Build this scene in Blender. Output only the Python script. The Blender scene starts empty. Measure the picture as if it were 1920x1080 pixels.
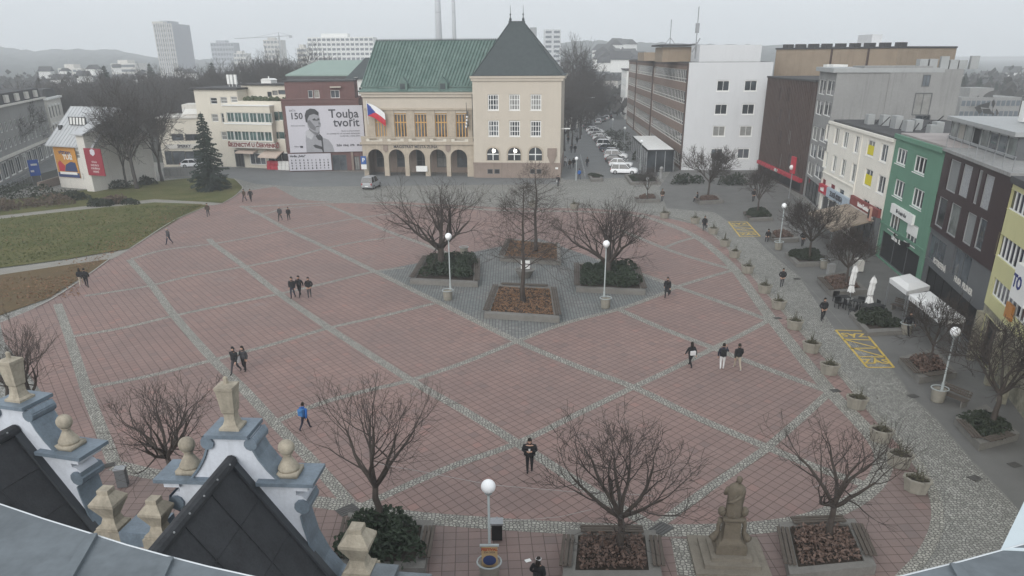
import bpy, bmesh, math, random
from math import sin, cos, pi, radians, hypot, atan2
from mathutils import Vector, Matrix
R = random.Random(7)
SC = bpy.context.scene
COL = SC.collection

# ------------------------------------------------------------------ camera, sky, sun, exposure
CAM_H, FPX, PITCH, ROLL, CY = 18.5, 1426.5, radians(22.77), radians(-0.34), 703.0
cd = bpy.data.cameras.new("camera"); cam = bpy.data.objects.new("camera", cd); COL.objects.link(cam)
cd.sensor_width = 36.0; cd.lens = 36.0 * FPX / 1920.0
cd.shift_y = (CY - 540.0) / 1920.0
cd.clip_start = 0.05; cd.clip_end = 9000
cam.location = (0, 0, CAM_H)
cam.matrix_world = Matrix.Translation((0, 0, CAM_H)) @ Matrix.Rotation(pi/2 - PITCH, 4, 'X') @ Matrix.Rotation(ROLL, 4, 'Z')
SC.camera = cam
SUN_EL, SUN_AZ = radians(27), radians(205)          # south-west, behind a closed cloud deck
w = bpy.data.worlds.new("World"); SC.world = w; w.use_nodes = True
nt = w.node_tree; bg = nt.nodes["Background"]
sky = nt.nodes.new("ShaderNodeTexSky"); sky.sky_type = 'NISHITA'; sky.sun_disc = False
sky.sun_elevation = SUN_EL; sky.sun_rotation = SUN_AZ; sky.air_density = 1.0; sky.dust_density = 3.0
hs = nt.nodes.new("ShaderNodeHueSaturation"); hs.inputs['Saturation'].default_value = 0.16
mixc = nt.nodes.new("ShaderNodeMix"); mixc.data_type = 'RGBA'; mixc.inputs[0].default_value = 0.8
mixc.inputs[7].default_value = (5.9, 6.25, 6.6, 1)   # the even grey of a closed cloud deck
nt.links.new(sky.outputs[0], hs.inputs['Color']); nt.links.new(hs.outputs[0], mixc.inputs[6])
cn = nt.nodes.new("ShaderNodeTexNoise"); cn.inputs['Scale'].default_value = 2.2; cn.inputs['Detail'].default_value = 6; cn.inputs['Roughness'].default_value = .6
cm = nt.nodes.new("ShaderNodeMapping"); cm.inputs['Scale'].default_value = (1, 1, 3.5); tc = nt.nodes.new("ShaderNodeTexCoord")
nt.links.new(tc.outputs['Generated'], cm.inputs[0]); nt.links.new(cm.outputs[0], cn.inputs[0])
cr_ = nt.nodes.new("ShaderNodeMapRange"); cr_.inputs[1].default_value = .3; cr_.inputs[2].default_value = .7; cr_.inputs[3].default_value = .90; cr_.inputs[4].default_value = 1.08
nt.links.new(cn.outputs[0], cr_.inputs[0]); vm = nt.nodes.new("ShaderNodeVectorMath"); vm.operation = 'SCALE'
nt.links.new(mixc.outputs[2], vm.inputs[0]); nt.links.new(cr_.outputs[0], vm.inputs['Scale']); nt.links.new(vm.outputs[0], bg.inputs[0]); bg.inputs[1].default_value = 0.15
sd = bpy.data.lights.new("sun", 'SUN'); sd.energy = 1.5; sd.angle = radians(40); sd.color = (1, 0.97, 0.93)
so = bpy.data.objects.new("sun", sd); COL.objects.link(so)
so.rotation_euler = (pi/2 - SUN_EL, 0, pi - SUN_AZ)
SC.view_settings.view_transform = 'Standard'; SC.view_settings.look = 'None'
SC.view_settings.exposure = 0.24; SC.view_settings.gamma = 1.0
cy = SC.cycles
cy.max_bounces = 5; cy.diffuse_bounces = 3; cy.glossy_bounces = 2; cy.volume_bounces = 3; cy.transparent_max_bounces = 8
cy.use_denoising = True
cy.sample_clamp_indirect = 4

# ------------------------------------------------------------------ photo pixel -> place (1920 x 1080)
def ray(px, py):
    x, u = (px - 960) / FPX, (CY - py) / FPX
    X = x*cos(ROLL) - u*sin(ROLL); up = x*sin(ROLL) + u*cos(ROLL)
    return Vector((X, cos(PITCH) + up*sin(PITCH), -sin(PITCH) + up*cos(PITCH)))
def g(px, py, z=0.0):
    d = ray(px, py); t = (z - CAM_H) / d.z
    return Vector((d.x*t, d.y*t, z))
def at(px, py, Y):
    d = ray(px, py); t = Y / d.y
    return Vector((d.x*t, Y, CAM_H + d.z*t))
def hgt(bx, by, tx, ty, z=0.0):
    b = g(bx, by, z); d = ray(tx, ty); t = hypot(b.x, b.y) / hypot(d.x, d.y)
    return CAM_H + d.z*t - z

# ------------------------------------------------------------------ mesh builder
class MB:
    def __init__(s): s.v = []; s.f = []
    def add(s, vs, fs):
        o = len(s.v); s.v += [tuple(p) for p in vs]; s.f += [tuple(i+o for i in f) for f in fs]; return s
    def box(s, x0, y0, z0, x1, y1, z1):
        if x0 > x1: x0, x1 = x1, x0
        if y0 > y1: y0, y1 = y1, y0
        if z0 > z1: z0, z1 = z1, z0
        return s.add([(x0,y0,z0),(x1,y0,z0),(x1,y1,z0),(x0,y1,z0),(x0,y0,z1),(x1,y0,z1),(x1,y1,z1),(x0,y1,z1)],
              [(0,3,2,1),(4,5,6,7),(0,1,5,4),(1,2,6,5),(2,3,7,6),(3,0,4,7)])
    def poly(s, pts): return s.add(pts, [tuple(range(len(pts)))])
    def prism(s, pts, z0, z1, top=None):
        n = len(pts); top = top or pts
        return s.add([(p[0],p[1],z0) for p in pts] + [(p[0],p[1],z1) for p in top],
              [tuple(range(n-1,-1,-1)), tuple(range(n,2*n))] + [(i,(i+1)%n,n+(i+1)%n,n+i) for i in range(n)])
    def ext(s, prof, y0, y1):                     # profile in x,z swept along y
        n = len(prof)
        return s.add([(p[0],y0,p[1]) for p in prof] + [(p[0],y1,p[1]) for p in prof],
              [tuple(range(n)), tuple(range(2*n-1,n-1,-1))] + [(i,n+i,n+(i+1)%n,(i+1)%n) for i in range(n)])
    def tube(s, pts, rad, n=6, cap=True):
        pts = [Vector(p) for p in pts]; m = len(pts)
        if not hasattr(rad, '__len__'): rad = [rad]*m
        o = len(s.v); ref = None
        for i, p in enumerate(pts):
            d = (pts[min(i+1,m-1)] - pts[max(i-1,0)])
            if d.length < 1e-9: d = Vector((0,0,1))
            d.normalize()
            if ref is None: ref = d.orthogonal().normalized()
            ref = ref - d*ref.dot(d)
            if ref.length < 1e-6: ref = d.orthogonal()
            ref.normalize()
            b = d.cross(ref)
            for k in range(n):
                a = 2*pi*k/n; q = p + (ref*cos(a) + b*sin(a))*rad[i]
                s.v.append((q.x,q.y,q.z))
        for i in range(m-1):
            for k in range(n):
                s.f.append((o+i*n+k, o+i*n+(k+1)%n, o+(i+1)*n+(k+1)%n, o+(i+1)*n+k))
        if cap and n > 2:
            s.f.append(tuple(o+k for k in range(n-1,-1,-1))); s.f.append(tuple(o+(m-1)*n+k for k in range(n)))
        return s
    def lathe(s, prof, c=(0,0,0), n=16, sx=1.0, sy=1.0, rot=0.0):
        o = len(s.v); m = len(prof)
        for r, z in prof:
            for k in range(n):
                a = 2*pi*(k+rot)/n
                s.v.append((c[0]+r*cos(a)*sx, c[1]+r*sin(a)*sy, c[2]+z))
        for i in range(m-1):
            for k in range(n): s.f.append((o+i*n+k, o+i*n+(k+1)%n, o+(i+1)*n+(k+1)%n, o+(i+1)*n+k))
        s.f.append(tuple(o+k for k in range(n-1,-1,-1))); s.f.append(tuple(o+(m-1)*n+k for k in range(n)))
        return s
    def ball(s, c, r, n=14, m=9, sz=1.0):
        return s.lathe([(max(r*sin(pi*i/m),0.001), -r*sz*cos(pi*i/m)) for i in range(m+1)], c, n)
    def bar(s, a, b, w, h=None):                  # square bar between two points
        a, b = Vector(a), Vector(b); d = (b-a).normalized(); h = h or w
        u = d.cross(Vector((0,0,1)))
        if u.length < 1e-4: u = Vector((1,0,0))
        u.normalize(); v = u.cross(d)
        q = []
        for p in (a, b):
            for i, j in ((-1,-1),(1,-1),(1,1),(-1,1)): q.append(p + u*(w/2*i) + v*(h/2*j))
        return s.add(q, [(0,1,2,3),(7,6,5,4),(0,4,5,1),(1,5,6,2),(2,6,7,3),(3,7,4,0)])
    def xf(s, M, start=0):
        for i in range(start, len(s.v)): s.v[i] = tuple(M @ Vector(s.v[i]))
        return s
    def mesh(s, name, mats, smooth=False, midx=None):
        me = bpy.data.meshes.new(name); me.from_pydata(s.v, [], s.f)
        for m in (mats if isinstance(mats, (list, tuple)) else [mats]): me.materials.append(m)
        if midx: me.polygons.foreach_set('material_index', midx)
        if smooth: me.polygons.foreach_set('use_smooth', [True]*len(me.polygons))
        me.update(); return me

def link(name, me, parent=None, loc=(0,0,0), rz=0.0):
    o = bpy.data.objects.new(name, me); COL.objects.link(o)
    if parent is not None: o.parent = parent
    o.location = loc; o.rotation_euler = (0, 0, rz); return o
def part(name, mb, mat, parent, smooth=False, label=None, loc=(0,0,0), rz=0.0, kind=None):
    o = link(name, mb if isinstance(mb, bpy.types.Mesh) else mb.mesh(name, mat, smooth), parent, loc, rz)
    if label: o['label'] = label
    if kind: o['kind'] = kind
    return o
def tag(o, label, cat, group=None, kind=None):
    o['label'] = label; o['category'] = cat
    if group: o['group'] = group
    if kind: o['kind'] = kind
    return o
def thing(name, label, cat, loc=(0,0,0), rz=0.0, group=None):
    o = link(name, None, None, loc, rz); o.empty_display_size = 0.3
    return tag(o, label, cat, group)
def solo(name, mb, mat, label, cat, loc=(0,0,0), rz=0.0, group=None, smooth=False):
    return tag(part(name, mb, mat, None, smooth, None, loc, rz), label, cat, group)
def psplit(name, mb, mat, parent, smooth=False):
    """each loose piece of the builder becomes a part of its own"""
    n = len(mb.v); par = list(range(n))
    def fd(i):
        while par[i] != i: par[i] = par[par[i]]; i = par[i]
        return i
    for f in mb.f:
        for i in f[1:]: par[fd(i)] = fd(f[0])
    gr = {}
    for f in mb.f: gr.setdefault(fd(f[0]), []).append(f)
    for fs in gr.values():
        ids = sorted({i for f in fs for i in f}); mp = {i: k for k, i in enumerate(ids)}; m2 = MB(); m2.add([mb.v[i] for i in ids], [tuple(mp[i] for i in f) for f in fs]); part(name, m2, mat, parent, smooth)
def struct(name, mb, mat, kind='structure', smooth=False):
    o = part(name, mb, mat, None, smooth); o['kind'] = kind; return o
def dup(root, loc, rz, label=None, group=None, scale=None):
    r = root.copy(); COL.objects.link(r); r.location = loc; r.rotation_euler = (0,0,rz)
    if label: r['label'] = label
    if group: r['group'] = group
    if scale: r.scale = (scale,)*3 if not hasattr(scale,'__len__') else scale
    for ch in root.children:
        c = ch.copy(); COL.objects.link(c); c.parent = r
        for gc in ch.children:
            d = gc.copy(); COL.objects.link(d); d.parent = c
    return r
def text_mb(txt, size, depth=0.0, align='CENTER', shear=0.0, bold=0.0):
    cu = bpy.data.curves.new('lettering', 'FONT'); cu.body = txt; cu.size = size; cu.extrude = depth; cu.align_x = align; cu.align_y = 'CENTER'
    cu.shear = shear; cu.offset = bold; cu.resolution_u = 2
    o = bpy.data.objects.new('lettering', cu); COL.objects.link(o)
    dg = bpy.context.evaluated_depsgraph_get(); me = bpy.data.meshes.new_from_object(o.evaluated_get(dg))
    mb = MB(); mb.add([v.co[:] for v in me.vertices], [tuple(p.vertices) for p in me.polygons])
    bpy.data.objects.remove(o); bpy.data.curves.remove(cu); bpy.data.meshes.remove(me)
    return mb
STAND = Matrix.Rotation(pi/2, 4, 'X')             # lettering lying flat -> standing, facing -y
def letters(name, txt, size, mat, parent, x, y, z, depth=0.01, align='CENTER', rz=0.0, bold=0.0):
    mb = text_mb(txt, size, depth, align, bold=bold).xf(STAND)
    return part(name, mb, mat, parent, loc=(x, y, z), rz=rz)

# ------------------------------------------------------------------ materials
class NT:
    def __init__(s, name):
        s.m = bpy.data.materials.new(name); s.m.use_nodes = True; s.t = s.m.node_tree
        s.b = s.t.nodes['Principled BSDF']
    def n(s, typ, ins=None, **kw):
        nd = s.t.nodes.new('ShaderNode' + typ)
        for k, v in kw.items(): setattr(nd, k, v)
        for k, v in (ins or {}).items(): s.set(nd, k, v)
        return nd
    def set(s, nd, k, v):
        if isinstance(v, bpy.types.NodeSocket): s.t.links.new(v, nd.inputs[k])
        elif isinstance(v, bpy.types.Node): s.t.links.new(v.outputs[0], nd.inputs[k])
        else: nd.inputs[k].default_value = v
    def math(s, op, a, b=0.0, c=0.0, clamp=False):
        nd = s.n('Math', {0: a, 1: b, 2: c}, operation=op); nd.use_clamp = clamp; return nd
    def mix(s, f, a, b, bt='MIX'):
        nd = s.n('Mix', data_type='RGBA', blend_type=bt); s.set(nd, 0, f)
        s.set(nd, 6, c4(a) if isinstance(a, tuple) else a); s.set(nd, 7, c4(b) if isinstance(b, tuple) else b)
        return nd.outputs[2]
    def noise(s, vec, scale, detail=3, rough=.6):
        return s.n('TexNoise', {'Vector': vec, 'Scale': scale, 'Detail': detail, 'Roughness': rough}).outputs[0]
    def ramp(s, f, lo, hi):
        return s.n('MapRange', {0: f, 1: lo, 2: hi, 3: 0.0, 4: 1.0}).outputs[0]
    def out(s, col, rough=.85, bump=None, bs=.3, bd=.02, metal=0.0, spec=.3):
        s.set(s.b, 'Base Color', c4(col) if isinstance(col, tuple) else col); s.set(s.b, 'Roughness', rough)
        s.b.inputs['Metallic'].default_value = metal; s.b.inputs['Specular IOR Level'].default_value = spec
        if bump is not None:
            bn = s.n('Bump', {'Height': bump, 'Strength': bs, 'Distance': bd}); s.t.links.new(bn.outputs[0], s.b.inputs['Normal'])
        return s.m
def c4(c): return (c[0], c[1], c[2], 1.0)
def sc(c, k): return (c[0]*k, c[1]*k, c[2]*k)
def mat(name, col, rough=.8, var=.12, scale=1.2, fine=14.0, bump=.15, metal=0.0, spec=.3, streak=0.0):
    t = NT(name); co = t.n('NewGeometry').outputs['Position']
    a = t.noise(co, scale, 4); b = t.noise(co, fine, 2)
    f = t.math('ADD', t.math('MULTIPLY', a, .65), t.math('MULTIPLY', b, .35))
    f = t.ramp(f.outputs[0], .3, .7)
    c = t.mix(f, sc(col, 1-var), sc(col, 1+var))
    if streak:
        st = t.n('VectorMath', {0: co, 1: (3.0, 3.0, .16)}, operation='MULTIPLY').outputs[0]
        sn = t.ramp(t.noise(st, 1.0, 4), .52, .75)
        c = t.mix(t.math('MULTIPLY', sn, streak).outputs[0], c, sc(col, .45))
    return t.out(c, rough, b if bump else None, bump, .01, metal, spec)
def glass(name, col=(.03,.035,.04), rough=.08):
    t = NT(name); co = t.n('NewGeometry').outputs['Position']
    f = t.ramp(t.noise(co, .5, 3), .35, .7)
    return t.out(t.mix(f, sc(col, .6), sc(col, 1.9)), rough, spec=.5)
def glow(name, col, s):
    t = NT(name); t.set(t.b, 'Base Color', c4(col)); t.set(t.b, 'Emission Color', c4(col)); t.b.inputs['Emission Strength'].default_value = s; return t.m
def tiles(name, col, ax, ay, su, sv, joint=.035, var=.085, jd=.48, patch=.27):
    """square slabs on two given ground axes"""
    t = NT(name); co = t.n('NewGeometry').outputs['Position']
    u = t.math('DIVIDE', t.n('VectorMath', {0: co, 1: (ax[0], ax[1], 0)}, operation='DOT_PRODUCT').outputs['Value'], su)
    v = t.math('DIVIDE', t.n('VectorMath', {0: co, 1: (ay[0], ay[1], 0)}, operation='DOT_PRODUCT').outputs['Value'], sv)
    def jm(q, s):
        fr = t.math('FRACT', q); d = t.math('ABSOLUTE', t.math('SUBTRACT', fr, .5)); return t.math('GREATER_THAN', d, .5 - joint/s/2)
    j = t.math('MAXIMUM', jm(u, su), jm(v, sv))
    cell = t.n('CombineXYZ', {0: t.math('FLOOR', u), 1: t.math('FLOOR', v)})
    rnd = t.n('TexWhiteNoise', {'Vector': cell.outputs[0]}).outputs[0]
    big = t.ramp(t.noise(co, .16, 5, .65), .32, .68); fine = t.noise(co, 9, 3)
    c = t.mix(rnd, sc(col, 1-var), sc(col, 1+var))
    c = t.mix(t.math('GREATER_THAN', rnd, .975), c, (col[0]*1.16, col[1]*1.04, col[2]*1.02))
    c = t.mix(t.math('LESS_THAN', rnd, .03), c, (col[0]*.80, col[1]*.85, col[2]*.88))
    area = t.n('TexVoronoi', {'Vector': t.n('CombineXYZ', {0: t.math('DIVIDE', u, 9.0), 1: t.math('DIVIDE', v, 11.0)}).outputs[0], 'Scale': 1.0, 'Randomness': .9})
    c = t.mix(t.math('MULTIPLY', t.n('SeparateColor', {0: area.outputs['Color']}).outputs[0], .30).outputs[0], c, (col[0]*.78, col[1]*.95, col[2]*1.0))
    c = t.mix(t.math('MULTIPLY', big, patch*2).outputs[0], c, (col[0]*.62, col[1]*.72, col[2]*.78))
    pale = t.ramp(t.noise(co, .55, 5, .7), .56, .74); c = t.mix(t.math('MULTIPLY', pale, .30).outputs[0], c, (col[0]*1.25, col[1]*1.45, col[2]*1.5))
    spot = t.n('TexVoronoi', {'Vector': co, 'Scale': 1.7}); sp = t.math('LESS_THAN', spot.outputs['Distance'], .075); c = t.mix(t.math('MULTIPLY', sp, .5).outputs[0], c, sc(col, .35))
    c = t.mix(t.math('MULTIPLY', t.ramp(fine, .45, .8), .25).outputs[0], c, sc(col, .6))
    wet = t.ramp(t.noise(co, .26, 5, .72), .57, .68)
    c = t.mix(t.math('MULTIPLY', wet, .50).outputs[0], c, sc(col, .55))
    c = t.mix(t.math('MULTIPLY', j, jd*1.6, clamp=True).outputs[0], c, sc(col, .28))
    rg = t.math('SUBTRACT', .78, t.math('MULTIPLY', wet, .3)).outputs[0]
    return t.out(c, rg, t.math('SUBTRACT', 1.0, j).outputs[0], .35, .01)
def cobble(name, col, dark, scale, var=.35, patch=.25):
    t = NT(name); co = t.n('NewGeometry').outputs['Position']
    flat = t.n('VectorMath', {0: co, 1: (1, 1, 0)}, operation='MULTIPLY').outputs[0]
    v = t.n('TexVoronoi', {'Vector': flat, 'Scale': scale, 'Randomness': .75}, voronoi_dimensions='2D')
    e = t.n('TexVoronoi', {'Vector': flat, 'Scale': scale, 'Randomness': .75}, voronoi_dimensions='2D', feature='DISTANCE_TO_EDGE')
    rnd = t.n('SeparateColor', {0: v.outputs['Color']}).outputs[0]
    c = t.mix(rnd, sc(col, 1-var), sc(col, 1+var))
    big = t.ramp(t.noise(co, .22, 5, .65), .35, .7)
    c = t.mix(t.math('MULTIPLY', big, patch*2).outputs[0], c, sc(col, .62))
    j = t.ramp(e.outputs[0], .04, .20)
    c = t.mix(j, dark, c)
    return t.out(c, .75, j, .5, .012)
def turf(name, a, b, d, scale=.25):
    t = NT(name); co = t.n('NewGeometry').outputs['Position']
    f = t.ramp(t.noise(co, scale, 6, .7), .38, .62); h = t.noise(co, 6, 4, .8); k = t.noise(co, 30, 2, .9)
    c = t.mix(f, a, b); c = t.mix(t.ramp(h, .42, .75), c, d); c = t.mix(t.ramp(k, .4, .75), c, sc(a, .45))
    return t.out(c, .95, h, .8, .05, spec=.1)
# ------------------------------------------------------------------ ground, paving, lawns
ZG = [0.0]
def sheet(name, px, z, m, kind='structure', world=False):
    pts = [(p[0], p[1], z) if world else tuple(g(p[0], p[1], 0))[:2] + (z,) for p in px]
    mb = MB().poly(pts); o = struct(name, mb, m, kind); return o
def ribbon(mb, px, wid, z, closed=False):
    P = [Vector((*g(*p)[:2], 0)) for p in px]
    if len(P) > 2:                                  # smooth the digitised line
        Q = []
        for i in range(len(P)-1):
            a, b, c, d = P[max(i-1,0)], P[i], P[i+1], P[min(i+2,len(P)-1)]
            for k in range(5):
                t = k/5; Q.append(.5*((2*b)+(c-a)*t+(2*a-5*b+4*c-d)*t*t+(3*b-a-3*c+d)*t**3))
        Q.append(P[-1]); P = Q
    L = []
    for i, p in enumerate(P):
        d = (P[min(i+1,len(P)-1)] - P[max(i-1,0)]).normalized(); nrm = Vector((-d.y, d.x, 0))
        L.append((p + nrm*wid/2, p - nrm*wid/2))
    o = len(mb.v)
    for a, b in L: mb.v += [(a.x,a.y,z),(b.x,b.y,z)]
    for i in range(len(L)-1): mb.f.append((o+2*i, o+2*i+1, o+2*i+3, o+2*i+2))

def axis(p, q):
    d = (g(*q) - g(*p)); d.z = 0; d.normalize(); return (d.x, d.y)
AXV = axis((459,500),(1227,990)); AXU = axis((514,792),(1378,507))
def perp(a): return (-a[1], a[0])
RED = (.262, .172, .150)
m_red = tiles('red_slabs', RED, perp(AXV), perp(AXU), .50, .50, .042)
m_red2 = tiles('red_slabs_square', (.225,.158,.140), (.998,.05), (-.05,.998), .52, .52, .036)
m_cob = cobble('street_cobbles', (.29,.285,.26), (.085,.083,.075), 6.5)
m_cob2 = cobble('pale_cobbles', (.315,.305,.27), (.08,.076,.068), 6.2, .3, .12)
m_isl = tiles('island_setts', (.20,.198,.188), (1,0), (0,1), .24, .24, .05, .25, .5)
m_asp = mat('asphalt', (.135,.133,.127), .85, .18, .5, 25, .3)
m_asp2 = mat('street_asphalt', (.15,.155,.155), .85, .14, .35, 20, .2)
m_grav = mat('path_gravel', (.235,.225,.20), .9, .15, .8, 20, .3)
m_turf = turf('lawn_turf', (.095,.108,.036), (.175,.155,.070), (.068,.080,.030))
m_bare = turf('dead_leaf_ground', (.14,.10,.055), (.10,.085,.05), (.19,.125,.065))
m_kerb = mat('kerb_stone', (.30,.29,.265), .85, .15, 1, 12, .3)
m_far = turf('far_ground_cover', (.075,.08,.07), (.10,.095,.085), (.05,.055,.05), .05)

struct('ground', MB().poly([(-3500,-300,-.03),(3500,-300,-.03),(3500,4500,-.03),(-3500,4500,-.03)]), m_far)
struct('square_paving', MB().poly([(-75,5,-.012),(62,5,-.012),(60,150,-.012),(30,270,-.012),(12,270,-.012),(2,136,-.012),(-75,152,-.012)]), m_cob)
# smooth promenade along the right row of houses, and the grey apron near the white gable
sheet('promenade', [(1960,1010),(1898,943),(1824,865),(1750,780),(1709,743),(1672,692),(1600,640),(1566,618),(1500,520),(1440,470),(1400,430),(1366,415),(1340,398),(1250,390),(1236,352),
  (1260,318),(1430,318),(1520,392),(1640,478),(1722,548),(1830,662),(1960,830)], -.006, m_asp)
sheet('street', [(1058,337),(1012,300),(1040,262),(1070,200),(1150,180),(1178,190),(1195,262),(1212,300),(1240,330)], -.004, m_asp2)
sheet('plaza_paving', [(8,640),(0,605),(60,580),(100,560),(150,527),(200,490),(262,455),(330,412),(395,384),(430,366),(465,358),(515,350),(560,374),(640,380),(740,378),(850,384),(950,390),(1100,390),(1190,397),(1248,408),(1300,420),
  (1335,440),(1362,462),(1392,494),(1420,530),(1452,566),(1490,610),(1528,652),(1566,692),(1612,748),(1665,808),(1705,852),(1738,905),(1752,950),(1753,985),(1738,1025),(1705,1070),(1660,1120),
  (1200,1150),(600,1140),(300,1000),(200,900)], .000, m_red)
sheet('near_paving', [(216,873),(330,893),(420,915),(520,930),(640,945),(760,968),(900,980),(1060,992),(1240,997),(1400,994),(1520,980),(1600,950),(1640,925),(1672,880),(1700,850),(1738,905),(1752,950),(1753,985),(1738,1025),
  (1705,1070),(1660,1130),(900,1240),(300,1180),(60,1080),(0,980),(0,900),(90,880)], .004, m_red2)
isl = [(703,509),(742,528),(814,565),(880,598),(970,642),(1060,606),(1160,580),(1239,552),(1269,538),(1205,514),(1120,486),(1010,447),(900,470),(800,490)]
sheet('island_paving', isl, .004, m_isl)

bands = MB()
BL = {  # the pale cobble bands of the paving pattern
 'v': [[(392,448),(404,460),(459,500),(524,551),(617,615),(770,713),(870,770),(970,831),(1103,917),(1227,990)],
       [(452,386),(488,402),(540,431),(613,465),(703,509),(830,571),(970,640),(1080,686),(1188,726),(1300,780),(1439,839),(1540,880),(1640,915)],
       [(613,384),(672,409),(728,434),(800,460),(860,484)],[(1160,580),(1240,615),(1338,653),(1440,692),(1556,735)],
       [(1120,486),(1206,515),(1269,538),(1350,566),(1440,600)],[(1160,430),(1244,465),(1310,487),(1380,507)],[(1200,402),(1250,421),(1300,440)],
       [(243,487),(285,535),(327,592),(400,675),(455,728),(514,792),(590,870),(666,956)],
       [(108,570),(130,632),(161,728),(188,800),(216,873)]],
 'u': [[(459,388),(488,402),(540,390),(613,384)],[(246,486),(307,469),(400,457),(470,445),(540,431),(605,420),(672,409),(740,400)],
       [(159,555),(220,546),(285,535),(360,517),(459,500),(540,484),(613,465),(680,452),(740,445)],
       [(130,632),(230,615),(327,592),(430,570),(524,551),(615,530),(703,509),(760,502)],
       [(161,728),(280,705),(400,675),(510,646),(617,615),(720,592),(814,569)],
       [(514,792),(599,757),(690,732),(770,713),(870,680),(970,640),(1060,606),(1160,580),(1239,552),(1269,538),(1320,522),(1380,505)],
       [(666,956),(760,912),(860,870),(970,831),(1080,778),(1188,726),(1265,690),(1338,653),(1390,628),(1446,598)],
       [(1227,990),(1320,922),(1414,857),(1439,839),(1500,786),(1556,735)],
       [(1244,465),(1275,453),(1305,445)]]}
for k, L in BL.items():
    for i, l in enumerate(L): ribbon(bands, l, .64 if k == 'v' else .50, .008 if k == 'v' else .011)
struct('cobble_band', bands, m_cob2)
rim = MB()
ribbon(rim, [(216,873),(270,886),(330,896),(420,915),(520,930),(640,948),(760,968),(900,980),(1060,990),(1240,995),(1400,991),(1510,976),(1585,948),(1632,915),(1652,885),(1656,855),(1640,825),(1605,785),(1560,738),(1505,672),(1448,600),
   (1415,556),(1380,508),(1345,474),(1305,444),(1250,419),(1190,404),(1100,397),(950,395),(850,389),(740,384),(660,380),(600,381),(540,384),(459,388)], .9, .015)
ribbon(rim, [(1690,1085),(1728,1045),(1750,1005),(1758,965),(1750,925),(1730,885),(1700,842),(1655,795),(1608,738),(1560,680),(1522,640),(1486,600),(1448,557),(1416,520),(1388,488),(1360,458),(1330,434),(1296,416),(1250,403)], .5, .019)
ribbon(rim, [(1290,1080),(1282,1040),(1276,1010)], .8, .012)
struct('rim_band', rim, m_cob2)
gut = MB()
ribbon(gut, [(1898,943),(1824,865),(1750,780),(1709,743),(1672,692),(1600,630),(1500,520),(1430,452)], .09, .006)
struct('gutter', gut, mat('gutter_stone', (.17,.168,.155), .9, .2, 1, 12, .2))

sheet('lawn', [(-160,520),(0,503),(130,486),(240,467),(300,432),(340,408),(392,386),(374,383),(290,380),(140,395),(60,404),(-160,430)], .05, m_turf)
sheet('upper_lawn', [(-100,418),(0,405),(150,388),(290,374),(380,379),(418,381),(440,368),(455,352),(440,336),(400,330),(300,340),(200,352),(110,362),(40,372),(-100,385)], .05, m_turf)
sheet('bare_bed', [(-120,528),(0,516),(120,498),(208,486),(152,522),(90,560),(0,592),(-120,620)], .04, m_bare)
sheet('path', [(-160,524),(0,505),(130,488),(245,467),(222,480),(208,487),(120,500),(0,518),(-120,532)], .02, m_grav)
sheet('upper_path', [(-160,432),(60,405),(140,396),(290,381),(374,384),(400,385),(418,382),(380,378),(290,373),(150,387),(0,404),(-160,420)], .022, m_grav)
ke = MB()
ribbon(ke, [(60,580),(100,560),(150,527),(205,487)], .14, .065); ribbon(ke, [(245,467),(262,455),(330,412),(392,386)], .14, .065); ribbon(ke, [(418,381),(440,368),(455,352),(440,336)], .14, .065)
struct('kerb', ke, m_kerb)
sheet('side_road', [(-60,380),(0,352),(60,330),(105,318),(130,300),(150,285),(110,280),(70,305),(0,335),(-60,352)], .0, m_asp2)
sheet('forecourt', [(300,318),(330,335),(440,334),(480,345),(560,350),(1050,345),(1048,332),(680,323),(540,320),(420,312)], -.008, m_asp2)

# yellow loading bays lettered at both ends
m_yel = mat('road_yellow', (.50,.36,.085), .8, .22, 2, 18, .1)
def bay(c, label):
    C = [Vector((*g(*p)[:2], 0)) for p in c]         # far-left, far-right, near-right, near-left
    mb = MB(); W = (C[1]-C[0]).length; Lh = (C[3]-C[0]).length
    def P(u, v): return C[0].lerp(C[1], u).lerp(C[3].lerp(C[2], u), v)
    def ln(a, b, w=.16):
        a, b = P(*a), P(*b); d = (b-a).normalized(); n = Vector((-d.y, d.x, 0))*w/2
        mb.poly([tuple(q + Vector((0,0,.012))) for q in (a-n, b-n, b+n, a+n)])
    for a, b in (((0,0),(1,0)),((1,0),(1,1)),((1,1),(0,1)),((0,1),(0,0)),((0,.27),(1,.27)),((0,.74),(1,.74)),((0,.27),(1,.5)),((1,.5),(0,.52)),((0,.5),(1,.74))): ln(a, b)
    t = text_mb('ZÁS', .75*W/1.55, 0, bold=.02); 
    for v, fl in ((.86, 1), (.13, -1)):
        o = P(.5, v); u = (P(1,v)-P(0,v)).normalized(); q = (P(.5,v-.05)-P(.5,v)).normalized()
        mb.add([tuple(o + u*(p[0]*fl*1.0) + q*(p[1]*fl*1.15) + Vector((0,0,.012))) for p in t.v], t.f)
    o = struct('bay_marking', mb, m_yel); return o
bay([(1366,416),(1400,416),(1425,443),(1388,444)], '')
bay([(1567,619),(1620,621),(1676,689),(1626,689)], '')

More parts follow.
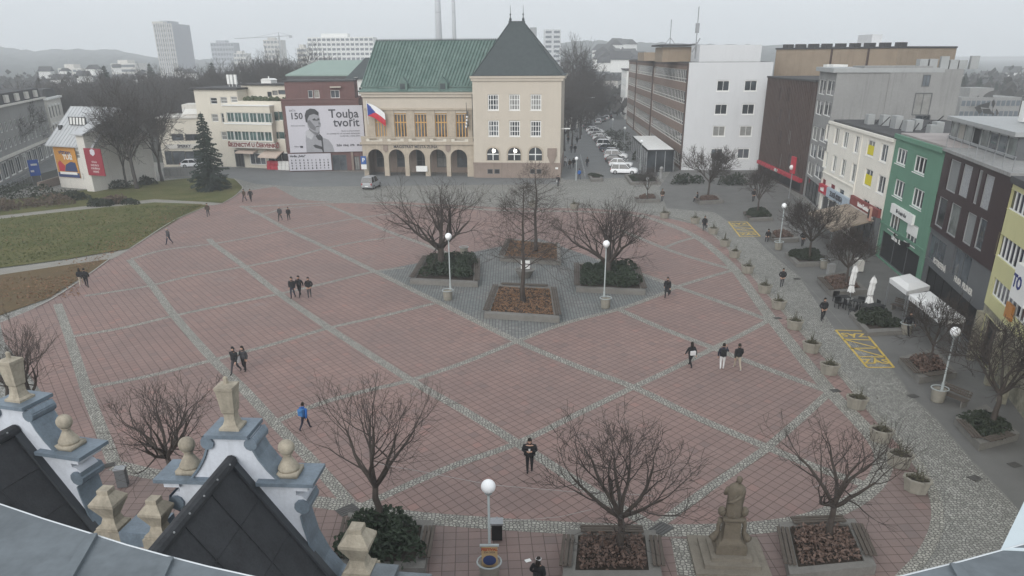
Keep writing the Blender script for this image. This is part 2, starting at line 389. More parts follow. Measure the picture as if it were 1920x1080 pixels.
# drain grates
m_iron = mat('cast_iron', (.085,.082,.078), .6, .2, 3, 20, .2)
gm = MB(); gm.box(-.45,-.35,0,.45,.35,.012)
for i in range(5): gm.box(-.4,-.31+i*.14,.012,.4,-.25+i*.14,.03)
gme = gm.mesh('drain_grate', m_iron)
for i, (px, py, a, lab) in enumerate([(652,957,.7,'slotted iron drain grate in the cobbles left of the near tree with dark shrubs'),(1240,992,.75,'slotted iron drain grate in the cobble rim by the near middle tree'),(205,873,.5,'slotted iron drain grate in the cobbles under the near left gable'),
      (1712,743,.3,'small square drain on the right promenade edge near the lamp with the bench'),(1566,733,.2,'small drain plate on the cobble rim where two bands meet at right'),(1902,872,.3,'dark drain grate on the asphalt right of the nearest right tree bed'),
      (1828,897,.4,'round-worn drain cover on the fan cobbles near the lower right'),(1494,523,.2,'drain plate on the promenade beside the walker in dark coat'),(1458,597,.3,'drain plate on the plaza rim beside the row of planters')]):
    o = link('drain_grate', gme, None, (*g(px,py)[:2], .02), a); o.scale = (1,1,1) if i < 2 else (.62,.62,1); tag(o, lab, 'drain grate', 'drain grates in the paving')
# ------------------------------------------------------------------ buildings
m_cream = mat('cream_render', (.60,.56,.48), .9, .05, .6, 8, .1, streak=.12)
m_beige = mat('beige_render', (.50,.45,.38), .9, .05, .5, 8, .1, streak=.10)
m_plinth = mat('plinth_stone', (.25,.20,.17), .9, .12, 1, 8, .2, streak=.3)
m_sand = mat('sandstone', (.40,.345,.275), .9, .16, 1.2, 9, .25, streak=.35)
m_white = mat('white_paint', (.72,.72,.70), .7, .05, 1, 10, .05)
m_offw = mat('off_white_render', (.58,.56,.52), .9, .07, .5, 8, .1, streak=.2)
m_pale = mat('pale_grey_render', (.57,.58,.59), .9, .04, .3, 8, .08, streak=.12)
m_conc = mat('weathered_concrete', (.25,.25,.245), .9, .14, .25, 6, .2, streak=.5)
m_brown = mat('brown_cladding', (.075,.052,.045), .7, .15, .6, 10, .1)
m_brick = mat('brown_brick', (.20,.145,.12), .9, .15, 1.2, 14, .25, streak=.25)
m_tanb = mat('tan_brick', (.275,.22,.165), .9, .14, .6, 10, .2, streak=.3)
m_redb = mat('dark_red_render', (.15,.085,.08), .9, .10, .7, 10, .12, streak=.2)
m_green = mat('green_render', (.115,.235,.168), .9, .06, .5, 9, .1, streak=.12)
m_yelw = mat('pale_yellow_render', (.52,.50,.27), .9, .06, .5, 9, .1, streak=.15)
m_dkbr = mat('dark_brown_panel', (.035,.020,.022), .5, .15, 1, 12, .05)
m_grey = mat('mid_grey_panel', (.10,.105,.11), .6, .1, 1, 12, .05)
m_lgrey = mat('light_grey_metal', (.33,.34,.34), .5, .1, 1, 12, .05, metal=.2)
m_roofd = mat('dark_flat_roof', (.06,.06,.062), .9, .2, .5, 10, .2)
m_slate = mat('slate_roof', (.052,.064,.066), .75, .18, 1.5, 18, .3, streak=.2)
m_zinc = mat('pale_metal_roof', (.44,.45,.46), .5, .1, .6, 9, .05, metal=.1, streak=.15)
m_wood = mat('ochre_window_wood', (.50,.29,.095), .6, .12, 2, 14, .1)
m_dark = mat('dark_opening', (.018,.018,.02), .8, .2, 1, 8, 0)
m_red = mat('red_sign', (.42,.03,.05), .6, .08, 1, 8, 0)
m_black = mat('black_paint', (.012,.012,.013), .5, .2, 1, 8, 0)
m_ink = mat('print_ink', (.05,.05,.06), .7, .1, 2, 8, 0)
m_glass = glass('window_glass'); m_glassb = glass('blind_glass', (.13,.145,.14), .2); m_glassg = glass('green_glass', (.05,.085,.08), .12)
m_glass2 = glass('lighter_glass', (.065,.075,.085), .06); m_curt = mat('net_curtain', (.22,.22,.21), .8, .25, 1.5, 9, .1); m_curt2 = mat('pale_curtain', (.27,.26,.235), .8, .2, 1.5, 9, .1)  # second glass has a slightly lighter base colour, to vary the panes
m_steel = mat('galvanised_steel', (.30,.31,.32), .45, .12, 2, 14, .05, metal=.6)

def verdigris():
    t = NT('verdigris_copper'); co = t.n('NewGeometry').outputs['Position']
    f = t.ramp(t.noise(co, .5, 5, .65), .35, .68); st = t.n('VectorMath', {0: co, 1: (2.2, 2.2, .15)}, operation='MULTIPLY').outputs[0]
    s2 = t.ramp(t.noise(st, 1.3, 4), .4, .72)
    c = t.mix(f, (.085,.145,.128), (.150,.215,.19)); c = t.mix(t.math('MULTIPLY', s2, .6).outputs[0], c, (.055,.085,.078))
    return t.out(c, .7, t.noise(co, 12, 2), .1, .01)
m_copper = verdigris()

WIN = {}
class Bld:
    """A building: local x along its front (left to right seen from outside), y into the depth, z up."""
    def __init__(s, name, label, cat, A, B, group=None):
        A = Vector((*A[:2], 0)); B = Vector((*B[:2], 0)); s.q = random.Random(len(name)*7+len(label)); s.L = (B-A).length; s.a = atan2((B-A).y, (B-A).x)
        s.o = thing(name, label, cat, A, s.a, group); s.A = A; s.Mi = (Matrix.Translation(A) @ Matrix.Rotation(s.a, 4, 'Z')).inverted()
        s.cam = s.Mi @ Vector((0, 0, CAM_H))
    def P(s, px, py, y=0.0):
        d = s.Mi.to_3x3() @ ray(px, py); t = (y - s.cam.y)/d.y; q = s.cam + d*t; return q.x, q.z
    def S(s, px, py, x):
        d = s.Mi.to_3x3() @ ray(px, py); t = (x - s.cam.x)/d.x; q = s.cam + d*t; return q.y, q.z
    def Rz(s, x0y0, x1y1, y=0.0):
        a = s.P(*x0y0, y); b = s.P(*x1y1, y); return (min(a[0],b[0]), min(a[1],b[1]), max(a[0],b[0]), max(a[1],b[1]))
    def part(s, name, mb, m, smooth=False, label=None): return part(name, mb, m, s.o, smooth, label)
    def front(s, mb, x0, x1, z0, z1, holes=(), y=0.0, r=.22):
        xs = sorted({x0, x1} | {min(max(h[i],x0),x1) for h in holes for i in (0,2)}); zs = sorted({z0, z1} | {min(max(h[i],z0),z1) for h in holes for i in (1,3)})
        for i in range(len(xs)-1):
            for k in range(len(zs)-1):
                cx, cz = (xs[i]+xs[i+1])/2, (zs[k]+zs[k+1])/2
                if any(h[0] < cx < h[2] and h[1] < cz < h[3] for h in holes): continue
                mb.poly([(xs[i],y,zs[k]),(xs[i+1],y,zs[k]),(xs[i+1],y,zs[k+1]),(xs[i],y,zs[k+1])])
        for a, b, c, d in holes:
            mb.poly([(a,y,b),(a,y+r,b),(c,y+r,b),(c,y,b)]); mb.poly([(a,y,d),(c,y,d),(c,y+r,d),(a,y+r,d)])
            mb.poly([(a,y,b),(a,y,d),(a,y+r,d),(a,y+r,b)]); mb.poly([(c,y,b),(c,y+r,b),(c,y+r,d),(c,y,d)])
    def shell(s, x0, x1, D, z1, holes=(), z0=0.0, y=0.0, roof=True):
        mb = MB(); s.front(mb, x0, x1, z0, z1, holes, y)
        mb.poly([(x1,y,z0),(x1,y+D,z0),(x1,y+D,z1),(x1,y,z1)]); mb.poly([(x0,y+D,z0),(x0,y,z0),(x0,y,z1),(x0,y+D,z1)])
        mb.poly([(x1,y+D,z0),(x0,y+D,z0),(x0,y+D,z1),(x1,y+D,z1)])
        if roof: mb.poly([(x0,y,z1),(x1,y,z1),(x1,y+D,z1),(x0,y+D,z1)])
        return mb
    def win(s, r, nx=2, nz=1, fm=None, pm=None, y=0.0, deep=.14, fw=.09, mw=.06, sill=None, name='window', side=None, label=None, zc=None):
        """window in rect r: frame (part) with its panes (sub-part); side=x puts it on the right-hand wall"""
        fm = fm or m_white; pm = pm or m_glass
        if pm is m_glass: pm = s.q.choice((m_glass, m_glass, m_glass2, m_glass2, m_curt))
        if pm is m_glassb: pm = s.q.choice((m_glassb, m_glassb, m_glass2, m_curt2))
        x0, z0, x1, z1 = r; W, Hh = x1-x0, z1-z0
        key = (round(W,1), round(Hh,1), nx, nz, fm.name, pm.name, fw, mw, bool(sill), zc)
        if key not in WIN:
            mb = MB(); mb.box(0,-.03,0,fw,.07,Hh); mb.box(W-fw,-.03,0,W,.07,Hh); mb.box(fw,-.03,0,W-fw,.07,fw); mb.box(fw,-.03,Hh-fw,W-fw,.07,Hh)
            for i in range(1, nx): mb.box(W*i/nx-mw/2,-.02,fw,W*i/nx+mw/2,.06,Hh-fw)
            for k in ([zc] if zc else [k/nz for k in range(1, nz)]):
                for i in range(nx):
                    mb.box(W*i/nx+(fw if i==0 else mw/2),-.015,Hh*k-mw/2,W*(i+1)/nx-(fw if i==nx-1 else mw/2),.055,Hh*k+mw/2)
            if sill: mb.box(-.08,-.17,-.09,W+.08,-.035,-.01)
            WIN[key] = (mb.mesh(name, [fm]), MB().box(fw*.5,.03,fw*.5,W-fw*.5,.05,Hh-fw*.5).mesh('pane', [pm]))
        f, p = WIN[key]
        if side is None: o = link(name, f, s.o, (x0, y+deep, z0))
        else: o = link(name, f, s.o, (side-deep, x0, z0), pi/2)
        if label: o['label'] = label
        link('pane', p, o); return o
    def grid(s, cols, rows, **k):
        out = []
        for c in cols:
            for r in rows: out.append((c[0], r[0], c[1], r[1]))
        return out

# ---------------------------------------------------------------- town hall
T = Bld('town_hall', 'beige town hall with green copper roof and a steep slate tower roof', 'town hall', g(684,329.5), g(1050,332.5))
D_T = 16.0; xt = T.P(889,240)[0]; xe = T.L
zE = T.P(790,172,1.5)[1]; zt = T.P(970,140,-1)[1]
# hall, upper storey set back 1.5 m behind the arcade
cols5 = [(T.P(a,240,1.5)[0], T.P(b,240,1.5)[0]) for a, b in ((704,725),(740,763),(778,801),(816,839),(855,878))]
zr = (T.P(790,258,1.5)[1], T.P(790,212,1.5)[1])
holes = [(a, zr[0], b, zr[1]) for a, b in cols5]
xl = T.P(684,240,1.5)[0]
ztop = T.P(780,271)[1]
T.part('wall', T.shell(xl, xt, D_T-1.5, zE, holes, z0=ztop+.1, y=1.5), m_beige)
T.part('arcade_ceiling', MB().box(xl, .75, ztop-.05, xt-.01, 5.0, ztop+.09), m_sand)
mb = MB(); zb, zc = T.P(790,266,1.5)[1], T.P(790,203,1.5)[1]
ed = [xl+.4] + [v for c in cols5 for v in c] + [xt-.5]
for i in range(0, len(ed), 2): mb.box(ed[i], 1.36, zb, ed[i+1], 1.497, zc-.3)
mb.box(xl+.2, 1.18, zc-.296, xt-.3, 1.497, zc); mb.box(xl+.4, 1.30, zc-1.0, xt-.5, 1.355, zc-.9)
psplit('pilaster_facing', mb, m_sand, T.o)
for h in holes: T.win(h, 4, 1, m_wood, m_glass, y=1.5, fw=.14, mw=.17, zc=.62)
mb = MB()
mb.box(xl-.3, .9, zE-.35, xt-.003, 1.497, zE); mb.box(xl-.1, 1.15, zE-.8, xt-.003, 1.497, zE-.352)
T.part('cornice', mb, m_beige)
# copper roof: low skirt, then the steep slope with standing seams
zs = T.P(790,164,2.2)[1]; rl, zR = T.P(706,77,8.0); rr, _ = T.P(940,72,8.0)
mb = MB(); mb.box(xl-.45, .7, zE, xt-.003, 1.3, zE+.22); mb.poly([(xl-.3,1.3,zE+.22),(xt,1.3,zE+.22),(xt,2.0,zs),(xl-.1,2.0,zs)])
A0, B0, C0, D0 = (xl-.2,1.9,zs+.1),(xt+1.5,1.9,zs+.1),(rr,8,zR),(rl,8,zR)
mb.poly([A0,B0,C0,D0]); mb.poly([(xl-.2,14.4,zs),(xl-.2,1.9,zs+.1),(rl,8,zR)]); mb.poly([(xt+1.5,14.4,zs),(xl-.2,14.4,zs),(rl,8,zR),(rr,8,zR)])
mb.poly([(xl-.3,1.3,zE+.2),(xl-.1,2.0,zs),(xl-.1,14.4,zs),(xl-.3,14.4,zE+.2)])
roof = T.part('roof', mb, m_copper)
mb = MB(); n = 38
for i in range(n+1):
    u = i/n; p = Vector(A0).lerp(Vector(B0), u); q = Vector(D0).lerp(Vector(C0), u); mb.bar(p+Vector((0,-.04,.03)), q+Vector((0,-.04,.03)), .15, .26)
mb.box(xl-.3, 1.82, zs+.02, xt-.01, 1.97, zs+.24)
part('standing_seam', mb, m_copper, roof)
mb = MB(); mb.box(rl, 7.9, zR-.02, rr, 8.1, zR+.12)
for i in range(60):
    u = rl + (rr-rl)*i/60; mb.add([(u,7.98,zR+.12),(u+.22,7.98,zR+.12),(u+.11,8.0,zR+.42),(u,8.03,zR+.12),(u+.22,8.03,zR+.12)], [(0,1,2),(1,4,2),(4,3,2),(3,0,2)])
part('ridge_crest', mb, m_slate, roof)
for px in (756, 831):
    x, z = T.P(px,166,1.6); mb = MB(); mb.ext([(x-.75,zE+.25),(x+.75,zE+.25),(x+.75,zE+1.35),(x,zE+2.2),(x-.75,zE+1.35)], 1.2, 3.6)
    d = part('dormer', mb, m_copper, roof)
    T.part('dormer_louvre', MB().box(x-.4,1.16,zE+.4,x+.4,1.199,zE+1.25), m_slate)
# arcade with five arches and balcony
arcs = [(T.P(a,300)[0], T.P(b,300)[0]) for a, b in ((690,720),(729,759),(767,797),(806,837),(845,876))]
zsp = T.P(780,296)[1]; ztop = T.P(780,271)[1]; zpar = T.P(780,259)[1]
mb = MB(); x0, x1 = T.P(681,300)[0], T.P(889,300)[0]
ed = [x0] + [v for a in arcs for v in a] + [x1]
for i in range(0, len(ed), 2): mb.box(ed[i], 0, 0, ed[i+1], .7, zsp)
for a, b in arcs:
    c, r = (a+b)/2, (b-a)/2; n = 12
    for k in range(n):
        t0, t1 = pi - pi*k/n, pi - pi*(k+1)/n
        p, q = (c+r*cos(t0), zsp+r*sin(t0)), (c+r*cos(t1), zsp+r*sin(t1))
        for y in (0, .7): mb.poly([(p[0],y,p[1]),(q[0],y,q[1]),(q[0],y,ztop),(p[0],y,ztop)])
        mb.poly([(p[0],0,p[1]),(p[0],.7,p[1]),(q[0],.7,q[1]),(q[0],0,q[1])])
for i in range(0, len(ed), 2): mb.box(ed[i], 0, zsp, ed[i+1], .7, ztop)
mb.box(x0-.25, -.28, ztop, x1+.1, 1.497, ztop+.3)
T.part('arcade', mb, m_sand)
mb = MB()
for a, b in arcs:
    c, r = (a+b)/2, (b-a)/2+.16; n = 12
    for k in range(n):
        t0, t1 = pi - pi*k/n, pi - pi*(k+1)/n
        mb.poly([(c+(r-.16)*cos(t0),-.04,zsp+(r-.16)*sin(t0)),(c+(r-.16)*cos(t1),-.04,zsp+(r-.16)*sin(t1)),(c+r*cos(t1),-.04,zsp+r*sin(t1)),(c+r*cos(t0),-.04,zsp+r*sin(t0))])
        mb.poly([(c+r*cos(t0),-.04,zsp+r*sin(t0)),(c+r*cos(t1),-.04,zsp+r*sin(t1)),(c+r*cos(t1),.0,zsp+r*sin(t1)),(c+r*cos(t0),.0,zsp+r*sin(t0))])
psplit('arch_moulding', mb, m_sand, T.o)
mb = MB(); zp0 = ztop+.3
for i in range(6):
    x = x0 + (x1-x0-.9)*i/5; mb.box(x, -.22, zp0, x+.8, .12, zpar+.25)
mb.box(x0-.05, -.26, zpar+.002, x1, .16, zpar+.2)
mb.box(x0, -.15, zp0, x1, .06, zp0+.18)
T.part('balcony', mb, m_sand)
mb = MB()
for i in range(5):
    x = x0 + (x1-x0-.9)*(i+.5)/5 + .4
    for s in (-1, 1): mb.box(x+s*1.15-.32, -.19, zp0+.18, x+s*1.15+.32, .02, zp0+.62)
    mb.box(x-.85, -.17, zp0+.182, x+.85, 0, zp0+.34)
psplit('balcony_scroll', mb, m_cream, T.o)
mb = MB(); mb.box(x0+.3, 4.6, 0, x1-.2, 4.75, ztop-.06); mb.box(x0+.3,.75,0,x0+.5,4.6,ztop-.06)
T.part('arcade_back_wall', mb, m_plinth)  # dark plinth stone puts the shade inside the arches into the wall colour
for i, (a, b) in enumerate(arcs):
    c = (a+b)/2; rc = (c-1.05, .9 if i != 2 else .05, c+1.05, 4.0)
    T.win(rc, 2, 2, m_grey, m_glass, y=4.4, deep=.1, fw=.12, name='arcade_door' if i == 2 else 'arcade_window')
xs_, zs_ = T.P(792,316,-.02); mb = MB(); mb.box(xs_-1.0,-.3,zs_-.45,xs_+.9,-.24,zs_+.45); T.part('info_banner', mb, m_white)
x, z = T.P(779,275.5); letters('lettering', 'MAGISTRÁT MĚSTA ZLÍNA', .62, m_ink, T.o, x, -.02, z, .02, bold=.012)
for px in (723, 840):
    x, z = T.P(px,278.5); mb = MB().ext([(x-.4,z+.55),(x-.4,z-.25),(x,z-.65),(x+.4,z-.25),(x+.4,z+.55)], -.1, -.002); T.part('coat_of_arms', mb, m_plinth)
# tower
cw = [(T.P(a,240,-1)[0], T.P(b,240,-1)[0]) for a, b in ((915.5,935.5),(955,975),(994.5,1014.5))]
rw = [tuple(sorted((T.P(960,a,-1)[1], T.P(960,b,-1)[1]))) for a, b in ((177,207),(226,256))]
zpl = T.P(970,305,-1)[1]
ah = [(T.P(a,290,-1)[0], T.P(b,290,-1)[0]) for a, b in ((911,938),(950,979),(989,1019))]
hol = T.grid(cw, rw)
bh = [(T.P(a,322,-1.12)[0], T.P(a,326,-1.12)[1], T.P(b,322,-1.12)[0], T.P(a,317,-1.12)[1]) for a, b in ((914,924),(927,937),(994,1003),(1006,1015))]
T.part('tower_wall', T.shell(xt, xe, D_T+1, zt-.5, hol, y=-1), m_beige)
for h in hol: T.win(h, 4, 3, m_white, m_glass, y=-1, fw=.16, mw=.1, sill=True)
mb = MB(); T.front(mb, xt-.1, xe+.12, 0, zpl, bh, y=-1.12, r=.1); mb.poly([(xe+.12,-1.12,0),(xe+.12,D_T,0),(xe+.12,D_T,zpl),(xe+.12,-1.12,zpl)])
mb.poly([(xt-.1,-1.12,zpl),(xe+.12,-1.12,zpl),(xe+.12,D_T,zpl),(xt-.1,D_T,zpl)]); mb.box(xt-.16,-1.2,zpl-.28,xe+.2,-1.125,zpl+.02)
T.part('plinth', mb, m_plinth)
for h in bh: T.win(h, 1, 1, m_grey, m_dark, y=-1.12, deep=.05)
for i, (a, b) in enumerate(ah):
    c, r = (a+b)/2, (b-a)/2; z0, z1 = T.P(960,302,-1)[1], T.P(960,286,-1)[1]; mb = MB(); n = 14
    O = [(c-r,z0)] + [(c-r*cos(pi*k/n), z1+r*.82*sin(pi*k/n)) for k in range(n+1)] + [(c+r,z0)]
    I = [(c+(p[0]-c)*.82, z0+.1+(p[1]-z0)*.86) for p in O]
    for k in range(len(O)-1): mb.poly([(O[k][0],-1.09,O[k][1]),(I[k][0],-1.09,I[k][1]),(I[k+1][0],-1.09,I[k+1][1]),(O[k+1][0],-1.09,O[k+1][1])]); mb.poly([(O[k][0],-1,O[k][1]),(O[k][0],-1.09,O[k][1]),(O[k+1][0],-1.09,O[k+1][1]),(O[k+1][0],-1,O[k+1][1])])
    f = T.part('arched_window', mb, m_sand)
    part('pane', MB().poly([(p[0],-1.02,p[1]) for p in I]), m_glass, f)
    mb = MB(); mb.box(c-.07,-1.06,z0+.15,c+.07,-1.03,z1+r*.6); mb.box(c-r*.78,-1.06,z1-.35,c-.075,-1.03,z1-.2); mb.box(c+.075,-1.06,z1-.35,c+r*.78,-1.03,z1-.2)
    part('mullion', mb, m_white, f)
    if i < 2: part('lit_globe', MB().ball((c+.15,-1.05,z1+.25), .3, 10, 6), glow('warm_lamp', (1,.93,.8), 2.2), f)
x, z = T.P(1035,290,-1); mb = MB().ext([(x-.75,z+1.0),(x-.75,z-.2),(x-.35,z-1.2),(x,z-1.5),(x+.35,z-1.2),(x+.75,z-.2),(x+.75,z+1.0)], -1.2, -1.002); T.part('tower_crest', mb, m_plinth)
mb = MB(); mb.box(xt-.35,-1.4,zt-.5,xe+.5,D_T+.4,zt-.15); mb.box(xt-.2,-1.22,zt-.9,xe+.3,D_T+.2,zt-.503)
T.part('tower_cornice', mb, m_beige)
ax0, zA = T.P(957,41,6.5); ax1, _ = T.P(981,41,6.5)
lv = [(-1.5, zt-.15, 0.0), (-.2, zt+1.0, .09)]
E0 = [(xt-.4,-1.5,zt-.15),(xe+.6,-1.5,zt-.15),(xe+.6,D_T-1,zt-.15),(xt-.4,D_T-1,zt-.15)]
ap = [(ax0,6.3,zA),(ax1,6.3,zA),(ax1,6.7,zA),(ax0,6.7,zA)]
E1 = [tuple(Vector(p).lerp(Vector((a[0],a[1],zt+.55)), .085)) for p, a in zip(E0, ap)]
mb = MB()
for Q0, Q1 in ((E0,E1),(E1,ap)):
    for k in range(4): mb.poly([Q0[k],Q0[(k+1)%4],Q1[(k+1)%4],Q1[k]])
mb.poly(ap); tr = T.part('tower_roof', mb, m_slate)
mb = MB(); mb.box(ax0-.3,6.2,zA-.1,ax1+.3,6.8,zA+.1)
for k in range(4): mb.bar(Vector(E1[k]), Vector(ap[k]), .16)
part('hip_ridge', mb, m_slate, tr)
for x in (ax0, ax1): part('finial', MB().lathe([(.18,0),(.22,.3),(.08,.5),(.06,.8),(.14,1.0),(.04,1.15),(.02,2.3)], (x,6.5,zA+.1), 8), m_slate, tr)
mb = MB(); mb.tube([(xe+.1,-.6,zt-8.1),(xe+1.1,-.8,zt-8.0)], .05); mb.box(xe+.6,-1.0,zt-8.1,xe+1.5,-.65,zt-7.95); T.part('wall_lamp', mb, m_white)
mb = MB(); mb.tube([(xt-.35,1.1,zE-.3),(xt-.35,1.1,5.6)], .07, 6); T.part('rain_pipe', mb, m_slate)
mb = MB(); mb.box(xe-.75,-1.2,T.P(1046,317,-1)[1],xe-.3,-1.125,T.P(1046,317,-1)[1]+.3); T.part('notice_plate', mb, m_white)

# flags on the town hall front
fx, fz = T.P(690,192,0); fl = thing('national_flag', 'white red and blue flag with triangle blowing from the town hall corner', 'flag', T.o.matrix_world @ Vector((0,0,0)))
bpy.context.view_layer.update()
fo = T.o.matrix_world @ Vector((fx-.3, .2, fz)); fl.location = fo; fl.rotation_euler = (0,0,T.a)
W_, H_ = 3.0, 2.0
def cloth(f, nx=14, nz=8):
    """patch of the flag: f(u,v) -> True keeps the cell"""
    mb = MB(); 
    def q(u, v): return (u*W_*.96, .22*sin(u*7+v*2)*u, -.1 - H_*(1-v) + (-u*u*1.5 - u*.35)*.9*1.0)
    for i in range(nx):
        for k in range(nz):
            u, v = (i+.5)/nx, (k+.5)/nz
            if f(u, v): mb.poly([q(i/nx,k/nz), q((i+1)/nx,k/nz), q((i+1)/nx,(k+1)/nz), q(i/nx,(k+1)/nz)])
    return mb
m_fw = mat('flag_white', (.75,.75,.75), .9, .03); m_fr = mat('flag_red', (.50,.03,.05), .9, .05); m_fb = mat('flag_blue', (.03,.06,.26), .9, .05)
tri = lambda u, v: u < .5*(1-abs(2*v-1))
part('white_field', cloth(lambda u,v: v >= .5 and not tri(u,v), 30, 16), m_fw, fl); part('red_field', cloth(lambda u,v: v < .5 and not tri(u,v), 30, 16), m_fr, fl); part('blue_triangle', cloth(tri, 30, 16), m_fb, fl)
part('pole', MB().tube([(0,.05,-3.4),(0,-.02,.25)], .045, 6), m_white, fl)
x, z = T.P(876,215,1.0); f2 = thing('limp_flag', 'limp furled grey and white flag hanging beside the right hall window', 'flag', T.o.matrix_world @ Vector((x,.6,z)), T.a)
mb = MB()
for i in range(10): mb.lathe([(.16+.1*sin(i*2.1),0),(.2+.1*cos(i*1.7),.22)], (.14*sin(i*.9),0,-1.9+i*.25), 8)
part('cloth', mb, m_grey, f2, True); mb = MB()
for i in range(4): mb.lathe([(.13,0),(.17,.35)], (-.12+.1*i*.6,-.22,-2.0+i*.5), 6)
part('cloth_fold', mb, m_fw, f2, True); part('pole', MB().tube([(0,.05,-.2),(0,-.4,1.9)], .04, 6), m_slate, f2)

# ---------------------------------------------------------------- dark red house with the banner
B = Bld('red_house', 'dark red house behind a huge grey portrait banner, left of the town hall', 'building', g(543,322), g(682,319))
zt1 = B.P(610,186)[1]; zt2 = B.P(610,153,3)[1]
dr = [(B.P(623,300)[0],.02,B.P(650,300)[0],B.P(640,290)[1]),(B.P(664,300)[0],.02,B.P(674,300)[0],B.P(668,293)[1])]
B.part('wall', B.shell(0, B.L, 12, zt1, dr), m_redb)
for h in dr: B.win(h, 2, 1, m_grey, m_glass, name='shop_door', fw=.12)
pl = [(B.P(a,180,3)[0], B.P(a,184,3)[1], B.P(b,180,3)[0], B.P(a,169,3)[1]) for a, b in ((578,587),(589,599),(620,637))]
B.part('setback_storey', B.shell(0.3, B.P(664,160,3)[0], 8, zt2, pl, z0=zt1-.2, y=3), m_redb)
for h in pl: B.win(h, 2 if h[2]-h[0] > 1 else 1, 1, m_white, m_glassb, y=3)
mb = MB(); mb.box(-.15,-.25,zt1-.05,B.L+.1,.3,zt1+.15); mb.box(-.05,-.12,zt1-.6,B.L,-.003,zt1-.054); B.part('cornice', mb, m_redb)
mb = MB(); mb.box(.1,2.85,zt2,B.P(664,160,3)[0]+.1,11,zt2+.2); B.part('flat_roof', mb, m_roofd)
x, z = B.P(629,164,2.9); B.part('door_canopy', MB().box(x-.9,2.3,z,x+.9,2.99,z+.15), m_cream)
x0,z0,x1,z1 = B.Rz((545,286),(679,197)); 
bn = thing('portrait_banner', 'huge pale banner with a photo of a man in a coat, left of town hall', 'banner', B.o.location + Matrix.Rotation(B.a,3,'Z') @ Vector((x0,-.3,z0)), B.a)
W, Hh = x1-x0, z1-z0; m_ban = mat('banner_lilac', (.52,.51,.55), .7, .03, .4, 5, 0)
part('sheet', MB().box(0,0,0,W,.12,Hh), m_ban, bn)
gt = [mat('photo_tone', c, .8, .1, 1.5, 8, 0) for c in ((.05,.05,.055),(.16,.16,.17),(.30,.30,.32),(.44,.44,.46))]
def flat(name, pts, m, d, par=bn): part(name, MB().ext([(W*a, Hh*b) for a, b in pts], -d, -d+.006), m, par)
flat('photo_coat', [(.215,0),(.22,.28),(.235,.46),(.27,.49),(.34,.42),(.40,.40),(.44,.32),(.52,.27),(.57,.14),(.585,0)], gt[2], .02)
flat('photo_shadow', [(.31,.15),(.335,.10),(.42,.06),(.43,0),(.445,0),(.445,.33),(.41,.40),(.385,.36),(.39,.28),(.425,.25),(.425,.12),(.34,.17)], gt[0], .03)
flat('photo_neck', [(.275,.49),(.34,.40),(.37,.36),(.41,.41),(.41,.52),(.29,.6)], gt[1], .04)
flat('photo_collar', [(.225,.44),(.25,.47),(.275,.49),(.335,.38),(.30,.28),(.24,.33)], gt[3], .05)
flat('photo_tie', [(.355,.35),(.38,.39),(.40,.36),(.405,.26),(.385,.27)], gt[0], .06)
flat('photo_face', [(.262,.62),(.265,.55),(.29,.50),(.335,.45),(.385,.42),(.41,.46),(.415,.53),(.435,.57),(.428,.62),(.43,.72),(.42,.79),(.35,.85),(.28,.80),(.255,.70)], gt[2], .055)
flat('photo_cheek', [(.27,.60),(.30,.52),(.36,.46),(.37,.54),(.33,.63),(.30,.70),(.27,.68)], gt[1], .062)
flat('photo_hair', [(.245,.66),(.24,.80),(.265,.90),(.32,.945),(.38,.93),(.425,.86),(.42,.79),(.36,.83),(.30,.80),(.272,.72),(.265,.64)], gt[0], .07)
flat('photo_brow', [(.335,.715),(.37,.74),(.375,.71),(.40,.705),(.40,.735),(.428,.73),(.428,.70),(.40,.685),(.34,.69)], gt[0], .075)
flat('photo_mouth', [(.37,.545),(.42,.56),(.42,.575),(.375,.565)], gt[0], .075); flat('photo_nose', [(.405,.60),(.44,.605),(.43,.64),(.41,.66)], gt[1], .072)
def bt(t, sz, px, pz, al='LEFT', bold=.0, par=bn): letters('lettering', t, sz, m_ink, par, W*px, -.02, Hh*pz, .004, al, bold=bold)
bt('Touha', 1.95, .945, .82, 'RIGHT', .03); bt('tvořit', 1.95, .945, .63, 'RIGHT', .03); bt('150', 1.45, .045, .78, 'LEFT', .03); bt('BAŤA', .42, .045, .90)
bt('Baťovský rok 2026', .30, .05, .58); bt('Spolu si připomínáme', .36, .945, .455, 'RIGHT'); bt('sto padesát let od narození zakladatele', .36, .945, .40, 'RIGHT'); bt('moderního města Zlína', .36, .945, .345, 'RIGHT')
for i, t in enumerate(('ZLÍN', 'KRAJ', 'UTB', 'MUZEUM')): bt(t, .40, .62+.09*i, .14, bold=.02)
bt('Město Zlín', .3, .06, .13); mb = MB().box(W*.14,-.03,Hh*.10,W*.175,-.004,Hh*.145); part('emblem', mb, m_ink, bn)
x0,z0,x1,z1 = B.Rz((544,320),(620,287))
b2 = thing('photo_board', 'white board with rows of small dark figures below the big banner', 'banner', B.o.location + Matrix.Rotation(B.a,3,'Z') @ Vector((x0,-.28,z0)), B.a)
W2, H2 = x1-x0, z1-z0; part('sheet', MB().box(0,0,0,W2,.12,H2), m_ban, b2)
letters('lettering', 'Hrdla „Svitu"', .5, m_ink, b2, W2*.04, -.02, H2*.86, .004, 'LEFT', bold=.02)
rr_ = random.Random(3)
for r_ in range(4):
    mb = MB()
    for c_ in range(10):
        x, z = W2*(.07+.095*c_), H2*(.62-.16*r_); s = rr_.uniform(.7,1.1)
        mb.box(x-.10*s,-.02,z-.14*s,x+.10*s,-.004,z+.06*s); mb.box(x-.06*s,-.02,z+.07*s,x+.06*s,-.004,z+.17*s)
    psplit('picture', mb, gt[0], b2)
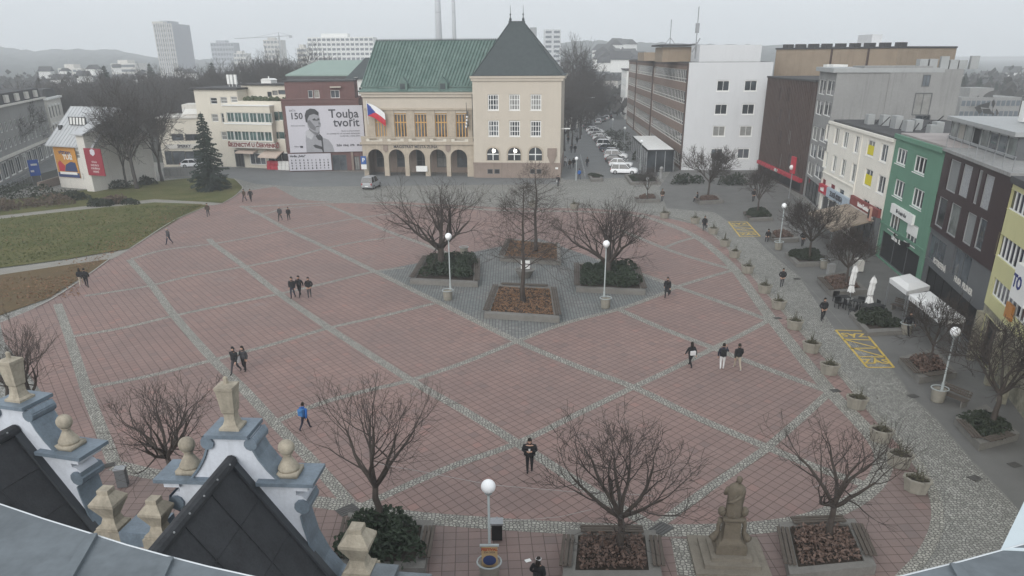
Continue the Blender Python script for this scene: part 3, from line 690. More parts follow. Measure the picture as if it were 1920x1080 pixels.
B.part('wall_foot', MB().box(B.P(659,300)[0],-.12,0,B.P(663,300)[0],-.003,zt1-5.5), m_plinth)
# blue parking sign by the arcade
p = g(684,331); sg = thing('parking_sign', 'blue and white parking sign on a post at the town hall arcade', 'sign', p)
part('post', MB().tube([(0,0,0),(0,0,3.3)], .035, 6), m_steel, sg); part('blue_plate', MB().box(-.45,-.07,2.0,.45,-.04,3.3), mat('sign_blue', (.03,.10,.30), .5, .05), sg); part('white_plate', MB().box(-.45,-.07,1.2,.45,-.04,1.97), m_white, sg)
letters('lettering', 'P', .9, m_white, sg, 0, -.075, 2.65, .003, bold=.02)
# ---------------------------------------------------------------- commercial block left of the red house
B = Bld('shop_block', 'cream shop block with two long window bands and a red lettered fascia', 'building', g(385,311), g(541,317))
X = lambda px, y=0: B.P(px, 240, y)[0]; Z = lambda py, px=470, y=0: B.P(px, py, y)[1]
ztm, ztr = Z(168,420), Z(190,520)
hl = [B.Rz((395,195),(406,183)), B.Rz((414,194),(425,182)), B.Rz((433,192),(444,181))]
hl2 = [B.Rz((398,228),(408,214)), B.Rz((416,230),(424,212)), B.Rz((416,262),(424,247))]
xa, xb, xc = X(424,-1), X(511,-1), B.L
B.part('wall', B.shell(0, X(453), 12, ztm, hl+hl2), m_cream)
hr = [B.Rz((514,227),(522,209)), B.Rz((523,226),(533,209)), B.Rz((514,261),(522,247)), B.Rz((523,261),(533,247))]
B.part('right_wall', B.shell(X(453), xc, 12, ztr, hr), m_cream)
for h in hl+hl2: B.win(h, 1, 2, m_white, m_glass)
for h in hr: B.win(h, 1, 1, m_white, m_glassg)
zb = [Z(294-14,470,-1.2), Z(267,470,-1.2)]
bay = [B.Rz((426,229),(509,212),-1.2), B.Rz((426,263),(509,248),-1.2)]
B.part('bay', B.shell(xa, xb, 1.198, Z(199,470,-1.2), bay, z0=Z(266,470,-1.2), y=-1.2), m_cream)
for h in bay:
    n = 6
    for i in range(n):
        w = (h[2]-h[0])/n; B.win((h[0]+i*w+.04, h[1], h[0]+(i+1)*w-.04, h[3]), 2, 1, m_white, m_glassg, y=-1.2, name='band_window')
mb = MB(); mb.box(xa-.1,-1.3,Z(233.5,470,-1.2),xb+.1,-1.2,Z(231,470,-1.2)); mb.box(xa-.1,-1.35,Z(199,470,-1.2),xb+.1,-.003,Z(197,470,-1.2)); B.part('string_course', mb, m_white)
ph = [B.Rz((502,182),(509,172),3), B.Rz((511,178),(520,170),3), B.Rz((522,177),(536,169),3), B.Rz((540,177),(556,169),3)]
B.part('penthouse', B.shell(X(462,3), X(566,3), 8, Z(160,520,3), ph, z0=ztr-.3, y=3), m_cream)
for h in ph: B.win(h, 1, 1, m_grey, m_glass, y=3)
mb = MB(); mb.box(X(462,3)-.3,2.6,Z(160,520,3),X(566,3)+.2,11,Z(160,520,3)+.25); mb.box(-.4,-.5,ztm,X(453)+.3,12,ztm+.3); B.part('flat_roof', mb, m_roofd)
mb = MB(); q = random.Random(5)
for i in range(60):
    x = q.uniform(X(462), X(535)); mb.ball((x, q.uniform(.3,1.6), ztr+q.uniform(.1,.5)), q.uniform(.2,.45), 6, 4)
B.part('roof_planting', mb, mat('roof_plants', (.07,.085,.05), .95, .4, 3, 12, .5))
mb = MB(); 
for i, px in enumerate((440,446,453)): 
    x = X(px,5); mb.box(x-.25,5,Z(158,447,5),x+.25,5.3,Z(140,447,5)); mb.tube([(x,5.15,ztm),(x,5.15,Z(142,447,5))], .06, 5)
psplit('antenna', mb, m_white, B.o)
mb = MB(); x = X(515,6); mb.box(x-1.0,5,Z(160,515,6),x+1.0,7,Z(150,515,6)); mb.ext([(x-1.1,Z(150,515,6)),(x+1.1,Z(150,515,6)),(x+.6,Z(147,515,6)),(x-.6,Z(147,515,6))], 4.9, 7.1); mb.tube([(x,6,Z(147,515,6)),(x,6,Z(143,515,6))], .1, 6); B.part('roof_lantern', mb, m_white)
m_fas = mat('fascia_red', (.17,.03,.03), .7, .1)
zf0, zf1 = Z(278,470,-1.4), Z(267,470,-1.4)
B.part('fascia', MB().box(X(430,-1.3), -1.3, zf0, X(512,-1.3), -.003, zf1), m_offw)
letters('lettering', 'ŘEZNICTVÍ U ČERVENKŮ', .92, m_fas, B.o, X(471,-1.3), -1.32, (zf0+zf1)/2, .02, bold=.035)
sh = [(X(434),.1,X(450),Z(282)),(X(462),.6,X(492),Z(287)),(X(496),.1,X(536),Z(284))]
for i, h in enumerate(sh): B.win(h, 3, 1, m_white if i else m_grey, m_dark if i != 1 else m_glassb, y=-.12, deep=0, fw=.12, name='shop_window')
def awning(b, px0, px1, y_out, zt, zb_, m, lab=None):
    x0, x1 = b.P(px0,285)[0], b.P(px1,285)[0]; mb = MB(); n = 4
    mb.add([(x0,-.1,zt),(x1,-.1,zt),(x1,-y_out,zb_),(x0,-y_out,zb_),(x0,-.1,zt-.05),(x1,-.1,zt-.05),(x1,-y_out,zb_-.25),(x0,-y_out,zb_-.25)], [(0,3,2,1),(3,7,6,2),(4,5,6,7),(0,4,7,3),(1,2,6,5)])
    return b.part('awning', mb, m, label=lab)
m_awn = mat('awning_cream', (.55,.45,.38), .9, .08)
awning(B, 451, 484, 1.6, Z(281), Z(286,470,-1.6), m_awn); awning(B, 498, 533, 2.6, Z(281), Z(294,515,-2.4), m_awn, 'long sloping cream and pink awning over the shop corner')
q = random.Random(8)
goods = thing('goods_rack', 'red and white crates of goods stacked under the shop awning', 'goods rack', B.o.matrix_world @ Vector((0,0,0)), B.a)
bpy.context.view_layer.update()
goods.location = B.o.matrix_world @ Vector((X(500),-.9,0))
for i in range(14):
    x = .3+i%7*.75; z = .0+(i//7)*.75; part('crate', MB().box(x-.34,-.3-.2*(1-i//7),z,x+.34,.3,z+.72), m_red if i%7<3 else m_white, goods)
# low wing farther left
B = Bld('low_shop_wing', 'low two storey shop wing with dark windows behind the spruce', 'building', g(308,313), g(384,311))
Z = lambda py, px=350, y=0: B.P(px, py, y)[1]; X = lambda px, y=0: B.P(px, 270, y)[0]
hs_ = [B.Rz((a,264),(b,251)) for a, b in ((323,343),(348,375))] + [B.Rz((a,309),(b,283)) for a, b in ((312,322),(325,346),(350,378))]
B.part('wall', B.shell(0, B.L, 10, Z(222), hs_), m_cream)
for h in hs_: B.win(h, 2, 1, m_grey, m_glass)
mb = MB(); mb.box(-.2,-.3,Z(222),B.L,10,Z(222)+.25); mb.box(X(310),-.2,Z(278),X(383),-.003,Z(270)); B.part('fascia_and_roof', mb, m_offw)
B.part('upper_storey', B.shell(X(352,3), B.L, 6, Z(196,360,3), (), z0=Z(222)+.2, y=3), m_offw)
B.part('parapet_sign', MB().box(X(352,2.9),2.85,Z(214,360,3),B.L-.3,2.99,Z(204,360,3)), m_white)
letters('lettering', 'ŠPERKY', .7, m_ink, B.o, X(345), -.22, (Z(278)+Z(270))/2, .02, bold=.02)

# ---------------------------------------------------------------- white house with banners by the lawn
B = Bld('banner_house', 'small white house with pale metal roof and two tall banners by the lawn', 'house', g(115,351), g(194,357))
B.o['label'] = 'small white house with pale metal roof and two tall banners by the lawn'
Z = lambda py, px=150, y=0: B.P(px, py, y)[1]; X = lambda px, y=0: B.P(px, 310, y)[0]
ze, zr_, Dh = Z(268,135), 11.4, 10.5; xb = X(171)
hh = [B.Rz((143,297),(148,283)), B.Rz((154,297),(162,283)), B.Rz((157,338),(164,326)), B.Rz((143,335),(148,320))]
B.part('wall', B.shell(0, B.L, Dh, ze, hh), m_offw)
for h in hh: B.win(h, 1, 2, m_white, m_glass)
mb = MB(); mb.add([(B.L,0,ze),(B.L,Dh,ze),(B.L,Dh/2,zr_),(0,0,ze),(0,Dh,ze),(0,Dh/2,zr_)], [(0,1,2),(3,5,4)]); B.part('gable_wall', mb, m_offw)
bz = Z(251,185,-1.6)
B.part('corner_bay', B.shell(xb, B.L+.05, 4, bz, (), y=-1.6), m_offw)
mb = MB(); e = .55
def slope(x0, x1, y0, z0, y1, z1, th=.16): mb.add([(x0,y0,z0),(x1,y0,z0),(x1,y1,z1),(x0,y1,z1),(x0,y0,z0-th),(x1,y0,z0-th),(x1,y1,z1-th),(x0,y1,z1-th)], [(0,1,2,3),(7,6,5,4),(0,4,5,1),(1,5,6,2),(2,6,7,3),(3,7,4,0)])
k = (zr_-ze)/(Dh/2)
slope(-e, B.L+e, -.7, ze-.7*k+.2, Dh/2, zr_+.2); slope(-e, B.L+e, Dh+.7, ze-.7*k+.2, Dh/2, zr_+.2)
slope(xb-.4, B.L+.5, -2.1, bz-.15, 2.6, bz+1.6)
rf = B.part('roof', mb, m_zinc)
mb = MB(); n = 14
for i in range(n+1):
    x = -e + (B.L+2*e)*i/n; mb.bar((x,-.7,ze-.7*k+.23),(x,Dh/2,zr_+.23), .05, .07)
part('roof_seam', mb, m_zinc, rf)
x, z = X(172,3), ze+3*k; part('roof_light', MB().ext([(x-1.9,z-.3),(x+1.7,z-.3),(x+1.7,z+.9),(x-1.9,z+.9)], 2.2, 2.3).xf(Matrix.Rotation(0,4,'X')), m_roofd, rf)
mb = MB()
for i in range(5): mb.ext([(x-1.7+.66*i,z-.2),(x-1.3+.66*i,z-.2),(x-1.1+.66*i,z+.8),(x-1.5+.66*i,z+.8)], 2.15, 2.195)
psplit('roof_light_pane', mb, m_white, rf)
x = X(131,2); part('chimney', MB().box(x-.25,1.6,ze+1.0,x+.25,2.1,ze+2.3), m_roofd, rf)
x0,z0,x1,z1 = B.Rz((113,331),(140,276)); bo = B.o.matrix_world
bpy.context.view_layer.update(); bo = B.o.matrix_world
b3 = thing('poster_banner', 'tall orange and navy poster banner on the white house front', 'banner', bo @ Vector((x0,-.15,z0)), B.a); W, Hh = x1-x0, z1-z0
m_or = mat('poster_orange', (.50,.24,.05), .7, .12, 1); m_nv = mat('poster_navy', (.03,.05,.14), .7, .1)
part('sheet', MB().box(0,0,0,W,.1,Hh), m_or, b3); part('navy_block', MB().box(.02,-.02,.02,W-.02,-.002,Hh*.16), m_nv, b3)
part('navy_figure', MB().ext([(W*.35,Hh*.2),(W*.95,Hh*.2),(W*.9,Hh*.5),(W*.7,Hh*.52),(W*.45,Hh*.42)], -.03,-.002), m_nv, b3); part('pale_strip', MB().box(W*.1,-.035,Hh*.1,W*.9,-.022,Hh*.18), m_white, b3)
part('red_figure', MB().ext([(W*.1,Hh*.2),(W*.33,Hh*.2),(W*.4,Hh*.38),(W*.2,Hh*.55),(W*.08,Hh*.45)], -.028,-.002), m_red, b3)
letters('lettering', 'TUŘ', 1.0, m_white, b3, W*.6, -.02, Hh*.66, .004, bold=.03); letters('lettering', 'VÝSTAVA', .6, m_nv, b3, W*.5, -.02, Hh*.8, .004, bold=.03)
x0,z0,x1,z1 = B.Rz((168,328),(189,279),-1.6)
b4 = thing('red_banner', 'tall dark red banner with a pale emblem on the house corner bay', 'banner', bo @ Vector((x0,-1.75,z0)), B.a); W, Hh = x1-x0, z1-z0
part('sheet', MB().box(0,0,0,W,.1,Hh), mat('banner_dark_red', (.24,.025,.04), .7, .08), b4); part('emblem', MB().ext([(W*.5-.45,Hh*.8),(W*.5,Hh*.72),(W*.5+.45,Hh*.8),(W*.5+.45,Hh*.93),(W*.5,Hh*.99),(W*.5-.45,Hh*.93)], -.02,-.002), m_ban, b4)
for i in range(4): letters('lettering', ('STÁLÁ','EXPOZICE','OTEVŘENO','DENNĚ')[i], .34, m_white, b4, W*.5, -.02, Hh*(.5-.12*i), .004)

# ---------------------------------------------------------------- grey apartment house at the far left
A_, B_ = g(0,347), g(105,291); dd = (B_-A_).normalized(); A_ = A_ - dd*16
B = Bld('apartment_house', 'grey apartment house with white shopfront and dark mansard roof at far left', 'house', A_, B_)
Z = lambda py, px=60, y=0: B.P(px, py, y)[1]; zt = Z(198,4)
cols = [B.L-2.5-3.1*i for i in range(17)]
hh = []
for x in cols:
    if x < 2: continue
    for z in [v for v in (4.6, 7.2, 9.8) if v+1.9 < zt]: hh.append((x-.75, z, x+.75, z+1.5))
sh = [(x-1.5, .3, x+1.5, 3.0) for x in [B.L-3.2-4.2*i for i in range(11)] if x > 2]
B.part('wall', B.shell(0, B.L, 11, zt, hh+sh), m_conc)
for h in hh: B.win(h, 2, 1, m_white, m_glass)
for h in sh: B.win(h, 2, 1, m_white, m_glass, name='shop_window', fw=.2)
mb = MB(); mb.box(-.2,-.3,3.3,B.L+.1,-.003,3.75); mb.box(-.2,-.5,zt-.2,B.L+.3,-.003,zt+.1); B.part('cornice', mb, m_offw)
mb = MB(); mb.ext([(0,zt),(B.L,zt),(B.L-1.2,zt+1.8),(0,zt+1.8)], .3, 10.7); rf = B.part('mansard_roof', mb, m_roofd)
for i in range(4):
    x = B.L-5-7*i; part('roof_dormer', MB().box(x-1,-.1,zt+.3,x+1,2,zt+1.5), m_offw, rf)
# pale decorated house behind it
B = Bld('decorated_house', 'tall pale old house with ornate front behind the grey apartments', 'house', B_ + dd*2.0, B_ + dd*16)
hh = [(1.6+3*i-.6, 3.5+3.6*k, 1.6+3*i+.6, 5.6+3.6*k) for i in range(4) for k in range(2)]
B.part('wall', B.shell(0, B.L, 11, 10.6, hh), m_offw)
for h in hh: B.win(h, 2, 2, m_grey, m_glass)
mb = MB(); mb.box(-.2,-.4,10.6,B.L+.2,11,11.0); B.part('cornice', mb, m_white)
for h in hh: B.part('window_hood', MB().box(h[0]-.2,-.2,h[3]+.1,h[2]+.2,-.003,h[3]+.4), m_white)
B.part('roof', MB().ext([(0,11.0),(B.L,11.0),(B.L-2,12.6),(2,12.6)], .5, 10.5), m_roofd)

# ---------------------------------------------------------------- long green-roofed hall behind the red house
p, q = at(552,168,190), at(700,168,186); p.z = q.z = 0
B = Bld('green_roof_hall', 'long cream hall with a pale green metal roof behind the red house', 'building', p, q)
z1, z2 = B.P(600,140,0)[1], B.P(600,113,6)[1]
hh = [(1.0+2.3*i, z1-4.5, 2.2+2.3*i, z1-1.5) for i in range(9)]
B.part('wall', B.shell(0, B.L, 14, z1, hh), m_cream)
for h in hh: B.win(h, 2, 2, m_grey, m_glass)
mb = MB(); mb.add([(-1.5,-.8,z1),(B.L,-.8,z1),(B.L,6,z2),(4.0,6,z2),(-1.5,14.8,z1),(B.L,14.8,z1),(-1.5,-.8,z1-.3),(B.L,-.8,z1-.3)], [(0,1,2,3),(3,2,5,4),(0,3,4),(0,6,7,1)]); B.part('roof', mb, mat('pale_green_metal', (.22,.29,.26), .6, .08, .5, 8, .05))
mb = MB(); mb.box(-1.2,-.75,z1-1.2,B.L,-.003,z1-.31); B.part('dark_fascia', mb, m_roofd)
B.part('gable_shed', MB().box(B.L*.55,-3,z1-4.8,B.L*.78,-.003,z1-2.2), m_cream)
# house with dark steep roof squeezed beside the town hall
p, q = at(660,200,165), at(690,200,164); p.z = q.z = 0
B = Bld('steep_roof_house', 'narrow white house with steep dark roof squeezed beside the town hall', 'house', p, q)
z1, z2 = B.P(670,148,0)[1], B.P(680,108,4)[1]
hh = [B.Rz((664,164),(669,157)), B.Rz((673,169),(677,164)), B.Rz((673,177),(677,172))]
B.part('wall', B.shell(0, B.L+6, 9, z1, hh), m_white)
for h in hh: B.win(h, 1, 2, m_grey, m_glass)
mb = MB(); mb.add([(-.8,-.6,z1),(B.L+6,-.6,z1),(B.L+6,4.5,z2),(1.6,4.5,z2),(B.L+6,9.6,z1),(-.8,9.6,z1)], [(0,1,2,3),(3,2,4,5),(0,3,5)]); B.part('roof', mb, m_slate)
B.part('satellite_dish', MB().lathe([(.1,0),(.45,.12),(.5,.14)], (B.L*.5,-.9,z1+.2), 10), m_white)

# ================================================================ right-hand side
# modernist office: long brick street front, white gable towards the square
A_, B_ = g(1174,232), g(1277,319)
B = Bld('office_block', 'long brick office block with window bands and a white end wall', 'office building', A_, B_)
Dg = 13.4; Lx = B.L; zt = B.S(1300,117,Lx)[1]
S = lambda px, py: B.S(px, py, Lx)
secs = [(0, B.P(1190,200)[0]), (B.P(1190,200)[0]+.5, B.P(1221,200)[0]), (B.P(1221,200)[0]+.5, Lx-.6)]
rows = [(zt-1.15-3.42*i-2.05, zt-1.15-3.42*i) for i in range(5)]
holes = [(s[0]+.25, r[0], s[1]-.2, r[1]) for s in secs for r in rows]
B.part('brick_wall', B.shell(0, Lx-.4, Dg, zt-.15, holes), m_brick)
for h in holes: B.win(h, max(4, int((h[2]-h[0])/1.7)), 2, m_offw, m_glass2, fw=.10, mw=.08, zc=.28, name='ribbon_window')
mb = MB()
for s in secs: mb.box(s[1]+.05, -.22, 0, s[1]+.45, -.003, zt-.2)
mb.box(0,-.18,zt-.5,Lx-.4,-.004,zt-.15); psplit('pilaster', mb, m_brown, B.o)
mb = MB(); q0 = S(1284,116); 
gx = [(S(1344,161)[0], S(1368,161)[0]), (S(1395,166)[0], S(1419,166)[0])]
gz = [S(1356,y)[1] for y in (161,205,246,288)]
wy = []
for a, b in gx:
    for z in gz: wy.append((min(a,b), z-.85, max(a,b), z+.85))
tmp = MB(); B.front(tmp, 0, Dg+.3, 0, zt, wy, 0, .25); tmp.xf(Matrix.Translation((Lx,0,0)) @ Matrix.Rotation(pi/2,4,'Z')); mb.add(tmp.v, tmp.f)
mb.poly([(Lx-.4,0,0),(Lx,0,0),(Lx,0,zt),(Lx-.4,0,zt)]); mb.poly([(Lx-.4,Dg+.3,zt),(Lx-.4,0,zt),(Lx,0,zt),(Lx,Dg+.3,zt)]); mb.poly([(Lx,Dg+.3,0),(Lx-6,Dg+.3,0),(Lx-6,Dg+.3,zt),(Lx,Dg+.3,zt)])
B.part('white_end_wall', mb, m_pale)
for h in wy: B.win((h[0],h[1],h[2],h[3]), 2, 1, m_white, m_glass, side=Lx, deep=.12, fw=.13, sill=True)
mb = MB(); mb.ext([(0,zt-.15),(Lx-.41,zt-.15),(Lx-.41,zt+.05),(0,zt+.05)], .1, Dg); B.part('flat_roof', mb, m_roofd)
# white lift block set back on the roof, and the tan brick penthouses
def back(name, px0, px1, ytop, x, mtl, dep, z0=None):
    a, b = B.S(px0, ytop, x), B.S(px1, ytop, x); return B.part(name, MB().box(x-dep, min(a[0],b[0]), z0 or zt, x, max(a[0],b[0]), (a[1]+b[1])/2), mtl)
back('white_roof_block', 1313, 1429, 84, Lx-2, m_pale, 8)
back('penthouse', 1243, 1302, 88, Lx-12, m_tanb, 10); back('penthouse_roof', 1238, 1306, 83, Lx-11, m_roofd, 12, zt+2.6)
back('stair_house', 1208, 1246, 98, Lx-40, m_tanb, 12)
mb = MB(); y, z = B.S(1303,110,Lx-5); mb.tube([(Lx-5,y,z),(Lx-5,y,z+8)], .08, 5); mb.bar((Lx-5,y-.6,z+1),(Lx-5,y+.6,z+3.2), .2); mb.box(Lx-5.2,y-.3,z+4,Lx-4.8,y+.3,z+5.5)
y, z = B.S(1256,84,Lx-16); mb.tube([(Lx-16,y,z),(Lx-16,y,z+4.2)], .07, 5); mb.bar((Lx-16,y-1,z),(Lx-16,y,z+1.2), .08); mb.bar((Lx-16,y+1,z),(Lx-16,y,z+1.2), .08); psplit('roof_mast', mb, m_steel, B.o)
OFF = B
# cafe pavilion against the brick front
pA, pB = g(1196,285), g(1212,322)
c0, c1 = at(1197,251,OFF.o.location.y), None
Cp = [g(1200,292), g(1211,323), g(1262,322), g(1236,290)]
zc0 = hgt(1211,323,1216,282); zc1 = hgt(1262,322,1263,281)
cp = thing('cafe_pavilion', 'dark glazed cafe pavilion with white panelled roof against the brick office', 'pavilion', (Cp[1].x, Cp[1].y, 0))
F0 = Vector((Cp[1].x,Cp[1].y,0)); ux = (Cp[2]-Cp[1]); ux.z = 0; Wp = ux.length; ux.normalize(); far = OFF.P(1197,250)[0]
al = Vector((cos(OFF.a), sin(OFF.a), 0)); Lp = 24.0; uy = -al
def PW(a, b, z): v = ux*a + uy*b; return (v.x, v.y, z)
mb = MB(); hz = 3.4
mb.add([PW(0,0,hz),PW(Wp,0,hz),PW(Wp,Lp,hz),PW(0,Lp,hz),PW(0,0,hz+.25),PW(Wp,0,hz+.25),PW(Wp,Lp,hz+.25),PW(0,Lp,hz+.25)], [(3,2,1,0),(0,1,5,4),(1,2,6,5),(2,3,7,6),(3,0,4,7)]); part('roof_frame', mb, m_black, cp)
mb = MB()
for i in range(4): a, b = Lp*i/4+.12, Lp*(i+1)/4-.12; mb.add([PW(.15,a,hz+.26),PW(Wp-.15,a,hz+.26),PW(Wp-.15,b,hz+.26),PW(.15,b,hz+.26),PW(.15,a,hz+.3),PW(Wp-.15,a,hz+.3),PW(Wp-.15,b,hz+.3),PW(.15,b,hz+.3)], [(4,5,6,7),(0,1,5,4),(1,2,6,5),(2,3,7,6),(3,0,4,7)])
psplit('roof_panel', mb, m_white, cp)
mb = MB(); mb.add([PW(.1,.1,0),PW(Wp-.1,.1,0),PW(Wp-.1,Lp,0),PW(.1,Lp,0),PW(.1,.1,hz),PW(Wp-.1,.1,hz),PW(Wp-.1,Lp,hz),PW(.1,Lp,hz)], [(0,1,5,4),(1,2,6,5),(3,0,4,7)]); part('glazing', mb, m_glass, cp)
mb = MB()
for i in range(9): mb.bar(PW(0,Lp*i/8,0), PW(0,Lp*i/8,hz), .14)
for i in range(1,4): mb.bar(PW(Wp*i/3,0,0), PW(Wp*i/3,0,hz), .12)
mb.bar(PW(0,0,1.0), PW(0,Lp,1.0), .1); psplit('post', mb, m_steel, cp)

# brown clad building
B = Bld('brown_clad_building', 'dark brown ribbed metal building between white end wall and grey block', 'building', g(1420,323), g(1503,365))
zt = B.P(1465,146)[1]
hh = [B.Rz((a,y+26),(b,y)) for a, b in ((1458,1466),(1474,1484)) for y in (164,204,245,288)]
zs_ = B.P(1470,330)[1]
B.part('wall', B.shell(0, B.L, 13, zt, hh+[(1.5,.1,B.L-1,zs_)]), m_brown)
for h in hh: B.win(h, 1, 1, m_brown, m_glass)
B.win((1.5,.1,B.L-1,zs_), 5, 1, m_black, m_dark, name='shop_window')
mb = MB()
n = 30
for i in range(n): 
    x = .2 + (B.L-.4)*i/n; mb.box(x-.07,-.12,zs_+.6,x+.07,-.003,zt-.1)
B.part('rib', mb, m_brown)
mb = MB(); mb.box(-.1,-.2,zt-.12,B.L+.1,13,zt+.12); B.part('flat_roof', mb, m_roofd)
x0, z0 = B.P(1438,312); x1, z1 = B.P(1500,350)
mb = MB(); mb.box(.6,-.5,zs_+.25,B.L-.4,-.003,zs_+.75); fa = B.part('fascia', mb, m_red)
x, z = B.P(1476,322,-1); s = thing('red_blade_sign', 'red blade sign on a pole under the brown building fascia', 'sign', g(1479,372))
part('pole', MB().tube([(0,0,0),(0,0,3.4)], .07, 6), m_steel, s); part('plate', MB().box(-.12,-.7,3.4,.12,.7,5.6), m_red, s); part('emblem', MB().ball((-.15,0,4.2),.35,8,5), m_white, s)
letters('lettering', 'OBUV', .6, m_white, B.o, B.L*.5, -.53, zs_+.5, .02, bold=.03)
mb = MB(); mb.box(B.L-7,3,zt+.12,B.L-5.4,5,zt+2); mb.box(B.L-4.8,3,zt+.12,B.L-3.2,5,zt+2); psplit('air_unit', mb, m_white, B.o); ac = B.o
mb = MB(); 
for x in (B.L-6.2,B.L-4.0): mb.lathe([(.5,0),(.5,.06)], (0,0,0), 12).xf(Matrix.Translation((x,2.95,zt+1.1)) @ Matrix.Rotation(pi/2,4,'X'), len(mb.v)-24)
psplit('fan', mb, m_black, ac)
# tan brick block behind
p, q = at(1449,150,140), at(1674,150,120); p.z = q.z = 0
B2 = Bld('tan_brick_block', 'long tan brick block rising behind the grey concrete building', 'building', p, q)
z0 = B2.P(1430,85)[1]; z1 = B2.P(1672,100)[1]
B2.part('wall', B2.shell(0, B2.L, 14, (z0+z1)/2, ()), m_tanb)
mb = MB(); mb.box(-.1,-.15,(z0+z1)/2,B2.L+.1,14,(z0+z1)/2+.25)
B2.part('coping', mb, m_roofd); mb = MB()
for i in range(9): x = B2.L*(.04+.115*i); mb.box(x-.5,1,(z0+z1)/2+.25,x+.5,2.5,(z0+z1)/2+.8)
psplit('roof_vent', mb, m_roofd, B2.o); mb = MB()
for x in (.5, .79): mb.box(B2.L*x-.12,-.2,0,B2.L*x+.12,-.003,(z0+z1)/2)
psplit('rain_pipe', mb, m_brown, B2.o)
# weathered concrete building with blank side wall
A_, B_ = g(1505,366), g(1532,392)
B = Bld('concrete_building', 'weathered grey concrete building with a long blank side wall', 'building', A_, B_)
zt = B.P(1528,132)[1]; Lx = B.L
hh = []
for y in (146,184,234,268,306): hh.append((.5, B.P(1522,y+27)[1], Lx*.45, B.P(1522,y)[1])); hh.append((Lx*.5, B.P(1530,y+27)[1], Lx-.5, B.P(1530,y)[1]))
B.part('wall', B.shell(0, Lx, B.S(1798,166,Lx)[0]-.05, zt, hh+[(1,.1,Lx-1,2.8)]), m_conc)
for h in hh: B.win(h, 2, 1, m_white, m_glass)
B.win((1,.1,Lx-1,2.8), 4, 1, m_black, m_glass, name='shop_window')
mb = MB(); mb.box(-.3,-.5,zt,Lx+.15,12,zt+.5); B.part('roof_edge', mb, m_lgrey)
mb = MB(); a = B.S(1570,150,Lx); b = B.S(1740,178,Lx); mb.box(Lx-6,3,zt,Lx-.05,b[0],zt+.7); B.part('parapet', mb, m_conc)
a = B.S(1672,120,Lx); b = B.S(1800,165,Lx)
mb = MB(); mb.box(Lx-14, a[0], 0, Lx+.12, b[0], a[1]-.6); B.part('rear_block', mb, m_conc)
w1, w2 = B.S(1716,176,Lx), B.S(1740,250,Lx)
for (pa, pb) in (((1716,174),(1740,216)),((1716,216),(1740,240)),((1731,140),(1741,162))):
    u, v = B.S(*pa, Lx), B.S(*pb, Lx); B.win((min(u[0],v[0]), min(u[1],v[1]), max(u[0],v[0]), max(u[1],v[1])), 2, 1, m_grey, m_glass, side=Lx+.14, deep=-.02)
mb = MB(); q = random.Random(4); u = B.S(1720,118,Lx-3)
for i in range(6): mb.box(Lx-3+q.uniform(-1,1), u[0]+i*1.1, a[1]-.6, Lx-2+q.uniform(0,.6), u[0]+i*1.1+.9, a[1]+q.uniform(.2,1.0))
psplit('roof_plant', mb, m_lgrey, B.o)
CONC = B
# ---------------------------------------------------------------- cream house (two sections), green, dark brown, yellow
B = Bld('cream_house', 'cream four storey house with red shop fascias and yellow posters in two windows', 'house', g(1532,399), g(1639,477))
CR = B; Lx = B.L; za, zb = B.P(1545,224)[1], B.P(1660,258)[1]; xs = B.P(1606,330)[0]
m_cream2 = mat('ivory_render', (.70,.675,.61), .9, .06, .6, 8, .1, streak=.15)
h1 = [B.Rz(*r) for r in (((1547,262),(1556,235)),((1563,269),(1574,241)),((1579,276),(1591,248)),((1600,286),(1611,256)),((1543,312),(1552,285)),((1559,321),(1569,293)),((1575,329),(1586,300)),((1594,340),(1607,309)))]
h2 = [B.Rz(*r) for r in (((1624,291),(1640,265)),((1649,302),(1665,272)),((1619,347),(1636,320)),((1643,360),(1660,332)),((1614,403),(1629,377)),((1636,418),(1652,391)))]
h3 = [B.Rz(*r) for r in (((1537,364),(1548,337)),((1553,373),(1565,347)),((1569,384),(1582,357)),((1588,397),(1602,370)))]
h1, h2, h3 = [[(a-.22,b,c+.22,d) for a,b,c,d in hh] for hh in (h1,h2,h3)]
sh = [(.8,.1,xs-.6,2.6),(xs+.5,.1,Lx-.6,2.6)]
B.part('wall', B.shell(0, Lx, 13, (za+zb)/2, h1+h2+h3+sh), m_cream2)
for h in h1: B.win(h, 2, 1, m_white, m_glassb, sill=True, fw=.1)
for i, h in enumerate(h2):
    o = B.win(h, 2, 1, m_white, m_glass, sill=True, fw=.1)
    if i in (0, 2):
        part('yellow_poster', MB().box(.12,-.045,.15,h[2]-h[0]-.12,-.034,(h[3]-h[1])*.68), mat('poster_yellow_%d' % i, (.60,.52,.02), .7, .05), o)
        o['label'] = 'window with a yellow poster in its lower half'
for i, h in enumerate(h3):
    o = B.win(h, 1, 1, m_white, m_glass if i > 1 else mat('poster_red_%d' % i, (.20,.02,.03), .7, .1), fw=.08)
    if i < 2: letters('lettering', ('SUSHI','BISTRO')[i], .4, m_white, o, (h[2]-h[0])/2, 0.02, (h[3]-h[1])*.5, .01)
for i, h in enumerate(sh): B.win(h, 4, 1, m_black if i else m_white, m_glass, name='shop_window', fw=.12)
mb = MB(); H_ = (za+zb)/2; mb.box(-.1,-.22,H_-.2,Lx,.0,H_+.1); mb.box(xs-.06,-.1,3.6,xs+.06,-.003,H_-.3); mb.box(.1,-.12,B.P(1560,330)[1]-.1,xs-.2,-.003,B.P(1560,330)[1]+.05); B.part('cornice', mb, m_cream2)
B.part('roof', MB().box(0.1,.3,H_,Lx-.1,12.9,H_+.25), m_roofd)
mb = MB(); mb.box(.3,-.35,2.75,3.6,-.003,3.75); B.part('red_fascia', mb, m_red)
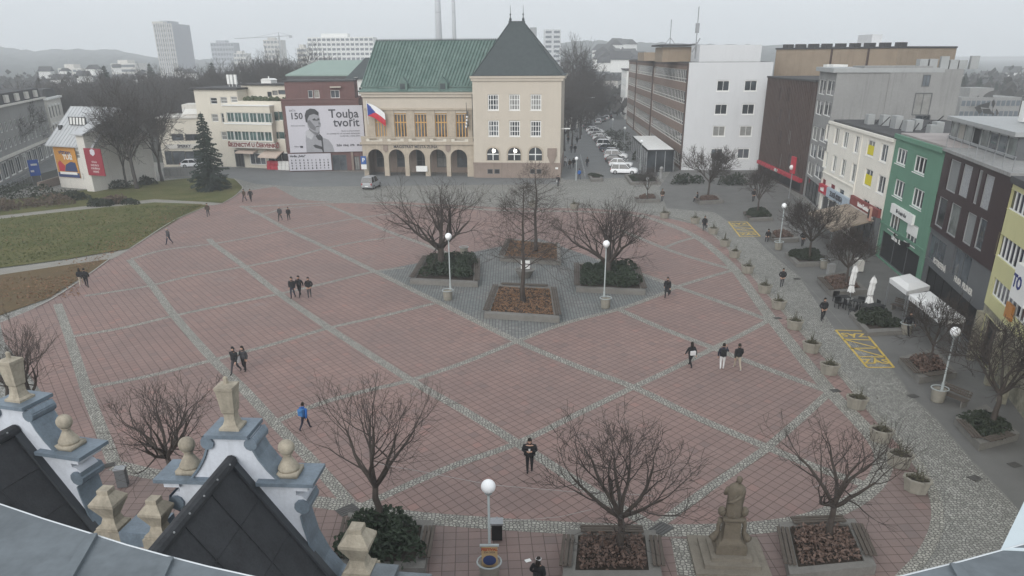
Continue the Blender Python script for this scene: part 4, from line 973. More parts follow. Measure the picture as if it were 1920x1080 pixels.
letters('lettering', 'sushi', .7, m_white, B.o, 1.9, -.37, 3.25, .02, bold=.02)
mb = MB(); mb.box(3.62,-.32,2.7,xs-.3,-.003,3.8); B.part('pale_fascia', mb, mat('fascia_pale', (.36,.42,.48), .7, .15, 3))
letters('lettering', 'ZLATÁ RYBKA', .75, m_ink, B.o, (3.6+xs)/2-.5, -.34, 3.25, .02, bold=.03)
B.part('maroon_fascia', MB().box(xs+.1,-.3,3.45,Lx-.1,-.003,4.35), mat('fascia_maroon', (.20,.05,.045), .7, .12))
letters('lettering', 'bistro Kotelna', .62, m_white, B.o, (xs+Lx)/2, -.32, 3.85, .02, bold=.02)
B.part('sign_board', MB().box(xs+.3,-.28,2.75,Lx-.8,-.003,3.4), m_offw)
mb = MB()                                             # big sloping awning
x0, x1 = xs-.6, Lx-.5; m_awb = mat('awning_beige', (.25,.205,.16), .9, .10, 1.5)
mb.add([(x0,-.31,3.3),(x1,-.31,3.3),(x1,-4.3,2.3),(x0,-4.3,2.3),(x0,-.31,3.22),(x1,-.31,3.22),(x1,-4.3,2.05),(x0,-4.3,2.05)], [(0,3,2,1),(3,7,6,2),(4,5,6,7),(0,4,7,3),(1,2,6,5)]); B.part('awning', mb, m_awb)
mb = MB(); mb.bar((x0+.1,-4.2,0),(x0+.1,-4.2,2.2),.07); mb.bar((x1-.1,-4.2,0),(x1-.1,-4.2,2.2),.07); psplit('awning_post', mb, m_steel, B.o)
mb = MB(); q = random.Random(11)
for x, y in ((Lx*.3,2),(Lx*.38,3),(Lx*.55,3),(Lx*.62,4.5),(Lx*.7,3),(Lx*.8,5),(Lx*.86,4)):
    s = q.uniform(.8,1.3); mb.box(x-s*.6,y,H_+.25,x+s*.6,y+.7,H_+.25+s)
psplit('roof_air_unit', mb, m_lgrey, B.o); mb = MB()
for i in range(9): x = q.uniform(Lx*.25,Lx*.9); y = q.uniform(2,8); mb.bar((x,y,H_+.3),(x+q.uniform(-1,1),y+.6,H_+q.uniform(.8,1.5)),.09)
psplit('roof_pipe', mb, m_roofd, B.o)

B = Bld('green_house', 'green rendered house with white three-pane windows and a white sign', 'house', g(1641,478), g(1718,544))
Lx = B.L; H_ = B.P(1708,261)[1]
hg = [B.Rz(*r) for r in (((1681,306),(1699,281)),((1714,322),(1735,296)),((1676,367),(1694,341)),((1710,386),(1730,358)),((1668,430),(1686,404)),((1699,453),(1719,424)))]
hg = [(a-.5,b,c+.5,d) for a,b,c,d in hg]
B.part('wall', B.shell(0, Lx, 13, H_, hg+[(.6,.1,Lx-.8,2.7)]), m_green)
for h in hg: B.win(h, 3, 1, m_white, m_glass, fw=.12, mw=.1, sill=True)
h = hg[-1]; B.part('white_shutter', MB().box(h[0]+.1,-.02,(h[1]+h[3])/2-.1,h[2]-.1,.1,h[3]-.1), m_white)
mb = MB(); mb.box(-.05,-.2,H_-.25,Lx+.02,0,H_+.12); mb.box(0,-.1,3.25,Lx,-.003,3.45); B.part('cornice', mb, m_green); B.part('roof', MB().box(.1,.3,H_,Lx-.1,12.9,H_+.2), mat('roof_sheet', (.30,.27,.26), .7, .2, .6))
B.win((.6,.1,Lx-.8,2.7), 3, 1, m_grey, m_dark, name='shop_window', deep=.2)
mb = MB(); n = 10
for k in range(n): 
    a, b = pi*k/n, pi*(k+1)/n; c = Lx*.55; mb.add([(c-2.1*cos(a),-.5*sin(a)-.02,2.85),(c-2.1*cos(b),-.5*sin(b)-.02,2.85),(c-2.1*cos(b),-.5*sin(b)-.02,3.2),(c-2.1*cos(a),-.5*sin(a)-.02,3.2)], [(0,1,2,3)])
B.part('curved_canopy', mb, m_black); letters('lettering', 'Lékárna   SL.', .5, m_white, B.o, Lx*.55, -.56, 3.02, .01, bold=.02)
a, b = B.P(1675,388), B.P(1715,415); sg = B.part('white_sign', MB().box(a[0],-.22,(a[1]+b[1])/2-.42,b[0],-.003,(a[1]+b[1])/2+.42), m_white)
letters('lettering', '■▪ Krajský úřad', .42, m_ink, B.o, (a[0]+b[0])/2, -.235, (a[1]+b[1])/2, .005, bold=.01)
B.part('corner_pillar', MB().box(-1.2,-.5,0,-.1,-.02,3.6), m_grey)
mb = MB(); mb.box(-.98,-1.1,3.3,-.32,-.9,4.6); o = B.part('square_blade_sign', mb, mat('sign_frame', (.45,.25,.2), .6)); part('face', MB().box(-.88,-1.12,3.5,-.42,-1.101,4.4), m_black, o)

B = Bld('dark_glass_house', 'dark brown and grey glazed house with a glass penthouse and roof terrace', 'building', g(1719,545), g(1822,656))
Lx = B.L; H_ = (B.P(1745,272)[1] + B.P(1880,322)[1])/2
R1 = lambda *r: [B.Rz(*q) for q in r]
ha = R1(((1748,343),(1769,291)),((1773,354),(1801,305.5)),((1797,364),(1823,314)),((1824,380),(1842,321)),((1837,387),(1864,333)),((1742.6,415),(1756,366)),((1752,420),(1776,376)),((1774,435),(1801,389)),((1804,452),(1830,405.6)),((1826,463),(1850,415)))
hb = R1(((1731.5,481.5),(1772,459)),((1776,513),(1820,485)))
zlow = B.P(1770,430)[1]
ha = [(a-.16, b-.05, c+.16, d+.05) for a, b, c, d in ha]
B.part('wall', B.shell(0, Lx, 12, H_, ha, z0=zlow-.5), m_dkbr)
mshade = mat('blind_cloth', (.20,.21,.21), .8, .1); mlat = mat('lattice_blind', (.30,.31,.32), .6, .3, 6, 30)
for i, h in enumerate(ha): B.win(h, 1, 1, m_lgrey, [m_glassb, mshade, mlat, mshade, mlat, mshade, m_glass, m_glassb, mshade, m_glass][i], fw=.08, deep=.1)
B.part('lower_wall', B.shell(.02, Lx-.02, 12, zlow-.5, hb+[(1.0,.1,Lx-1,2.5)], y=.12), m_grey)
for h in hb: B.win(h, 2, 1, m_grey, m_glass, y=.12)
B.win((1.0,.1,Lx-1,2.5), 6, 1, m_black, m_dark, y=.12, name='shop_window')
letters('lettering', 'POTREFENÁ', .6, m_offw, B.o, Lx*.27, .1, 3.2, .01, bold=.015); letters('lettering', 'HUSA  PILSNER', .6, m_offw, B.o, Lx*.68, .1, 3.2, .01, bold=.015)
mb = MB(); mb.box(-.05,-.25,H_,Lx+.05,12,H_+.22); B.part('terrace_slab', mb, m_conc)
pz = B.P(1785,212,2.2)[1]; px0, px1 = B.P(1779,260,2.2)[0], B.P(1905,280,2.2)[0]
pc = []
n = 8; w = (px1-px0)/n
pc = [(px0+w*i+.06, H_+.3, px0+w*(i+1)-.06, pz-.6) for i in range(n)]
B.part('penthouse', B.shell(px0-.1, px1+.1, 9, pz-.5, pc, z0=H_+.22, y=2.2), m_grey)
for h in pc: B.win(h, 1, 1, m_lgrey, m_glassb if pc.index(h) != 3 else m_dark, y=2.2, deep=.06)
B.part('penthouse_roof', MB().box(px0-.25,1.8,pz-.5,px1+.4,11.5,pz-.2), m_lgrey)
mb = MB()
for i in range(9): x = .2+(Lx-.4)*i/8; mb.box(x-.02,-.12,H_+.22,x+.02,-.08,H_+1.15)
mb.box(.1,-.13,H_+1.12,Lx-.1,-.07,H_+1.17); ra = B.part('terrace_rail', mb, m_steel)
mb = MB(); q = random.Random(2)
for i in range(5): x = px0+(px1-px0)*(.45+.12*i); mb.box(x-.5,5,pz-.1,x+.5,5.8,pz+q.uniform(.6,1.4))
psplit('roof_air_unit', mb, m_white, B.o); mb = MB()
for s in (0, 2.6): mb.ext([(px1-4.5+s,pz-.1),(px1-2.2+s,pz-.1),(px1-2.2+s,pz+1.3),(px1-3.3+s,pz+2.0),(px1-4.5+s,pz+1.3)], 6.5, 9.5)
psplit('roof_shed', mb, m_roofd, B.o)
DK = B

A_ = g(1823,658); B_ = g(1925,795); B_ = B_ + (B_-A_).normalized()*13
B = Bld('yellow_house', 'pale yellow building with long striped window bands at the right edge', 'building', A_, B_)
Lx = B.L; H_ = B.P(1885,328)[1]; X = lambda px, py: B.P(px, py)[0]
zz = [(B.P(1890,392)[1], B.P(1890,350)[1]), (B.P(1875,485)[1], B.P(1880,440)[1]), (B.P(1862,556)[1], B.P(1866,520)[1])]
hy = [(X(1884,370), zz[0][0], Lx-.6, zz[0][1]), (X(1868,460), zz[1][0], Lx-.6, zz[1][1]), (X(1858,545), zz[2][0], Lx-.6, zz[2][1])]
B.part('wall', B.shell(0, Lx, 12, H_, hy+[(.8,.1,4.6,2.9)], z0=3.4), m_yelw)
for h in hy:
    n = 5; w = (h[2]-h[0])/n
    for i in range(n): B.win((h[0]+w*i+.03, h[1], h[0]+w*(i+1)-.03, h[3]), 6, 1, m_white, glass('navy_glass_%d%d' % (int(h[1]), i), (.012,.016,.032), .1), fw=.07, mw=.17, name='striped_window')
m_stone = cobble('stone_cladding', (.28,.26,.20), (.06,.055,.045), 1.6, .4)
t = mat('rough_stone_wall', (.25,.235,.18), .9, .45, 1.6, 5, .6)
B.part('stone_ground_floor', B.shell(0, Lx, 11.8, 3.4, [(1.2,.1,5.2,2.8)], y=.05), t)
B.win((1.2,.1,5.2,2.8), 3, 1, m_brown, m_dark, y=.05, name='shop_window')
mb = MB(); mb.box(-.05,-.2,H_-.2,Lx,12,H_+.2); B.part('roof_edge', mb, m_roofd)
x, z = B.P(1912,528,-.4); sg = B.part('white_sign', MB().box(x-.5,-.6,z-1.0,x+2.0,-.003,z+1.0), m_white); letters('lettering', 'TO', 1.0, mat('sign_ink_blue', (.02,.03,.15), .6), B.o, x+.3, -.62, z, .01, bold=.03)
B.part('orange_board', MB().box(X(1890,600)-.5,-.15,3.9,X(1890,600)+.7,-.003,4.8), mat('orange_board', (.45,.20,.06), .7, .15))
mb = MB()
for i, px in enumerate((1832, 1880, 1915)): mb.box(X(px,690)-.22,-.75,0,X(px,690)+.22,-.35,3.3)
psplit('stone_pillar', mb, t, B.o)

# white market canopies, folded parasols, cafe furniture
m_canv = mat('white_canvas', (.66,.66,.65), .85, .06, 1.5)
def canopy(c, label):
    P_ = [g(*p, 2.35) for p in c]; Q = [Vector(p) for p in P_]; ce = sum(Q, Vector())/4
    o = thing('market_canopy', label, 'canopy', (ce.x, ce.y, 0)); mb = MB(); q = [p-Vector((ce.x,ce.y,0)) for p in Q]
    ap = [a.lerp(Vector((0,0,a.z)), .45)+Vector((0,0,.22)) for a in q]
    for i in range(4): mb.poly([q[i], q[(i+1)%4], ap[(i+1)%4], ap[i]])
    mb.poly(ap)
    for i in range(4): mb.poly([q[i]-Vector((0,0,.35)), q[(i+1)%4]-Vector((0,0,.35)), q[(i+1)%4], q[i]])
    part('canvas', mb, m_canv, o); mb = MB()
    for i in range(4): mb.bar(Vector((q[i].x*.97,q[i].y*.97,0)), Vector((q[i].x*.97,q[i].y*.97,2.3)), .09)
    psplit('post', mb, m_steel, o)
canopy([(1668,521),(1702,546),(1744,536),(1706,513)], 'smaller white canvas market canopy, nearer the green house')
canopy([(1704,552),(1766,600),(1811,597),(1744,546)], 'longer white canvas market canopy in front of the dark glazed house')
def parasol(px, py, ty, label):
    H_ = hgt(px, py, px-3, ty); o = thing('folded_parasol', label, 'parasol', g(px,py)); 
    mb = MB().lathe([(.10,.80),(.29,.72),(.25,1.05),(.17,1.25),(.20,1.34),(.235,1.7),(.24,H_-1.0),(.19,H_-.72),(.21,H_-.62),(.27,H_-.52),(.16,H_-.2),(.03,H_)], (0,0,0), 16)
    for i in range(len(mb.v)):
        x, y, z = mb.v[i]; f = (1.0 if i%2 else .66)*(1+.12*sin(i*1.7)); mb.v[i] = (x*f+.03*sin(z*3), y*f, z-.05*(i%3))
    part('canvas', mb, m_canv, o)
    part('tie_strap', MB().lathe([(.20,1.24),(.20,1.30)], (0,0,0), 10), m_conc, o)
    part('pole', MB().tube([(0,0,0),(0,0,H_)], .035, 6), m_steel, o); part('base', MB().box(-.35,-.35,0,.35,.35,.1), m_conc, o)
parasol(1593, 562, 495, 'folded white parasol, the farther of the two by the dark chairs'); parasol(1627, 583, 515, 'folded white parasol, the nearer of the two beside the hedge bed')
tb = thing('cafe_table', 'dark square cafe table among chairs below the folded parasols', 'table', g(1580,572), 0, 'cafe tables below the parasols')
part('top', MB().box(-.4,-.4,.70,.4,.4,.74), m_black, tb)
for sx in (-1,1):
    for sy in (-1,1): part('leg', MB().box(sx*.35-.025,sy*.35-.025,0,sx*.35+.025,sy*.35+.025,.70), m_black, tb)
chh = thing('cafe_chair', 'dark wicker cafe chair at the tables below the folded parasols', 'chair', g(1572,577), .4, 'cafe chairs below the parasols')
part('seat', MB().box(-.25,-.25,.40,.25,.25,.46), m_black, chh); part('backrest', MB().box(-.25,.21,.46,.25,.26,.85), m_black, chh)
for sx in (-1,1):
    for sy in (-1,1): part('leg', MB().box(sx*.21-.02,sy*.21-.02,0,sx*.21+.02,sy*.21+.02,.40), m_black, chh)
q = random.Random(6)
for px, py in ((1605,580),(1622,590),(1640,588)): dup(tb, g(px,py), q.uniform(0,1))
for px, py in ((1588,580),(1568,566),(1598,590),(1612,574),(1614,598),(1632,596),(1646,596),(1650,582)): dup(chh, g(px,py), q.uniform(0,6))
a = thing('menu_case', 'pale menu case standing by the shop wall under the beige awning', 'cabinet', g(1608,508), CR.a)
part('case', MB().box(-.6,-.3,.1,.6,.3,1.1), m_offw, a); part('foot', MB().box(-.5,-.2,0,.5,.2,.1), m_black, a)
cupb = [(1556,519,'small grey utility cabinet beside the tree bed near the beige awning')]
for px, py, lab in cupb:
    o = thing('utility_cabinet', lab, 'cabinet', g(px,py)); part('case', MB().box(-.3,-.25,.06,.3,.25,1.2), m_conc, o); part('plinth', MB().box(-.35,-.3,0,.35,.3,.06), m_kerb, o)

# ---------------------------------------------------------------- far background
def far_grid(name, label, px0, px1, ytop, Y, D, mw, ncol, nrow, mg, zb=0.0, roof=True, top=None, cat='building', yt2=None):
    Y *= 1.7 if Y > 300 else 1.0; D *= 1.5 if Y > 500 else 1.0
    a = at(px0, ytop, Y); b = at(px1, yt2 or ytop, Y); z = (a.z+b.z)/2; a.z = b.z = 0
    B = Bld(name, label, cat, a, b); fl = 3.0 if Y < 450 else 3.0*Y/450*.8; nr = int((z-zb)/fl)
    mb = B.shell(0, B.L, D, z, (), z0=0); B.part('wall', mb, mw)
    cw = B.L/ncol; mb = MB()
    for k in range(nr):
        zt_ = z-.9-k*fl
        f = MB(); 
        if ncol > 1:
            for i in range(ncol): f.box(i*cw+cw*.14, -.10, zt_-fl*.5, (i+1)*cw-cw*.14, -.003, zt_)
        else: f.box(.4, -.10, zt_-fl*.5, B.L-.4, -.003, zt_)
        if k < 40: B.part('window_row', f, mg)
    if roof: B.part('roof_block', MB().box(B.L*.2,D*.2,z,B.L*.6,D*.8,z+2.5), mw)
    return B, z
m_hz1 = mat('tower_cladding', (.36,.37,.40), .9, .06); m_hg = mat('far_window', (.10,.12,.14), .4, .2)
Bt, zt = far_grid('tower_block', 'tall grey tower block fading in the haze at left', 286, 322, 44, 430, 26.7, m_hz1, 6, 11, m_hg)
mb = MB()
for i in range(9): x = Bt.L*(.03+.115*i); mb.box(x-.35,-.5,0,x+.35,-.103,zt)
psplit('pilaster', mb, m_offw, Bt.o); Bt.part('roof_parapet', MB().box(-.4,-.6,zt,Bt.L*.55,14,zt+1.6), m_offw)
far_grid('panel_house', 'faint grey panel house left of the crane, wooded slope below', 394, 437, 80, 560, 14, m_hz1, 8, 8, m_hg)
far_grid('panel_house', 'lower faint panel house beside the construction crane', 437, 461, 100, 540, 12, m_offw, 4, 5, m_hg)
far_grid('panel_house', 'pale narrow panel house under the crane jib', 493, 526, 75, 500, 12, m_offw, 5, 8, m_hg)
far_grid('slab_block', 'long white slab block of flats on the slope behind the green-roofed hall', 576, 699, 74, 360, 12, m_white, 14, 9, m_hg, yt2=65)
far_grid('panel_house', 'small stepped panel house left of the long white slab block', 556, 575, 90, 380, 10, m_offw, 1, 5, m_hg)
far_grid('pale_silo_block', 'plain pale industrial block rising right of the town hall tower roof', 1021, 1052, 55, 330, 10, m_pale, 2, 0, m_hg, roof=False)
far_grid('low_terraced_block', 'low terraced block with pale bands on the slope at left', 207, 253, 119, 380, 14, m_offw, 1, 4, m_hg)
far_grid('pale_roof_house', 'low pale roofed house peeping above the trees at far left', 108, 152, 128, 330, 10, m_offw, 5, 1, m_hg)
far_grid('far_office', 'distant pale office block at the right edge on the wooded hill', 1900, 1935, 140, 330, 14, m_offw, 1, 5, m_hg)
far_grid('far_hall', 'long low pale hall on the hillside behind the concrete building', 1805, 1915, 178, 240, 14, m_conc, 12, 2, m_hg, yt2=187)
far_grid('upper_flat_block', 'pale flat block just behind the tan brick building', 1632, 1680, 88, 175, 12, m_pale, 6, 2, m_hg)
m_chim = mat('chimney_concrete', (.50,.51,.53), .9, .05)
for px0, px1, nm in ((818,828,'thicker pale factory chimney behind the town hall roof'),(849,855,'thinner striped factory chimney right of the thicker one')):
    a = at(px0,70,700); b = at(px1,70,700); r = (b.x-a.x)/2; c = (a.x+b.x)/2
    o = thing('factory_chimney', nm, 'chimney', (c,700,0)); part('stack', MB().lathe([(r*1.5,0),(r*1.05,60),(r*.9,105)], (0,0,0), 14), m_chim, o, True)
    part('ring', MB().lathe([(r*1.15,-.3),(r*1.15,.3)], (0,0,62), 14).lathe([(r*1.15,-.3),(r*1.15,.3)], (0,0,52), 14), m_steel, o)
a = at(1000,56,380); o = thing('lattice_mast', 'thin mast beside the slate tower roof, far behind', 'mast', (a.x,380,0)); part('shaft', MB().tube([(0,0,0),(0,0,a.z-3)], .8, 6), m_chim, o); part('head', MB().box(-1.5,-1,a.z-3,1.5,1,a.z+1), m_steel, o)
a = at(523,70,850); o = thing('construction_crane', 'tower crane with a long jib above the faint panel houses', 'crane', (a.x,850,0))
part('mast', MB().box(-.7,-.7,0,.7,.7,a.z+2), m_steel, o); j0 = at(440,76,850).x-a.x; j1 = at(547,66,850).x-a.x
part('jib', MB().bar((j0,0,a.z-1),(j1,0,a.z+1.5),.7), m_steel, o); part('counterweight', MB().box(j1-3,-.8,a.z-.5,j1,.8,a.z+1.6), m_steel, o); part('tie', MB().bar((0,0,a.z+4.5),(j0*.6,0,a.z-.3),.25).bar((0,0,a.z+4.5),(j1,0,a.z+1.6),.25).bar((0,0,a.z+1.9),(0,0,a.z+4.6),.6), m_steel, o)
# hills
def hill(name, prof, Y, Y0, m, seed):
    rr = random.Random(seed); mb = MB(); nx, ny = 140, 14
    xs = [p[0] for p in prof]
    def top(px):
        for i in range(len(prof)-1):
            if prof[i][0] <= px <= prof[i+1][0]:
                t = (px-prof[i][0])/(prof[i+1][0]-prof[i][0]); return prof[i][1]+(prof[i+1][1]-prof[i][1])*t
        return prof[-1][1]
    for k in range(ny+1):
        v = k/ny
        for i in range(nx+1):
            px = xs[0]+(xs[-1]-xs[0])*i/nx; p = at(px, top(px), Y); y = Y0+(Y-Y0)*v; b = at(px, 100, y)
            z = -1+(p.z+1)*(v**1.3)+(rr.uniform(-1.6,2.4) if 0 < k else 0)
            mb.v.append((b.x, y+rr.uniform(-5,5), z))
    for k in range(ny):
        for i in range(nx): o = k*(nx+1)+i; mb.f.append((o,o+1,o+nx+2,o+nx+1))
    mb2 = MB(); o = len(mb.v)
    for i in range(nx+1): v = mb.v[ny*(nx+1)+i]; mb.v.append((v[0], v[1]+250, -2))
    for i in range(nx): a = ny*(nx+1)+i; mb.f.append((a,a+1,o+i+1,o+i))
    return struct(name, mb, m)
m_hill = turf('wooded_hill', (.040,.050,.046), (.06,.062,.05), (.030,.040,.036), .03)
hill('hills', [(-700,110),(-200,88),(0,88),(60,96),(130,92),(220,95),(285,107),(360,112),(450,112),(560,116),(700,120)], 1700, 700, m_hill, 1)
hill('hills', [(1000,96),(1045,80),(1100,75),(1180,79),(1300,82),(1420,85),(1560,86),(1640,92),(1700,98),(1760,110),(1830,119),(1920,137),(2050,150),(2400,160)], 1400, 520, m_hill, 2)
hm = MB().box(-5,-4,0,5,4,5); hroof = MB().ext([(-5.5,5),(5.5,5),(0,8.5)], -4.4, 4.4)
hb_ = thing('hill_house', 'small pale house on the wooded hillside in the haze', 'house', at(1150,98,620), .3, 'pale houses on the hillside'); part('wall', hm, m_white, hb_); part('roof', hroof, m_roofd, hb_)
q = random.Random(12)
for i in range(26):
    px, py = q.uniform(1128,1200), q.uniform(86,122); Y = 760-(py-86)*9; p = at(px, py, Y); p.z -= 4; dup(hb_, p, q.uniform(0,3), scale=q.uniform(.8,1.3))
for i in range(10):
    px, py = q.uniform(1690,1920), q.uniform(132,190); Y = 600-(py-132)*5; p = at(px, py, Y); p.z -= 4; dup(hb_, p, q.uniform(0,3), scale=q.uniform(.8,1.2))
for i in range(14):
    px, py = q.uniform(10,480), q.uniform(118,150); Y = 560-(py-118)*6; p = at(px, py, Y); p.z -= 4; dup(hb_, p, q.uniform(0,3), 'small pale house among trees on the left slope in the haze', 'pale houses on the left slope', q.uniform(.5,.8))
# end of the street
def block(name, label, A, B_, D, H_, m, ncol, nrow, cat='building'):
    b = Bld(name, label, cat, A, B_); cw = b.L/ncol; hh = [(i*cw+cw*.2, 1.2+k*H_/nrow, (i+1)*cw-cw*.2, 1.2+k*H_/nrow+1.5) for i in range(ncol) for k in range(nrow)]
    b.part('wall', b.shell(0, b.L, D, H_, hh), m)
    for h in hh: b.win(h, 2, 1, m_white, m_glass)
    b.part('roof', MB().box(-.3,-.3,H_,b.L+.3,D,H_+.3), m_roofd); return b
block('white_street_house', 'white narrow house beyond the brick office at the street end', at(1160,170,262)*Vector((1,1,0)) if False else Vector((at(1164,170,276).x,276,0)), Vector((at(1173,170,250).x,250,0)), 12, at(1168,132,255).z, m_white, 4, 4)
block('street_end_house', 'red roofed low house closing the street end', Vector((at(1095,150,330).x,330,0)), Vector((at(1158,150,326).x,326,0)), 12, 9, m_offw, 6, 2)
gw = thing('garage_wall', 'pale low wall and garages left of the parked cars', 'wall', g(1056,238)); 
w0 = g(1056,239); w1 = g(1078,239); part('panel', MB().box(0,0,0,(w1-w0).length,.4,2.6), m_offw, gw); part('coping', MB().box(-.1,-.1,2.6,(w1-w0).length+.1,.5,2.8), m_roofd, gw)
fence = thing('panel_fence', 'grey slatted fence running up the street beside the cars', 'fence', g(1082,240)); mb = MB(); d = g(1112,222)-g(1082,240)
for i in range(10): p = d*(i/9); mb.bar(p, p+Vector((0,0,2.4)), .25)
psplit('post', mb, m_offw, fence); part('panel', MB().bar(Vector((0,0,1.1)), d+Vector((0,0,1.1)), .1, 2.0), m_conc, fence)
# ---------------------------------------------------------------- the gabled house below the camera and the camera's own cornice
m_gw = mat('gable_white_render', (.52,.55,.60), .85, .12, 2.2, 14, .15, streak=.4)
m_met = mat('blue_grey_flashing', (.165,.205,.245), .45, .25, 2.5, 18, .1, metal=.25, streak=.4)
m_dkr = mat('bitumen_roof', (.040,.042,.046), .85, .35, 1.6, 22, .4, streak=.35)
m_ston = mat('old_finial_stone', (.335,.30,.24), .95, .25, 5, 22, .6, streak=.6)
m_led = mat('cornice_zinc', (.135,.155,.17), .5, .30, 2.2, 26, .12, metal=.15, streak=.35)
NE = thing('gabled_house', 'white gabled town house with dark roofs and stone finials below the camera', 'house', (-7.5, 14.0, 0), radians(-7))
body = MB().box(-10, -8.5, 0, 5.1, .55, 7.4); part('wall', body, m_gw, NE)
mb = MB(); mb.box(-10.1, -8.6, 7.4, 5.2, .7, 7.5); part('flat_roof', mb, m_met, NE)
NE_M = (Matrix.Translation((-7.5,14,0)) @ Matrix.Rotation(radians(-7),4,'Z')).inverted()
def gable(wx, wy, rot, rl):
    """curved gable seen from behind; its roof runs back towards the camera"""
    o = NE_M @ Vector((wx, wy, 0)); M = Matrix.Translation(o+Vector((0,0,-.2))) @ Matrix.Rotation(rot+radians(7), 4, 'Z')
    half = [(2.12,7.3),(2.0,7.85),(1.90,7.93),(1.62,8.35),(1.42,8.85),(1.33,9.35),(1.30,9.62),(1.42,9.70),(1.50,9.84),(1.48,10.0),(1.38,10.1),(1.27,10.12),(1.27,10.24),(1.38,10.27),(1.38,10.38),(.98,10.41),(.90,10.5),(.72,10.72),(.56,10.98),(.47,11.2),(.52,11.26),(.56,11.36),(.5,11.46),(.36,11.48)]
    prof = half + [(-x, z) for x, z in reversed(half)]
    g_ = part('gable_wall', MB().ext(prof, 0, .55).xf(M), m_gw, NE)
    mb = MB()                                          # metal covering on the top of the curve
    for sgn in (-1, 1):
        for i0, i1 in ((1,9),(15,22)):
            for i in range(i0, i1):
                a, b = half[i], half[i+1]; k = .035
                mb.add([(sgn*(a[0]+k),-.05,a[1]+k),(sgn*(a[0]+k),.6,a[1]+k),(sgn*(b[0]+k),.6,b[1]+k),(sgn*(b[0]+k),-.05,b[1]+k),(sgn*a[0],-.05,a[1]),(sgn*b[0],-.05,b[1])], [(0,1,2,3),(0,3,5,4)])
        for cx_, cz_, r_ in ((1.38,9.86,.17),(.46,11.33,.14)): mb.tube([(sgn*cx_,-.06,cz_),(sgn*cx_,.62,cz_)], r_, 10)
    psplit('flashing', mb.xf(M), m_met, g_)
    for sgn in (-1, 1):
        a, b = sorted((sgn*.50, sgn*1.72)); mb = MB(); mb.box(a,-.18,10.415,b,.72,10.50); 
        part('ledge_slab', mb.xf(M), m_met, g_)
        part('ledge_moulding', MB().box(min(sgn*1.22,sgn*1.56),-.08,10.27,max(sgn*1.22,sgn*1.56),.62,10.41).xf(M), m_gw, g_)
        c = (sgn*1.08,.27,10.50)
        f = MB().box(c[0]-.24,c[1]-.24,c[2],c[0]+.24,c[1]+.24,c[2]+.10).lathe([(.22,.10),(.23,.16),(.17,.26),(.10,.38),(.085,.44),(.12,.47)], c, 12)
        part('finial_base', f.xf(M), m_ston, g_, True); part('finial_ball', MB().ball((c[0],c[1],c[2]+.62), .175, 16, 10).xf(M), m_ston, g_, True)
    part('top_slab', MB().box(-.46,-.14,11.485,.46,.72,11.57).xf(M), m_met, g_)
    u = MB().lathe([(.30,0),(.30,.05),(.21,.09),(.16,.2),(.155,.34),(.19,.38),(.25,.86),(.27,.90),(.27,.96),(.03,1.0)], (0,.27,11.57), 4, rot=.5).lathe([(.05,0),(.05,.13),(.02,.16)], (0,.27,12.56), 7)
    part('urn', u.xf(M), m_ston, g_)
    mb = MB(); e = 2.16; zt_, zb_ = 10.92, 7.62; r = []
    mb.add([(0,-.02,zt_),(e,-.02,zb_),(e,-rl,zb_),(0,-rl,zt_),(-e,-.02,zb_),(-e,-rl,zb_)], [(0,3,2,1),(0,4,5,3),(3,5,2)])
    rf = part('gable_roof', mb.xf(M), m_dkr, NE)
    part('ridge_cap', MB().tube([(0,-.04,zt_+.02),(0,-rl,zt_+.02)], .13, 10).xf(M), m_dkr, rf)
    part('roof_flashing', MB().bar((.02,-.09,zt_+.06),(e,-.09,zb_+.06),.2,.06).xf(M), mat('dark_flashing', (.05,.055,.062), .5, .1), rf)
    mb = MB()
    for k in range(1, 4): mb.bar((e*k/4,-.1,zt_+(zb_-zt_)*k/4+.012),(e*k/4,-rl,zt_+(zb_-zt_)*k/4+.012),.014,.012)
    for k in range(1, 3): mb.bar((.05,-.1-1.1*k,zt_-.05),(e,-.1-1.1*k,zb_+.015),.018,.012)
    part('roof_lap', mb.xf(M), m_dkr, rf)
    mb = MB()
    for k in range(5): mb.ball((.11,-.35-.6*k,zt_+.10), .022, 6, 4)
    psplit('rivet', mb.xf(M), m_steel, rf)
gable(-5.86, 14.0, radians(-4), 7.5)
gable(-11.25, 15.5, radians(-15), 7.5)
def pier(px, py, Y, s, label):
    p = at(px, py, Y); q = NE_M @ Vector(p)
    f = MB().box(-.27,-.27,7.7-p.z,.27,.27,0).lathe([(.33,0),(.33,.06),(.22,.12),(.17,.24),(.2,.3)], (0,0,0), 4, rot=.5+radians(-7)/(pi/2)*0).lathe([(.2,.3),(.34,.52),(.37,.56),(.37,.62),(.2,.76),(.17,.78),(.17,.86),(.16,.88)], (0,0,0), 4, rot=.5)
    f.xf(Matrix.Scale(s, 4)); part('stone_pier', f, m_ston, NE, loc=q, label=label)
pier(214, 985, 14.2, 1.08, None); pier(302, 1000, 13.7, 1.0, None); pier(676, 1066, 13.9, 1.28, None)
a, b = NE_M @ at(240,985,14.1), NE_M @ at(300,1000,13.9); part('valley_cap', MB().box(a.x,-.35,a.z-.3,b.x,.5,a.z+.05), m_met, NE)
a, b = NE_M @ at(700,1070,13.9), NE_M @ at(812,1078,13.9); mb = MB(); mb.box(a.x,-.6,7.8,b.x,.5,a.z-.02); mb.box(a.x,-.3,a.z-.02,a.x+.55,.58,a.z+.1); part('parapet_cap', mb, m_led, NE)

